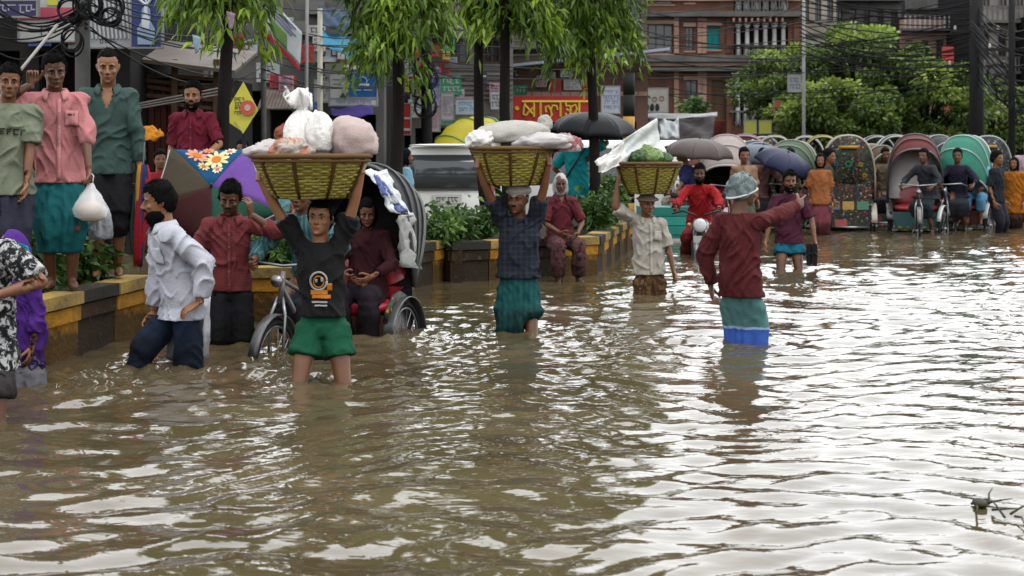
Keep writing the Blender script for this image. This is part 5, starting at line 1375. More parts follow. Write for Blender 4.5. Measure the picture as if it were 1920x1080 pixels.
# ------------------------------------------------------------------ baskets and loads
BAM = mat((.33, .27, .035), .55, .35, 14, dirt=(.10, .06, .015), dirt_amt=.7, stretch=(1, 1, 3))
BAMD = mat((.085, .040, .014), .6, .35, 14); BAMR = mat((.16, .085, .035), .6, .3, 12)
def basket(x, y, z, r, h, label, seed=0, tilt=0, rb=.62):
    rr = random.Random(seed)
    t = empty('basket', (x, y, z), rr.uniform(0, 1), label, 'basket'); t.rotation_euler = (0, R(tilt), rr.uniform(0, 1))
    def rad(f): return r * (rb + (1 - rb) * f ** .75)
    ns, nw = 40, 15
    w_ = MB()
    for k in range(nw):                                   # weavers, over one stake and under the next
        f0, f1 = k / nw, (k + .90) / nw; rings = []
        n = ns * 2
        for i in range(n + 1):
            t_ = 2 * PI * i / n; o = .006 * math.cos(PI * i / 2 * 1.0 + PI * (k % 2)) ; ring = []
            for ff, dd in ((f0, -.003), (f1, -.003), (f1, .003), (f0, .003)):
                q = rad(ff) + o + dd; ring.append(Vector((q * math.cos(t_), q * math.sin(t_), ff * h + .004 * math.sin(3 * t_ + k))))
            rings.append(ring)
        w_.loft(rings, cap=False)
    w_.build('woven_wall', BAM, t, True, kind='stuff')
    s_ = MB()
    for i in range(ns):
        t_ = 2 * PI * (i + .5) / ns
        s_.tube([((rad(f)) * math.cos(t_), (rad(f)) * math.sin(t_), f * h) for f in (.0, .35, .7, 1.0)], .0055, 5)
    s_.build('stakes', BAM, t, True, kind='stuff')
    for i in range(9):                                    # dark binding straps
        t_ = 2 * PI * i / 9 + .2
        G = [[Vector(((rad(f) + .012) * math.cos(t_ + d), (rad(f) + .012) * math.sin(t_ + d), f * h)) for d in (-.035, 0, .035)] for f in (0, .25, .5, .75, 1.0)]
        MB().sheet(G, .006).build('strap', BAMD, t, True)
    MB().torus((0, 0, h), r + .006, .016, 'z', 48, 8).torus((0, 0, h - .03), rad(.93) + .008, .009, 'z', 48, 6).build('rim', BAMR, t, True)
    MB().lathe([(.001, 0), (rad(0), .001), (rad(0), .012), (.001, .012)], (0, 0, 0), 24).build('base', BAMD, t)
    return t
def lump(name, c, rad3, m, label, cat, seed, amp=.10, crease=.06, rot=(0, 0, 0), neck=None, n=40, mm=26):
    """sack or bundle: noise-shaped bag with creases"""
    e = MB().ell((0, 0, 0), (1, 1, 1), n, mm); P = np.array([tuple(v) for v in e.V]); rs = np.array(rad3)
    k = 1 + amp * snoise(P, 2.6, seed, 4) + crease * (1 - 2 * np.abs(snoise(P * [1, 1, .6], 6.5, seed + 3, 4))) + crease * .4 * snoise(P, 17, seed + 4, 4)
    Q = P * rs * k[:, None]; Q[:, 2] = np.where(P[:, 2] < -.3, np.maximum(Q[:, 2], -rs[2] * .55), Q[:, 2])
    o = mesh_obj(name, Q, e.F, m, None); o.location = c; o.rotation_euler = rot
    return tag(o, label, cat)
def tied_bag(c, r, h, m, label, seed, squash=.85, lean=(0, 0), tuft=.09):
    """plastic bag gathered to a knot: pleats deepen towards the neck, loose ruffle above"""
    rr = random.Random(seed); ph = [rr.uniform(0, 6.28) for _ in range(5)]; rings = []; n = 56
    prof = [(0, .55), (.05, .86), (.16, 1.0), (.30, .98), (.45, .88), (.58, .70), (.68, .48), (.74, .30), (.77, .20), (.82, .30), (.90, .46), (1.0, .52)]
    for z_, q in prof:
        pl = .02 + .16 * max(0, z_ - .3) ; ring = []
        for i in range(n):
            t_ = 2 * PI * i / n
            k = 1 + pl * math.sin(11 * t_ + ph[0] + 2.2 * z_) + pl * .7 * math.sin(17 * t_ + ph[1] - 3 * z_) + .08 * math.sin(2 * t_ + ph[2]) + .05 * math.sin(3 * t_ + ph[3] + 4 * z_)
            zz = z_ * h + (.10 * h * math.sin(3 * t_ + ph[4]) + .05 * h * math.sin(7 * t_) if z_ > .85 else 0)
            ring.append(Vector((r * q * k * math.cos(t_) + lean[0] * z_ ** 2, r * squash * q * k * math.sin(t_) + lean[1] * z_ ** 2, zz)))
        rings.append(ring)
    o = MB().loft(rings).build('plastic_bag', m, None, True, label, 'bag'); o.location = c; return o
WFILM = plastic_film((.62, .60, .57), .85); PKSACK = cloth((.55, .43, .40), rough=.6); WSACK = cloth((.50, .48, .43), rough=.6)
# basket 1
b1 = at(583, 370, 10.0); basket(b1.x, b1.y + .02, b1.z - .005, .365, .265, 'wide yellow green bamboo basket on the head of the boy in black', 1)
zr = b1.z + .25
lump('sack', (b1.x + .25, 10.05, zr + .10), (.17, .17, .15), PKSACK, 'round pinkish white sack at the right end of the first basket', 'sack', 1, .07, .04)
tied_bag((b1.x - .01, 10.02, zr - .01), .155, .40, WFILM, 'tall white knotted plastic bag in the middle of the first basket', 2, lean=(-.07, -.02))
lump('plastic_bundle', (b1.x + .06, 9.93, zr + .13), (.085, .09, .16), WFILM, 'white plastic folds draped beside the tall knotted bag', 'bundle', 9, .10, .06)
lump('sack', (b1.x - .24, 10.0, zr + .03), (.16, .17, .075), cloth((.58, .52, .50), rough=.6), 'flat white bag hanging over the left rim of the first basket', 'bag', 3, .12, .08)
lump('cloth_bundle', (b1.x - .10, 9.84, zr + .05), (.13, .10, .065), cloth((.52, .22, .12), 'floral', (.55, .48, .44), .35), 'orange and white cloth bundle at the front of the first basket', 'bundle', 4, .12, .1)
lump('cloth_bundle', (b1.x - .15, 10.05, zr + .15), (.08, .08, .07), cloth((.30, .10, .06)), 'brown red bundle behind the orange cloth', 'bundle', 5, .12, .1)
# basket 2
b2 = at(962, 346, 12.72); basket(b2.x, b2.y, b2.z - .005, .335, .295, 'dark bamboo basket on the head of the porter in navy', 2, rb=.60)
zr = b2.z + .28
lump('sack', (b2.x - .02, 12.72, zr + .12), (.30, .17, .11), WSACK, 'long plump off-white sack lying across the second basket', 'sack', 11, .07, .05, (0, R(-4), 0))
lump('sack_ear', (b2.x + .25, 12.70, zr + .20), (.06, .04, .07), WSACK, 'tied corner of the off-white sack on the second basket', 'sack', 12, .1, .1)
lump('bag', (b2.x + .22, 12.62, zr + .05), (.24, .17, .08), cloth((.60, .55, .55), rough=.6), 'white flowered bag spilling over the right of the second basket', 'bag', 13, .14, .1)
lump('bag', (b2.x - .24, 12.66, zr + .06), (.12, .13, .09), WFILM, 'small white plastic bag at the left of the second basket', 'bag', 14, .18, .12)
lump('bag', (b2.x + .42, 12.70, zr + .03), (.12, .12, .09), cloth((.52, .45, .44), 'floral', (.35, .12, .12), .3), 'pale patterned bag hanging off the second basket towards the umbrella', 'bag', 15, .14, .1)
# basket 3
b3 = at(1215, 362, 15.78); basket(b3.x, b3.y, b3.z - .005, .325, .30, 'plain yellow bamboo basket with cabbages on the head of the thin porter', 3, rb=.58)
zr = b3.z + .29
LG = mat((.20, .30, .10), .5, .4, 14, bmp=.02, bscale=20); LGD = mat((.05, .11, .03), .5, .4, 14, bmp=.02, bscale=20)
for k, (dx_, dy_, dz_, r_) in enumerate(((-.10, -.10, .05, .09), (.05, -.13, .06, .085), (.16, -.05, .04, .075), (-.02, .02, .10, .09), (-.20, .0, .03, .08), (.09, .08, .08, .08))):
    lump('cabbage', (b3.x + dx_, b3.y + dy_, zr + dz_), (r_, r_, r_ * .9), LG if k % 2 else LGD, ['dark leafy cabbage low left in the third basket', 'pale cabbage at the front of the third basket', 'dark cabbage at the right of the third basket', 'pale cabbage on top of the third basket', 'dark cabbage under the plastic sheet', 'pale cabbage at the back of the third basket'][k], 'cabbage', 20 + k, .08, .12)
sheet_obj('plastic_sheet', (at(1228, 222, 15.9), at(1252, 300, 15.9), at(1128, 318, 15.62), at(1150, 275, 15.65)), 16, 12, .02, plastic_film((.56, .58, .56), .75), 'white plastic sheet rising to a peak over the third basket', 'plastic sheet', wr=.02, seed=5)
sheet_obj('plastic_sheet', (at(1168, 270, 15.7), at(1180, 300, 15.62), at(1128, 326, 15.5), at(1116, 300, 15.55)), 10, 8, .02, WFILM, 'crumpled end of plastic trailing left of the third basket', 'plastic sheet', wr=.03, seed=6)

# ------------------------------------------------------------------ things held
pole_a, pole_b = at(22, 152, 10.95), at(108, 46, 11.1)
MB().tube([pole_a, pole_b], .011, 8).build('stick', mat((.42, .40, .37), .5)); tag(bpy.data.objects['stick'], 'thin pale stick in the raised hand of the man in pink', 'stick')
# plastic carrier bag
cb = empty('carrier_bag', at(170, 414, 11.05), 0, 'clear plastic bag of pale food hanging from the hand of the man in pink', 'bag')
e = MB().ell((0, 0, .07), (.105, .085, .075), 24, 16); P = np.array([tuple(v) for v in e.V]); Nn = P - [0, 0, .07]
P += Nn * (.14 * snoise(P, 22, 4, 4))[:, None]; mesh_obj('contents', P * [.92, .92, .9], e.F, cloth((.52, .36, .26), rough=.5), cb)
rings = []
for zz, r_ in ((.0, .06), (.03, .105), (.08, .118), (.13, .105), (.18, .07), (.22, .035), (.26, .02)):
    rings.append([Vector((r_ * (1 + .10 * math.sin(5 * i + zz * 40)) * math.cos(2 * PI * i / 20), r_ * .8 * (1 + .1 * math.sin(7 * i + zz * 30)) * math.sin(2 * PI * i / 20), zz)) for i in range(20)])
m, nt, b = _new('clear_bag'); b.inputs['Base Color'].default_value = (.8, .8, .8, 1); b.inputs['Roughness'].default_value = .15; b.inputs['Alpha'].default_value = .35
MB().loft(rings).build('film', m, cb, True)
MB().tube([(-.012, 0, .25), (-.02, 0, .31), (0, 0, .335), (.02, 0, .31), (.012, 0, .25)], .005, 6).build('handle', WFILM, cb, True)
lump('shopping_bag', at(187, 425, 11.35), (.085, .07, .16), plastic_film((.16, .17, .18), .95), 'grey plastic shopping bag behind the clear food bag', 'bag', 51, .1, .1)
# sandals in hand
sd_ = empty('sandals', at(1522, 478, 18.6), 0, 'dark sandals dangling from the hand of the man in maroon T-shirt', 'sandals')
for k in (-1, 1):
    so = MB().loft([[Vector((k * .03 + .035 * a, -.01 * k + t_, .13 * b_)) for a, b_ in ((-.8, -1), (.8, -1), (1, .2), (.8, 1), (-.8, 1), (-1, .2))] for t_ in (-.012, .012)]).build('sole', RUBBER(), sd_)
    MB().tube([(k * .03 - .03, -.02, .0), (k * .03, -.05, .03), (k * .03 + .03, -.02, .0)], .008, 6).build('strap', BLACK(), sd_)

def umbrella(base, axis, r, mats, label, depth=.30, shaft=.75, ribs=8, hem=None, roll=0, group=None, pat=None):
    """canopy apex direction = axis, base = apex point"""
    t = empty('umbrella', base, 0, label, 'umbrella', group); ax = Vector(axis).normalized()
    t.rotation_mode = 'QUATERNION'; t.rotation_quaternion = ax.to_track_quat('Z', 'Y') @ Euler((0, 0, R(roll))).to_quaternion()
    def prof(f): return r * math.sin(f * PI / 2) ** .9, -depth * r / .5 * (1 - math.cos(f * PI / 2 * .95))
    for k in range(ribs):
        G = []
        for j in range(9):
            f = j / 8; rr_, zz = prof(f) if f > 0 else (.002, 0); row = []
            for i in range(9):
                u = i / 8; a = 2 * PI * (k + u) / ribs; sag = .045 * r * 4 * u * (1 - u) * f ** 2
                q = rr_ * (math.cos(PI / ribs) / math.cos((u - .5) * 2 * PI / ribs)) ; q = q * (1 - .05 * 4 * u * (1 - u) * f)
                row.append(Vector((q * math.cos(a), q * math.sin(a), zz - sag * -.6)))
            G.append(row)
        p_ = MB().sheet(G, .003).build('canopy_panel', mats[k % len(mats)], t, True)
        rb = [prof(f) for f in (.02, .25, .5, .75, 1)]; a = 2 * PI * k / ribs
        MB().tube([(q * math.cos(a), q * math.sin(a), z_ - .006) for q, z_ in rb], .004, 5).build('rib', CHROME(), t, True)
        if hem is not None:
            MB().tube([G[8][i] + Vector((0, 0, 0)) for i in range(9)], .010, 5).build('hem', hem, t, True)
    MB().tube([(0, 0, .05), (0, 0, -shaft)], .006, 8).build('shaft', CHROME(), t); MB().tube([(0, 0, -shaft), (0, 0, -shaft - .10)], .013, 8).build('handle', BLACK(), t)
    MB().tube([(0, 0, 0), (0, 0, .06)], [.01, .004], 8).build('ferrule', BLACK(), t)
    return t
BLU = cloth((.010, .085, .20)); 
umbrella(at(396, 350, 12.55), (.16, -.72, .46), .53, [cloth((.16, .07, .32)), BLU, cloth((.07, .055, .035)), cloth((.05, .012, .012)), cloth((.02, .08, .05))],
         'open flowered umbrella with blue, purple and brown panels tilted towards the water', .16, .6, ribs=5, hem=cloth((.60, .58, .56)), roll=-18)
um = [o for o in bpy.data.objects if o.name.startswith('umbrella')][0]
pan = [o for o in um.children if o.name.startswith('canopy_panel')][1]
PV = [v.co.copy() for v in pan.data.vertices][:81]
def panel_pt(f, u):
    j, i_ = f * 8, u * 8; j0, i0 = min(int(j), 7), min(int(i_), 7); a_, b_ = j - j0, i_ - i0
    return PV[j0 * 9 + i0].lerp(PV[j0 * 9 + i0 + 1], b_).lerp(PV[(j0 + 1) * 9 + i0].lerp(PV[(j0 + 1) * 9 + i0 + 1], b_), a_)
PET = [cloth((.80, .70, .35)), cloth((.75, .34, .22)), cloth((.85, .80, .70))]; CEN = cloth((.70, .20, .03))
for k, (f0, u0, r_) in enumerate(((.40, .36, .10), (.50, .76, .085), (.62, .18, .055), (.27, .72, .045), (.70, .52, .05), (.22, .25, .04))):
    c0 = panel_pt(f0, u0); du = (panel_pt(f0, min(1, u0 + .05)) - panel_pt(f0, max(0, u0 - .05))).normalized(); dv = (panel_pt(min(1, f0 + .05), u0) - panel_pt(f0 - .05, u0)).normalized(); nn = du.cross(dv).normalized()
    if nn.z < 0: nn = -nn
    fm_ = MB()
    for q in range(9):
        a_ = 2 * PI * q / 9 + k; d = du * math.cos(a_) + dv * math.sin(a_); e_ = nn.cross(d); c1 = c0 + d * r_ * .62 + nn * .005
        fm_.loft([[c1 + d * r_ * .42 * math.cos(t_) + e_ * r_ * .19 * math.sin(t_) + nn * h_ for t_ in [2 * PI * w_ / 10 for w_ in range(10)]] for h_ in (0, .003)])
    fo = fm_.build('printed_flower', PET[k % 3], um)
    MB().loft([[c0 + (du * math.cos(t_) + dv * math.sin(t_)) * r_ * .38 + nn * h_ for t_ in [2 * PI * w_ / 14 for w_ in range(14)]] for h_ in (.009, .012)]).build('flower_centre', CEN, fo)
sheet_obj('cloth_roll', (at(262, 232, 12.9), at(300, 242, 12.9), at(308, 256, 12.8), at(266, 268, 12.8)), 8, 6, .0, cloth((.62, .24, .02)), 'orange cloth at the left end of the flowered umbrella', 'cloth', wr=.02, seed=2)
BU = cloth((.018, .020, .024), rough=.5)
umbrella(at(1117, 211, 20.5), (.06, -.10, 1), .56, [BU], 'black open umbrella above the man in turquoise', .26, .72)
umbrella(at(1312, 260, 25.0), (.05, -.1, 1), .55, [cloth((.10, .075, .07), rough=.5)], 'brown grey umbrella above the man in dark blue', .28)
umbrella(at(1432, 272, 27.0), (.1, -.1, 1), .60, [cloth((.10, .12, .15), rough=.5)], 'blue grey umbrella among the rickshaws left of centre', .28)
umbrella(at(1478, 286, 26.0), (.3, -.3, .9), .50, [cloth((.015, .02, .06), rough=.5)], 'navy umbrella tilted beside the blue grey one', .28)
# furled rainbow umbrella/cloth beside the man in green
fu = empty('furled_umbrella', at(262, 500, 12.2), 0, 'half-furled umbrella with red, teal and yellow stripes beside the man in green', 'umbrella'); fu.rotation_euler = (0, R(2), 0)
for k, (c_, a0) in enumerate((((.012, .07, .08), 200), ((.36, .012, .02), 260), ((.40, .22, .03), 235), ((.02, .03, .10), 290), ((.34, .02, .03), 320))):
    G = [[Vector(((.03 + .042 * math.sin(PI * f) ** .8 + .02 * math.sin(5 * f + k)) * math.cos(R(a0 + d)), (.03 + .042 * math.sin(PI * f) ** .8) * math.sin(R(a0 + d)), f * .78)) for d in (-26, -13, 0, 13, 26)] for f in [j / 10 for j in range(11)]]
    MB().sheet(G, .004).build('canopy_panel', cloth(c_), fu, True)
MB().tube([(0, 0, -.05), (0, 0, .95)], .007, 6).build('shaft', CHROME(), fu)

# ------------------------------------------------------------------ cycle rickshaws
FARZ = -.28      # the far stretch of road stands higher
def wheel(parent, c, r, ax_rot=0, spokes=18):
    w_ = MB().torus((0, 0, 0), r - .018, .020, 'x', 36, 8).build('wheel', RUBBER(), parent, True); w_.location = c; w_.rotation_euler = (0, 0, ax_rot)
    MB().torus((0, 0, 0), r - .045, .010, 'x', 36, 6).build('rim', CHROME(), w_, True)
    s_ = MB()
    for k in range(spokes):
        a = 2 * PI * k / spokes; s_.tube([(.02 * (-1) ** k, .02 * math.cos(a + .5), .02 * math.sin(a + .5)), (0, (r - .05) * math.cos(a), (r - .05) * math.sin(a))], .0028, 4)
    s_.build('spokes', CHROME(), w_)
    MB().tube([(-.05, 0, 0), (.05, 0, 0)], .022, 10).build('hub', CHROME(), w_, True)
    return w_
def arch(w_, h, n=16, p=.62):
    P = []
    for k in range(n + 1):
        t = PI * k / n; c = math.cos(t); P.append((w_ * math.copysign(abs(c) ** .8, c), h * math.sin(t) ** p))
    return P
def rickshaw(x, y, yaw, label, frame=(.02, .16, .09), seat=(.38, .02, .03), hood=(.05, .09, .10), trim=(.42, .41, .40), hood_a=(-14, 62), art=0, z=None, wheel_r=.345, lining=None, back_open=False, hood_h=1.10):
    z = (GZ if y < 20 else FARZ) if z is None else z
    t = empty('cycle_rickshaw', (x, y, z), R(yaw), label, 'rickshaw', 'cycle rickshaws in the flooded street'); rr = random.Random(int(abs(x * 131 + y * 17)))
    fm = mat(frame, .35, .2, 8, coat=.3); tm = mat(trim, .4, .2, 8); hm = cloth(hood, rough=.55) if not hasattr(hood, 'name') else hood; wr = wheel_r
    for sx_ in (-1, 1):
        wheel(t, (sx_ * .43, 0, wr), wr)
        mg = MB(); G = [[Vector((sx_ * .43 + d, (wr + .045) * math.cos(a), wr + (wr + .045) * math.sin(a))) for d in (-.05, -.03, .03, .05)] for a in [R(10 + 150 * k / 12) for k in range(13)]]
        mg.sheet(G, .006).build('mudguard', tm, t, True)
        MB().tube([(sx_ * .33, .18, .36), (sx_ * .34, -.05, .50), (sx_ * .36, -.30, .42), (sx_ * .36, -.52, .34)], .016, 8).tube([(sx_ * .36, .0, wr), (sx_ * .36, -.02, .60)], .014, 8).build('side_rail', fm, t, True)
        ar = MB(); G = [[Vector((sx_ * (.40 + .015 * j), yy, zz + .17 * (1 - ((yy + .12) / .34) ** 2) * j)) for j in (0, 1)] for yy, zz in ((.20, .62), (.08, .62), (-.06, .62), (-.20, .61), (-.34, .56))]
        ar.sheet(G, .025).build('arm_panel', artmat(art + 1), t, True)
    wheel(t, (0, -1.45, wr), wr)
    G = [[Vector((d, -1.45 + (wr + .04) * math.cos(a), wr + (wr + .04) * math.sin(a))) for d in (-.035, 0, .035)] for a in [R(30 + 130 * k / 10) for k in range(11)]]
    MB().sheet(G, .006).build('front_mudguard', tm, t, True)
    for sx_ in (-1, 1): MB().tube([(sx_ * .055, -1.45, wr), (sx_ * .055, -1.40, wr + .38), (sx_ * .02, -1.36, wr + .50)], .012, 8).build('fork_blade', CHROME(), t, True)
    MB().tube([(0, -1.36, wr + .48), (0, -1.31, wr + .68)], .022, 8).tube([(0, -1.34, wr + .58), (0, -.78, .40), (0, -.2, .40)], .018, 8).tube([(0, -1.33, wr + .62), (0, -.80, .78)], .018, 8).tube([(0, -.80, .82), (0, -.80, .36)], .016, 8).build('frame', fm, t, True)
    MB().tube([(-.30, -1.12, wr + .70), (-.24, -1.26, wr + .74), (0, -1.31, wr + .72), (.24, -1.26, wr + .74), (.30, -1.12, wr + .70)], .011, 8).build('handlebar', CHROME(), t, True)
    MB().tube([(0, -1.37, wr + .62), (0, -1.43, wr + .62)], [.03, .045], 12).build('bell_lamp', CHROME(), t, True)
    MB().loft([[Vector((a * w_, yy, .86 + b_)) for a, b_ in ((-1, 0), (-.6, .03), (0, .035), (.6, .03), (1, 0), (.5, -.03), (-.5, -.03))] for yy, w_ in ((-.99, .015), (-.92, .03), (-.80, .08), (-.70, .10), (-.66, .06))]).build('saddle', mat((.03, .015, .01), .5), t, True)
    MB().torus((.03, -.80, .33), .085, .008, 'x', 20, 5).tube([(-.12, -.80, .20), (-.05, -.80, .33), (.05, -.80, .33), (.12, -.80, .46)], .010, 6).build('crank', CHROME(), t, True)
    # passenger body
    MB().box((0, -.42, .335), (.66, .34, .03)).build('footboard', mat((.10, .075, .05), .7, .4, 10), t)
    for k in range(5): MB().box((-.26 + .13 * k, -.42, .353), (.05, .32, .008)).build('foot_slat', mat([(.38, .30, .04), (.04, .22, .20), (.36, .05, .04)][k % 3], .5), t)
    MB().box((0, -.255, .47), (.70, .025, .26)).build('seat_front', mat([(.16, .05, .04), (.03, .10, .10), (.12, .10, .03)][art % 3], .45, .6, 26), t)
    MB().box((0, .02, .53), (.76, .52, .14)).build('seat_box', fm, t)
    c_ = MB().ell((0, -.04, .655), (.37, .26, .075), 20, 10); c_.V = [Vector((max(-.36, min(.36, v.x * 1.15)), max(-.28, min(.20, v.y * 1.15)), v.z)) for v in c_.V]; c_.build('seat_cushion', mat(seat, .35, .2, 8), t, True)
    b_ = MB().ell((0, .21, .86), (.37, .06, .20), 20, 10, (R(-8), 0, 0)); b_.build('backrest', mat(seat, .35, .2, 8), t, True)
    # decorated back
    A1 = [(.46, .05, .04), (.05, .22, .12), (.50, .30, .04), (.05, .18, .34)]
    MB().box((0, .295, .755), (.78, .02, .60)).build('back_board', artmat(art + 2), t)
    for k in range(3): MB().box((-.24 + .24 * k, .312, .70), (.19, .012, .14)).build('painted_panel', mat(A1[(k + art) % 4], .4, .5, 30), t)
    MB().box((0, .335, .40), (.70, .02, .16)).build('tail_board', artmat(art), t); MB().box((.12, .35, .40), (.2, .012, .13)).build('painted_panel', mat(A1[(art + 3) % 4], .4, .5, 30), t)
    MB().tube([(-.36, .38, .34), (.36, .38, .34)], .018, 8).build('rear_bumper', CHROME(), t, True)
    # folding hood: hoops pivoting at the seat sides, cloth over them
    piv = Vector((0, .16, .80)); a0, a1 = hood_a; nseg = 6; hh = hood_h
    def hp(a, q): return piv + Vector((q[0], -q[1] * math.sin(R(a)), q[1] * math.cos(R(a))))
    G = []
    for k in range(nseg * 2 + 1):
        a = a0 + (a1 - a0) * k / (nseg * 2); dip = 1 - .025 * (k % 2); G.append([hp(a, (q[0] * dip, q[1] * dip)) for q in arch(.45, hh, 20)])
    MB().sheet(G, .008).build('hood', hm, t, True)
    for k in range(0, nseg + 1, 2 if a1 - a0 > 40 else 3):
        a = a0 + (a1 - a0) * k / nseg; MB().tube([hp(a, (q[0] * 1.01, q[1] * 1.01)) for q in arch(.45, hh, 20)], .018 if k in (0, nseg) else .011, 6).build('hoop', tm, t, True)
    if lining is not None:
        MB().sheet([[hp(a0 + 4, (q[0] * f, q[1] * f * .98)) for q in arch(.43, hh, 20)] for f in (.02, .5, 1)], .006).build('hood_lining', cloth(lining), t, True)
    if not back_open:
        ab = a0 - 1
        MB().sheet([[hp(ab, (q[0] * f, q[1] * f)) for q in arch(.44, hh, 20)] for f in (.01, .5, 1)], .008).build('hood_back', artmat(art), t, True)
        for k in range(7):
            q = [(0, .62, .10), (-.2, .62, .06), (.2, .62, .06), (-.14, .80, .05), (.14, .80, .05), (-.27, .42, .06), (.27, .42, .06)][k]
            c = hp(ab - 1.2, (q[0], q[1])) + Vector((0, .012, 0))
            fo = MB()
            for j in range(7): an = 2 * PI * j / 7; fo.ell((c.x + q[2] * .45 * math.cos(an), c.y, c.z + q[2] * .45 * math.sin(an)), (q[2] * .26, .006, q[2] * .26), 8, 5)
            fo.build('flower', mat([c * .6 for c in A1[(k + art) % 4]], .6, .4, 20), t, True)
        for k, (h0, cc) in enumerate(((.92, (.50, .27, .03)), (.22, (.50, .42, .05)))):
            p0, p1 = hp(ab - 1.2, (-.16, h0)), hp(ab - 1.2, (.16, h0)); MB().tube([p0 + Vector((0, .012, 0)), p1 + Vector((0, .012, 0))], .03, 6).build('banner_strip', mat(cc, .5, .3, 20), t, True)
    return t
# the near one behind the boy porter: hood folded back under plastic sheeting
RX, RY, RYAW = -1.26, 12.75, -17
rk = rickshaw(RX, RY, RYAW, 'cycle rickshaw with red seat and folded plastic-covered hood behind the boy porter', (.10, .09, .08), (.50, .015, .03), cloth((.035, .037, .042), rough=.4), (.05, .05, .05), (-34, 8), 0, lining=(.012, .010, .010), back_open=True, hood_h=.98)
def rl(v): a = R(RYAW); v = Vector(v); return Vector((v.x * math.cos(a) - v.y * math.sin(a) + RX, v.x * math.sin(a) + v.y * math.cos(a) + RY, v.z + GZ))
sheet_obj('plastic_sheet', (at(686, 318, 12.35), at(722, 322, 12.7), at(776, 404, 12.75), at(730, 396, 12.35)), 14, 12, 0, plastic_film((.50, .52, .54), .92), 'white plastic sheeting thrown over the folded rickshaw hood', 'plastic sheet', wr=.018, seed=9)
for k in range(3):
    sheet_obj('plastic_strip', (at(700 + 16 * k, 328 + 22 * k, 12.31), at(712 + 16 * k, 330 + 22 * k, 12.33), at(736 + 14 * k, 366 + 16 * k, 12.30), at(718 + 14 * k, 366 + 16 * k, 12.28)), 6, 6, 0, plastic_film([(.04, .07, .26), (.30, .32, .34), (.05, .08, .24)][k], .95), ['blue strip high on the rickshaw plastic', 'grey strip in the middle of the rickshaw plastic', 'blue strip low on the rickshaw plastic'][k], 'plastic sheet', wr=.012, seed=20 + k)
sheet_obj('plastic_sheet', (at(745, 404, 12.5), at(770, 398, 12.8), at(790, 505, 12.9), at(752, 500, 12.6)), 8, 8, 0, plastic_film((.38, .38, .36), .9), 'pale sheet hanging over the rickshaw wheel side', 'plastic sheet', wr=.03, seed=10)
# people on it
c = rl((.10, .02, 0)); person('passenger in dark maroon shawl on the red rickshaw seat', c.x, c.y, GZ + .26, RYAW + 6, 1.56, pel=(0, .02, .56), lean=(0, .02), head=(15, 18, 0), fem=True, lL=(.12, -.36, .12), lR=(-.10, -.36, .12), L=dict(w=(.12, -.28, .70), pole=(1, .5, -.3)), Rr=dict(w=(-.1, -.28, .72), pole=(-1, .5, -.3)),
    skin=SKIN_B, hair='long', shirt=dict(mat=cloth((.045, .010, .014)), sleeve=1.7, hem=.48, grow=.03, ease=.04), lower=dict(kind='trousers', mat=cloth((.02, .012, .02)), wide=.03), vox=.013)
c = rl((-.02, -.72, 0)); person('rickshaw puller in teal jacket behind the boy porter', c.x, c.y, GZ, RYAW, 1.64, pel=(0, .0, .98), lean=(0, -.22), head=(0, 8, 0), lL=(.12, -.12, .34), lR=(-.12, -.08, .52), L=dict(w=(.28, -.50, 1.12), pole=(1, .4, -.6), hand='grip'), Rr=dict(w=(-.28, -.50, 1.12), pole=(-1, .4, -.6), hand='grip'),
    skin=SKIN_C, hair='short', shirt=dict(mat=cloth((.03, .11, .12), 'stripes', (.12, .2, .22)), sleeve=1.75, sgrow=.03, hem=.9, ease=.04, fold=.015), lower=dict(kind='lungi', mat=cloth((.02, .02, .03)), hem=.55), vox=.013)
# ------------------------------------------------------------------ far rickshaws and crowd
def rk_at(px, Y, yaw, label, **k): return rickshaw(atx(px, Y), Y, yaw, label, **k)
YF = 27.5
rk_at(1588, 27.2, 172, 'rickshaw seen from behind with orange and green flowered hood', hood=(.06, .085, .03), trim=(.45, .38, .30), art=1, frame=(.03, .10, .05))
rk_at(1676, 32.0, 176, 'rickshaw with black and silver hood left of the maroon one', hood=(.03, .032, .036), trim=(.46, .46, .45), art=2, back_open=True, hood_a=(-14, 14))
rk_at(1742, 36.0, 178, 'rickshaw with grey arched hood farther back', hood=(.06, .06, .065), trim=(.42, .42, .41), art=0, back_open=True, hood_a=(-14, 14))
rk_at(1716, 27.0, -12, 'rickshaw with maroon hood and white back lining facing the street', hood=(.11, .012, .014), trim=(.10, .10, .10), lining=(1.0, .97, .95), art=1, frame=(.02, .02, .025), hood_a=(-14, 40))
rk_at(1806, 27.6, -28, 'rickshaw with green hood and white rim at the right', hood=(.012, .17, .11), trim=(.52, .53, .52), lining=(.02, .02, .02), art=0, frame=(.02, .03, .08), hood_a=(-14, 66))
rk_at(1852, 31.0, 165, 'rickshaw with teal hood behind the light blue passenger', hood=(.012, .13, .13), trim=(.30, .32, .32), art=2)
rk_at(1362, 26.8, -8, 'rickshaw with pale fringed hood behind the red rider', hood=(.36, .30, .28), trim=(.46, .40, .38), lining=(.025, .02, .02), art=0, hood_a=(-14, 58))
rk_at(1398, 29.0, 170, 'rickshaw with green and pink hood beside the fringed one', hood=(.05, .20, .17), trim=(.40, .20, .22), art=3, back_open=True, hood_a=(-14, 14))
rk_at(1452, 34.5, 172, 'rickshaw with flowered hood left of the man in maroon', hood=(.10, .12, .05), trim=(.45, .44, .40), art=0, back_open=True, hood_a=(-14, 14))
rk_at(1512, 37.0, 168, 'rickshaw with silver floral hood behind the man in maroon T-shirt', hood=(.13, .14, .13), trim=(.45, .44, .40), art=1, back_open=True, hood_a=(-14, 14))
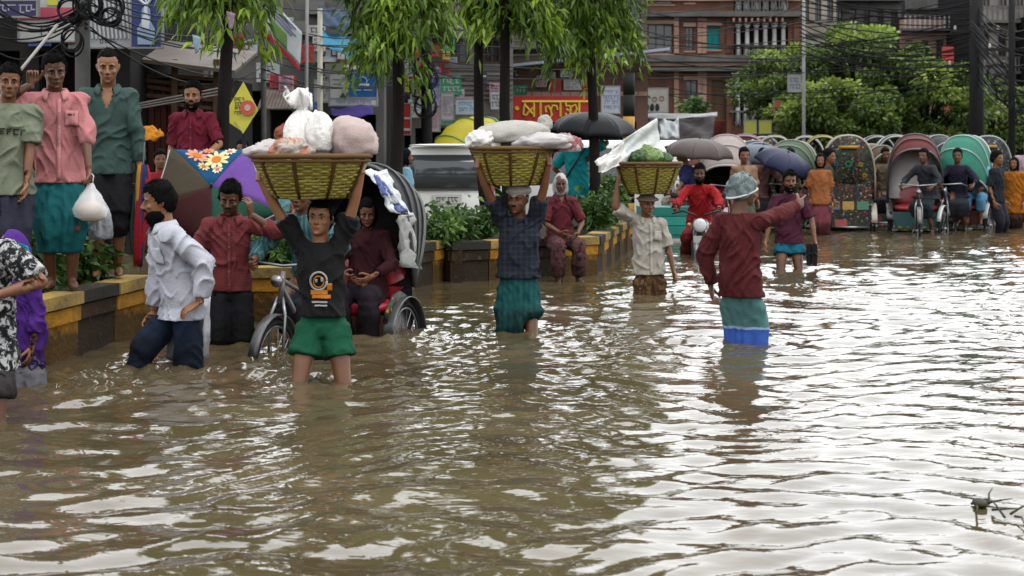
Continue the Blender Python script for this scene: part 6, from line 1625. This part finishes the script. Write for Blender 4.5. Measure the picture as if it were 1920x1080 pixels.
rk_at(1540, 34.0, 174, 'rickshaw with yellow trim at the back of the queue', hood=(.10, .10, .04), trim=(.45, .36, .12), art=2, back_open=True, hood_a=(-14, 14))
rk_at(1640, 35.5, 178, 'rickshaw with dark hood at the back between two arches', hood=(.02, .03, .03), trim=(.35, .35, .34), art=3, back_open=True, hood_a=(-14, 14))
rk_at(1430, 37.0, 175, 'rickshaw with white hood far behind the umbrellas', hood=(.36, .37, .38), trim=(.4, .4, .4), art=1)
rk_at(882, 31.5, -40, 'rickshaw with yellow and green hood behind the second basket', hood=(.42, .36, .02), trim=(.05, .24, .05), lining=(.03, .06, .03), art=0, hood_a=(-14, 75)).scale = (1.2, 1.2, 1.2)

rk_at(1420, 27.6, 12, 'rickshaw with dusty blue hood facing the camera under the umbrellas', hood=(.05, .08, .14), trim=(.30, .30, .30), lining=(.05, .02, .02), art=0, hood_a=(-14, 30), hood_h=.98)
rk_at(1482, 27.9, -22, 'rickshaw with faded green hood facing the camera beside the navy umbrella', hood=(.06, .10, .06), trim=(.34, .32, .25), lining=(.02, .02, .02), art=2, hood_a=(-14, 45), hood_h=1.0)
rk_at(1628, 28.6, -150, 'rickshaw with folded brown hood standing askew in the queue', hood=(.09, .06, .04), trim=(.28, .26, .22), lining=(.03, .02, .02), art=1, hood_a=(-30, 5), hood_h=.92)
rk_at(1762, 30.2, 20, 'rickshaw with charcoal hood turned towards the green one', hood=(.03, .035, .04), trim=(.45, .44, .42), lining=(.10, .02, .02), art=1, hood_a=(-14, 50))
rk_at(1340, 30.5, -35, 'rickshaw with rust red hood left of the pale fringed one', hood=(.14, .05, .03), trim=(.34, .30, .26), lining=(.02, .02, .02), art=2, hood_a=(-14, 60), hood_h=1.0)
CROWD = dict(vox=.021, eyes=False)
def sitter(px, Y, label, sc, lc, yaw=0, zoff=.26, **k):
    a = dict(pel=(0, .02, .56), lL=(.12, -.36, .12), lR=(-.10, -.36, .12), L=dict(w=(.14, -.26, .70), pole=(1, .5, -.3)), Rr=dict(w=(-.12, -.28, .70), pole=(-1, .5, -.3)), skin=SKIN_B, hair='short',
        shirt=dict(mat=cloth(sc), sleeve=1.2, hem=.5), lower=dict(kind='trousers', mat=cloth(lc), ext=1.6, wide=.02)); a.update(CROWD); a.update(k)
    return person(label, atx(px, Y), Y, FARZ + zoff, yaw, 1.62, **a)
def stander(px, Y, label, sc, lc, yaw=0, z=None, H=1.66, low='trousers', **k):
    a = dict(skin=SKIN_B, hair='short', shirt=dict(mat=cloth(sc), sleeve=.9, ease=.03), lower=dict(kind=low, mat=cloth(lc), hem=.25, ext=1.5)); a.update(CROWD); a.update(k)
    return person(label, atx(px, Y), Y, (FARZ if z is None else z), yaw, H, **a)
def puller(px, Y, label, sc, lc, yaw=0, **k):
    a = dict(pel=(0, 0, .98), lean=(0, -.20), lL=(.12, -.12, .34), lR=(-.12, -.08, .52), L=dict(w=(.28, -.48, 1.10), pole=(1, .4, -.6), hand='grip'), Rr=dict(w=(-.28, -.48, 1.10), pole=(-1, .4, -.6), hand='grip'), skin=SKIN_C, hair='short',
        shirt=dict(mat=cloth(sc), sleeve=1.5, hem=.88, ease=.03), lower=dict(kind='lungi', mat=cloth(lc), hem=.55)); a.update(CROWD); a.update(k)
    return person(label, atx(px, Y), Y, FARZ, yaw, 1.60, **a)
puller(1742, 26.3, 'rickshaw puller in dark grey shirt in front of the maroon hood', (.030, .034, .042), (.02, .03, .035), -40)
puller(1797, 26.9, 'rickshaw puller in navy under the green hood', (.022, .024, .045), (.03, .03, .04), -20)
sitter(1834, 27.4, 'passenger in light blue at the open side of the green hood', (.18, .42, .52), (.12, .30, .50), -28, .32)
stander(1868, 26.4, 'man in black shirt standing right of the green hood', (.014, .018, .024), (.02, .018, .03), 48, -.30, 1.62)
stander(1902, 27.6, 'woman in orange tunic near the right edge', (.40, .13, .012), (.05, .02, .01), -38, -.30, 1.52, 'skirt', hair='long', fem=True, shirt=dict(mat=cloth((.40, .13, .012)), sleeve=1.4, hem=.62, ease=.04))
stander(1926, 28.2, 'man in pale pink shirt cut by the right edge', (.50, .36, .40), (.16, .03, .02), -20, -.22, 1.76)
stander(1536, 26.0, 'man in dark grey shirt bending beside the flowered rickshaw', (.045, .05, .055), (.03, .03, .035), 60, lean=(0, -.15))
stander(1538, 25.6, 'person in orange scarf behind the pointing hand', (.34, .12, .04), (.16, .04, .05), -10, H=1.58, low='skirt', hair='long', fem=True)
stander(1395, 25.5, 'man in cream and orange behind the cap of the pointing man', (.34, .20, .12), (.10, .12, .08), 5)
puller(1655, 28.2, 'puller in pale brown behind the white vest', (.30, .22, .15), (.05, .05, .06), 0)
stander(1560, 31.0, 'far man in dark clothes behind the flowered hood', (.02, .02, .025), (.02, .02, .02), 170)
puller(1422, 26.7, 'puller in faded pink shirt under the blue grey umbrella', (.36, .18, .18), (.05, .05, .06), 14)
puller(1486, 26.9, 'puller in khaki on the faded green rickshaw', (.16, .13, .07), (.03, .04, .05), -22)
stander(1430, 28.5, 'man in brown between the umbrellas', (.16, .09, .05), (.05, .05, .05), 0)
stander(1470, 28.8, 'man in olive under the navy umbrella', (.10, .10, .05), (.04, .03, .03), 20)
stander(1505, 33.5, 'man in white cap far behind the flowered rickshaws', (.30, .30, .30), (.04, .04, .04), 0)
stander(1252, 29.5, 'man in white behind the third basket', (.45, .45, .45), (.06, .06, .08), 90)
stander(1350, 31.5, 'man in dark red far behind the brown umbrella', (.16, .03, .03), (.03, .03, .03), 0)
stander(1770, 31.0, 'man in dark shirt between the two arched hoods', (.03, .03, .035), (.03, .03, .03), 0)
stander(1690, 34.0, 'far man in grey behind the arched hoods', (.12, .12, .12), (.03, .03, .03), 0)
stander(1600, 33.0, 'far man in rust shirt behind the orange flowered hood', (.25, .09, .04), (.03, .03, .03), 0)
stander(760, 24.0, 'woman in pale blue dress behind the tree trunk', (.22, .42, .55), (.30, .40, .5), 100, low='skirt', hair='long', fem=True)
stander(300, 15.6, 'child in red shirt behind the bearded man', (.35, .02, .03), (.02, .03, .08), 20, PT - .3, 1.25)
stander(455, 16.5, 'child in bright green behind the brick red shirt', (.02, .34, .14), (.1, .1, .3), 0, PT - .3, 1.35)
stander(525, 16.2, 'person in pale teal behind the raised arm of the boy porter', (.16, .34, .36), (.05, .05, .10), -20, PT - .35, 1.40)
stander(560, 20.0, 'man in dark teal beyond the planter', (.03, .10, .12), (.03, .03, .03), 0)

# ------------------------------------------------------------------ motorcycle of the red rider
mx_, my_ = atx(1314, 21.1), 21.1
mc = empty('motorcycle', (mx_, my_, GZ), R(-8), 'black motorcycle with round headlamp under the red rider', 'motorcycle')
wheel(mc, (0, -.62, .31), .31, 0, 14); wheel(mc, (0, .62, .31), .31, 0, 14)
for sx_ in (-1, 1):
    MB().tube([(sx_ * .07, -.62, .31), (sx_ * .07, -.42, .95)], .02, 8).build('fork_leg', CHROME(), mc, True)
    MB().tube([(sx_ * .05, -.42, 1.0), (sx_ * .22, -.38, 1.06), (sx_ * .36, -.28, 1.02)], .013, 8).build('handlebar', BLACK(), mc, True)
    MB().tube([(sx_ * .26, -.38, 1.06), (sx_ * .32, -.40, 1.22)], .006, 6).ell((sx_ * .33, -.40, 1.26), (.055, .012, .04), 12, 8).build('mirror', BLACK(), mc, True)
    MB().ell((sx_ * .14, -.48, .88), (.03, .03, .03), 8, 6).build('indicator', mat((.55, .2, .02), .3), mc, True)
MB().tube([(0, -.44, .88), (0, -.56, .88)], [.06, .095], 18).build('headlamp', CHROME(), mc, True)
MB().ell((0, -.56, .88), (.088, .03, .088), 18, 8).build('lens', mat((.75, .76, .78), .1), mc, True)
MB().ell((0, -.10, .82), (.13, .28, .13), 18, 12).build('fuel_tank', mat((.02, .02, .022), .25, .1, coat=.5), mc, True)
MB().ell((0, .38, .80), (.13, .36, .06), 18, 10).build('seat', BLACK(), mc, True)
MB().box((0, .0, .50), (.24, .36, .30)).box((0, -.16, .62), (.10, .5, .06), (R(30), 0, 0)).build('engine', mat((.10, .10, .10), .4, .3, metal=.8), mc)
MB().box((0, -.545, .70), (.16, .01, .09)).build('number_plate', mat((.55, .55, .52), .5), mc)
G = [[Vector((d, -.62 + .35 * math.cos(a), .31 + .35 * math.sin(a))) for d in (-.05, 0, .05)] for a in [R(50 + 90 * k / 8) for k in range(9)]]
MB().sheet(G, .008).build('front_mudguard', CHROME(), mc, True)

# ------------------------------------------------------------------ vehicles
def van(px, Y, yaw, label, col=(.46, .46, .44), W_=1.70, Lh=4.3, Hh=1.88, cat='van', plate=True, lower=None):
    t = empty('minivan' if cat == 'van' else 'microbus', (atx(px, Y), Y, GZ), R(yaw), label, cat); pm = mat(col, .3, .08, 2, coat=.6); hw = W_ / 2
    # rear is towards -y at yaw 0
    secs = [(0, .98, .40, 1.02, .86), (.04, 1.0, .32, 1.05, .90), (.30, 1.0, .28, 1.06, .93), (1.4, 1.0, .26, 1.06, .94), (2.8, 1.0, .26, 1.05, .93), (3.3, .99, .27, 1.02, .80), (3.9, .96, .30, .95, .0), (Lh, .86, .36, .80, 0)]
    rings = []
    for yy, wf, zb, zm, top in secs:
        zt = Hh if top > .9 else (Hh * .985 if top > .85 else (Hh * .90 if top else None))
        if yy < .01: pr = [(-hw * wf * .96, zb), (hw * wf * .96, zb), (hw * wf, zb + .2), (hw * wf, zm), (hw * .84, Hh - .10), (hw * .72, Hh - .03), (-hw * .72, Hh - .03), (-hw * .84, Hh - .10), (-hw * wf, zm), (-hw * wf, zb + .2)]
        elif zt: pr = [(-hw * wf * .96, zb), (hw * wf * .96, zb), (hw * wf, zb + .2), (hw * wf, zm), (hw * .87, zt - .08), (hw * .74, zt), (-hw * .74, zt), (-hw * .87, zt - .08), (-hw * wf, zm), (-hw * wf, zb + .2)]
        else: pr = [(-hw * wf * .96, zb), (hw * wf * .96, zb), (hw * wf, zb + .2), (hw * wf, zm), (hw * wf * .95, zm + .06), (hw * .7, zm + .09), (-hw * .7, zm + .09), (-hw * wf * .95, zm + .06), (-hw * wf, zm), (-hw * wf, zb + .2)]
        rings.append([Vector((a, yy, b_)) for a, b_ in pr])
    bo = MB().loft(rings).build('body', pm, t, True)
    md = bo.modifiers.new('bevel', 'BEVEL'); md.width = .03; md.segments = 2; md.limit_method = 'ANGLE'; md.angle_limit = R(35)
    dk = glassmat((.035, .04, .045), .05)
    zt = Hh - .16
    MB().sheet([[Vector((hw * (.90 - .10 * j) * (-1 + 2 * i / 8), -.012 + .02 * j - .02 * (1 - (i / 4 - 1) ** 2), 1.08 + (zt - 1.08) * j)) for i in range(9)] for j in (0, .5, 1)], .01).build('rear_window', dk, t, True)
    MB().ell((0, -.02, Hh + .01), (hw * .80, .16, .03), 20, 8).build('spoiler', pm, t, True)
    for sx_ in (-1, 1):
        MB().loft([[Vector((sx_ * (hw * k), yy, zz)) for yy, zz in ((-.03, .95), (.12, .95), (.10, 1.55), (.0, 1.58))] for k in (.90, .985)] if sx_ > 0 else [[Vector((sx_ * (hw * k), yy, zz)) for yy, zz in ((-.03, .95), (.12, .95), (.10, 1.55), (.0, 1.58))] for k in (.985, .90)]).build('tail_light', mat((.36, .012, .016), .15, .1), t)
        for k, (ya, yb_) in enumerate(((.40, 1.30), (1.38, 2.15), (2.22, 3.05))):
            MB().add([(sx_ * hw * 1.002, ya, 1.10), (sx_ * hw * 1.002, yb_, 1.10), (sx_ * hw * .905, yb_, zt), (sx_ * hw * .905, ya, zt)], [(0, 1, 2, 3)]).build('side_window', dk, t)
        for yy in (.75, 3.35):
            w_ = MB().torus((0, 0, 0), .22, .085, 'x', 28, 10).build('wheel', RUBBER(), t, True); w_.location = (sx_ * (hw - .10), yy, .30)
            MB().lathe([(.001, .02), (.16, .03), (.17, -.02)], (0, 0, 0), 16).build('hubcap', CHROME(), w_).rotation_euler = (0, R(90 * sx_), 0)
    MB().box((0, -.06, .46), (W_ * .98, .16, .22)).build('bumper', mat(lower or col, .4, .1), t)
    if plate:
        pl = MB().box((0, -.022, .93), (.52, .02, .16)).build('number_plate', mat((.60, .60, .57), .5), t); mm = MB(); lines_marks(mm, -.2, .2, .87, .98, -.033, 1, SIGN_RNG); mm.build('plate_marks', BLACK(), pl)
    MB().tube([(0, -.03, 1.12), (.28, -.035, 1.16)], .010, 6).build('wiper', BLACK(), t)
    return t
van(838, 28.6, 3, 'silver white minivan seen from behind beyond the planter', (.95, .94, .90), 1.72)
van(1300, 33.0, 78, 'white microbus behind the brown umbrella', (.9, .9, .9), 1.75, 4.6, 1.98)
van(1385, 39.0, 86, 'white microbus far behind the fringed rickshaw hood', (.85, .86, .87), 1.75, 4.6, 1.95)
van(1130, 33.0, 14, 'dark car behind the tree trunk with the umbrella', (.06, .065, .07), 1.70, 4.2, 1.55)
# green painted cart behind the third basket
gc = empty('street_cart', (atx(1258, 24), 24, GZ), R(4), 'green painted cart behind the thin porter', 'cart')
for k in range(4): MB().bbox(-.42, .42, 0, .7, .42 + .14 * k, .55 + .14 * k).build('board', mat([(.01, .16, .12), (.01, .22, .17), (.02, .28, .24), (.01, .18, .14)][k], .5, .3, 8), gc)
for sx_ in (-1, 1): wheel(gc, (sx_ * .46, .35, .33), .33)
MB().bbox(-.44, .44, -.04, -.002, .46, .50).build('trim', WHITEP, gc)
# tarpaulin-covered truck
tr = empty('truck', (atx(1268, 46), 46, GZ), R(90), 'truck under a sagging dark tarpaulin in front of the brick building', 'truck')
MB().bbox(-1.1, 1.1, -1.3, 1.35, .8, 1.5).build('cargo_bed', mat((.07, .05, .05), .6), tr)
for sx_ in (-1, 1):
    for yy in (-.8, .9): MB().torus((sx_ * .9, yy, .45), .32, .13, 'x', 24, 8).build('wheel', RUBBER(), tr, True)
sheet_obj('tarpaulin', (at(1192, 218, 45), at(1342, 214, 45), at(1336, 262, 44.2), at(1200, 262, 44.2)), 22, 10, .15, cloth((.065, .052, .055), rough=.5), 'brown black tarpaulin sagging over the truck', 'tarpaulin', wr=.07, seed=3)
sheet_obj('tarpaulin_edge', (at(1188, 213, 44.9), at(1345, 211, 44.9), at(1345, 218, 44.8), at(1188, 220, 44.8)), 14, 3, .05, cloth((.45, .45, .45), rough=.5), 'white rolled edge of the truck tarpaulin', 'tarpaulin', wr=.02, seed=4)
sheet_obj('plastic_sheet', (at(1236, 226, 44), at(1272, 224, 44), at(1274, 258, 43.6), at(1236, 258, 43.6)), 10, 8, .02, plastic_film((.30, .32, .33), .9), 'grey plastic cover on the truck beside the peaked sheet', 'plastic sheet', wr=.05, seed=7)
# far stalls with yellow boards
for k, (p0, p1) in enumerate(((1396, 1418), (1424, 1446))): sign(p0, p1, 226, 250, 55, (.34, .36, .04), ['left yellow stall board under the broad tree', 'right yellow stall board under the broad tree'][k])
sign(1452, 1468, 190, 214, 56, (.42, .10, .04), 'small orange sign under the broad tree')
sign(1478, 1502, 140, 172, 54, (.30, .32, .33), 'grey and white street plate on the slim lamp post', (.1, .1, .12), 2)
for k, (p, c_) in enumerate(((1300, (.24, .07, .04)), (1338, (.26, .06, .05)))):
    pt = empty('flower_pot', (atx(p, 60), 60, 1.5), 0, ['left terracotta tub in front of the brick building', 'right terracotta tub in front of the brick building'][k], 'pot')
    MB().lathe([(.30, 0), (.42, .75), (.46, .8), (.40, .8), (.36, .7)], (0, 0, 0), 18, True).build('tub', mat(c_, .8), pt, True)
    MB().bbox(-.5, .5, -.4, .4, -1.96, -.01).build('plinth', CONC, pt)
shrub(atx(1300, 60), 60, 2.25, .6, .9, 900, 61, 'dark plant in the left terracotta tub', .22)

# ------------------------------------------------------------------ poles, signs on poles, cables
POLE = mat((.20, .20, .20), .8, .3, 4, dirt=(.07, .065, .06), dirt_amt=.8); DPOLE = mat((.025, .024, .024), .7, .3, 4)
def pole(px, Y, r, h, m, label, cat='utility pole', zb=GZ, lean=0, arms=()):
    t = empty('utility_pole' if cat == 'utility pole' else 'lamp_post', (atx(px, Y), Y, zb), 0, label, cat)
    MB().tube([(0, 0, 0), (lean * .5, 0, h / 2), (lean, 0, h)], [r, r * .93, r * .82], 14).build('shaft', m, t, True)
    for z_, l_ in arms: MB().box((lean * z_ / h, 0, z_), (l_, .07, .09)).build('crossarm', DPOLE, t)
    for z_, l_ in arms:
        for k in (-1, 0, 1): MB().lathe([(.03, 0), (.05, .04), (.03, .07), (.045, .1), (.01, .13)], (lean * z_ / h + k * l_ * .42, 0, z_ + .045), 8, True).build('insulator', WHITEP, t)
    return t
pole(155, 17.2, .085, 7.5, POLE, 'grey concrete pole with cable coils above the man in green', arms=((4.6, 1.2),))
pole(494, 24.5, .045, 6.5, POLE, 'grey pole left of the hanging banner')
pole(572, 24.6, .03, 7, mat((.40, .39, .38), .6, .2), 'pale pole at the right edge of the hanging banner', lean=.05)
pole(600, 27, .05, 4.2, mat((.46, .44, .36), .6, .2), 'thin cream pipe beside the blue tarpaulin')
pole(800, 33.2, .12, 8, DPOLE, 'dark cable pole behind the rickshaw plastic', arms=((5.0, 1.4),))
pole(1507, 53, .06, 9, mat((.36, .36, .35), .5, .2), 'slim pale lamp post in front of the broad tree', 'lamp post')
pole(1831, 50, .24, 9, DPOLE, 'thick dark utility pole at the right', arms=((4.3, 2.0), (5.4, 1.6)))
pole(1897, 46, .10, 9, DPOLE, 'thin dark pole at the right edge', arms=((4.6, 1.5),))
# yellow and black banded traffic post
tp = empty('traffic_post', (atx(1179, 30), 30, GZ), 0, 'yellow and black banded post right of the black umbrella', 'post')
for k in range(8): MB().lathe([(.11, 0), (.11, .40)], (0, 0, .405 * k), 18, True).build('band', mat((.50, .26, .02), .5, .2, 6, dirt=(.15, .08, .02), dirt_amt=.6) if k in (5, 4, 1) else mat((.02, .02, .02), .6), tp, True)
# yellow diamond sign with its lower triangle
ds = empty('road_sign', at(456, 300, 14.2), 0, 'yellow diamond road sign with a red roundel on the tree', 'road sign'); S_ = 14.2 / FPX
YS = mat((.55, .50, .02), .4, .15, 6, dirt=(.3, .25, .02), dirt_amt=.5); zc = (300 - 202) * S_; hw, hh = 28 * S_, 46 * S_
MB().loft([[Vector((a * hw, yy, zc + b_ * hh)) for a, b_ in ((0, -1), (1, -.1), (0, 1.05), (-.92, .1), (-.92, -.62))] for yy in (0, .02)]).build('diamond_plate', YS, ds)
MB().loft([[Vector((a * hw * .55, yy, zc - hh * .66 + b_ * hh * .4)) for a, b_ in ((0, -1), (1, .3), (-1, .3))] for yy in (-.012, -.001)]).build('lower_triangle', mat((.55, .52, .04), .4), ds)
MB().lathe([(.001, 0), (14 * S_, .0), (14 * S_, .012), (.001, .012)], (0, 0, 0), 20).build('roundel', mat((.50, .06, .02), .4), ds).location = (9 * S_, -.012, zc + .0); ds.children[-1].rotation_euler = (R(90), 0, 0)
MB().lathe([(.001, 0), (6 * S_, .0), (6 * S_, .006), (.001, .006)], (0, 0, 0), 16).build('roundel_centre', mat((.55, .35, .25), .4), ds).location = (9 * S_, -.025, zc); ds.children[-1].rotation_euler = (R(90), 0, 0)
mm = MB(); lines_marks(mm, -hw * .62, hw * .05, zc - hh * .3, zc + hh * .45, -.001, 4, SIGN_RNG); mm.build('black_marks', mat((.10, .08, .01), .5), ds)
MB().tube([(0, .05, -1.6), (0, .05, zc + hh)], .018, 8).build('sign_post', DPOLE, ds)
# small hanging packets/flags under the first tree
for k, (px, py, c_) in enumerate(((432, 38, (.36, .24, .30)), (368, 82, (.30, .42, .46)))):
    p_ = at(px, py, 14.1)
    sheet_obj('paper_strip', (p_ + Vector((-.035, 0, .08)), p_ + Vector((.04, .02, .06)), p_ + Vector((.02, 0, -.07)), p_ + Vector((-.01, .01, -.09))), 4, 6, 0, cloth(c_, rough=.6), ['pale pink paper strip on the first tree trunk', 'pale blue flag hanging under the first tree', 'green flag strip right of the first tree', 'white strip hanging left of the first tree'][k], 'flag', wr=.008, seed=k)
CABLE = mat((.012, .012, .013), .6)
def cable(a, b_, sag, r=.012, label='black overhead cable sagging across the street', group='overhead cables', n=14):
    a, b_ = Vector(a), Vector(b_); P = [a.lerp(b_, k / n) + Vector((0, 0, -sag * 4 * (k / n) * (1 - k / n))) for k in range(n + 1)]
    return MB().tube(P, r, 5).build('overhead_cable', CABLE, None, True, label, 'cable', group)
rc = random.Random(5)
for k in range(10): cable(at(-40, -40 + 12 * k, 17.4), at(155 + rc.uniform(-6, 6), 4 + 4 * k, 17.1), rc.uniform(.1, .35), .010, 'black cable running to the coil pole from the left', 'cables left of the coil pole')
for k in range(9): cable(at(160, -20 + 9 * k, 17.1), at(494, -30 + 22 * k, 24.4), rc.uniform(.1, .5), .010, 'black cable between the coil pole and the grey pole', 'cables over the tin shed')
for k in range(8): cable(at(494, 10 + 20 * k, 24.4), at(800, -10 + 22 * k, 33.1), rc.uniform(.1, .5), .011, 'black cable between the grey pole and the dark cable pole', 'cables over the shop signs')
for k in range(12): cable(at(800, -30 + 16 * k, 33.1), at(1179 + 330 * (k % 2), -40 + 16 * k, 53), rc.uniform(.1, .9), .014, 'black cable from the dark cable pole across the brown building', 'cables over the brown building')
for k in range(14): cable(at(1200, 20 + 12 * k, 60), at(1831, -10 + 13 * k, 50), rc.uniform(.1, 1.0), .018, 'thin cable across the brick building towards the thick pole', 'cables across the brick building')
for k in range(16): cable(at(1500, -20 + 8 * k, 52), at(1831, 0 + 9 * k, 50), rc.uniform(.1, .7), .020, 'cable above the broad trees ending at the thick pole', 'cables above the broad trees')
for k in range(14): cable(at(1831, 10 + 11 * k, 50), at(1960, 30 + 16 * k, 44), rc.uniform(.1, .8), .026, 'heavy cable between the two right-hand poles', 'cables at the right edge')
for k in range(5): cable(at(1822, 40 + 8 * k, 49.6), at(1880 + 10 * k, 120 + 14 * k, 47), rc.uniform(-.1, .2), .03, 'pale steep cable coming off the thick pole', 'steep cables off the thick pole')
def coil(px, py, Y, r, label, n=4, ax='y'):
    p_ = at(px, py, Y); m_ = MB()
    for k in range(n): m_.torus((rc.uniform(-.03, .03), -.03 * k, rc.uniform(-.03, .03)), r * rc.uniform(.85, 1.1), .011, ax, 28, 5)
    o = m_.build('cable_coil', CABLE, None, True, label, 'cable'); o.location = p_; o.rotation_euler = (0, R(rc.uniform(-20, 20)), R(rc.uniform(-25, 25))); return o
coil(139, 76, 17, .13, 'lower cable coil hanging on the concrete pole', 3); coil(195, 12, 17, .17, 'large cable coil right of the concrete pole', 5); coil(205, 30, 16.9, .10, 'small cable loop below the large coil', 3); coil(168, 8, 17, .14, 'cable coil at the head of the concrete pole', 4); coil(128, 20, 17, .12, 'cable coil left of the concrete pole', 3)
for k in range(6):
    coil(1868 + 9 * k, 140 + 16 * k, 47 - k * .3, .30 - .02 * k, 'tangled cable loop near the right-hand poles', 4)['group'] = 'cable tangles at the right edge'
for k in range(6):
    coil(788 + 6 * (k % 3), 110 + 18 * k, 32.8, .22, 'tangled cable loop on the dark cable pole', 4)['group'] = 'cable tangles on the dark cable pole'
for k in range(3): MB().tube([at(232, 208 - 4 * k, 21), at(418, 176 - 6 * k, 21)], .012, 5).build('rope', mat((.22, .20, .18), .8), None, True, ['lowest rope strung in front of the tin shed', 'middle rope strung in front of the tin shed', 'upper rope strung in front of the tin shed'][k], 'rope')
# floating litter
lump('floating_litter', (atx(1300, wy(636)), wy(636), 0), (.05, .04, .015), cloth((.45, .38, .28)), 'tan scrap floating left of the pointing man', 'litter', 70, .2, .2, n=16, mm=10)
tw_ = MB(); rt = random.Random(3); Yt = wy(968)
for k in range(9):
    a = rt.uniform(0, 6.28); q = Vector((rt.uniform(-.06, .06), rt.uniform(-.25, .25), .012)); tw_.tube([q, q + Vector((math.cos(a) * .05, math.sin(a) * .12, rt.uniform(0, .03))), q + Vector((math.cos(a) * .11, math.sin(a) * .2, rt.uniform(-.01, .04)))], [.006, .004, .002], 5)
tw_.ell((-.03, .15, .02), (.03, .05, .018), 10, 6)
tw_.build('floating_twigs', mat((.06, .06, .035), .6), None, True, 'dark twigs floating near the bottom right corner', 'litter').location = (atx(1872, Yt), Yt, 0)
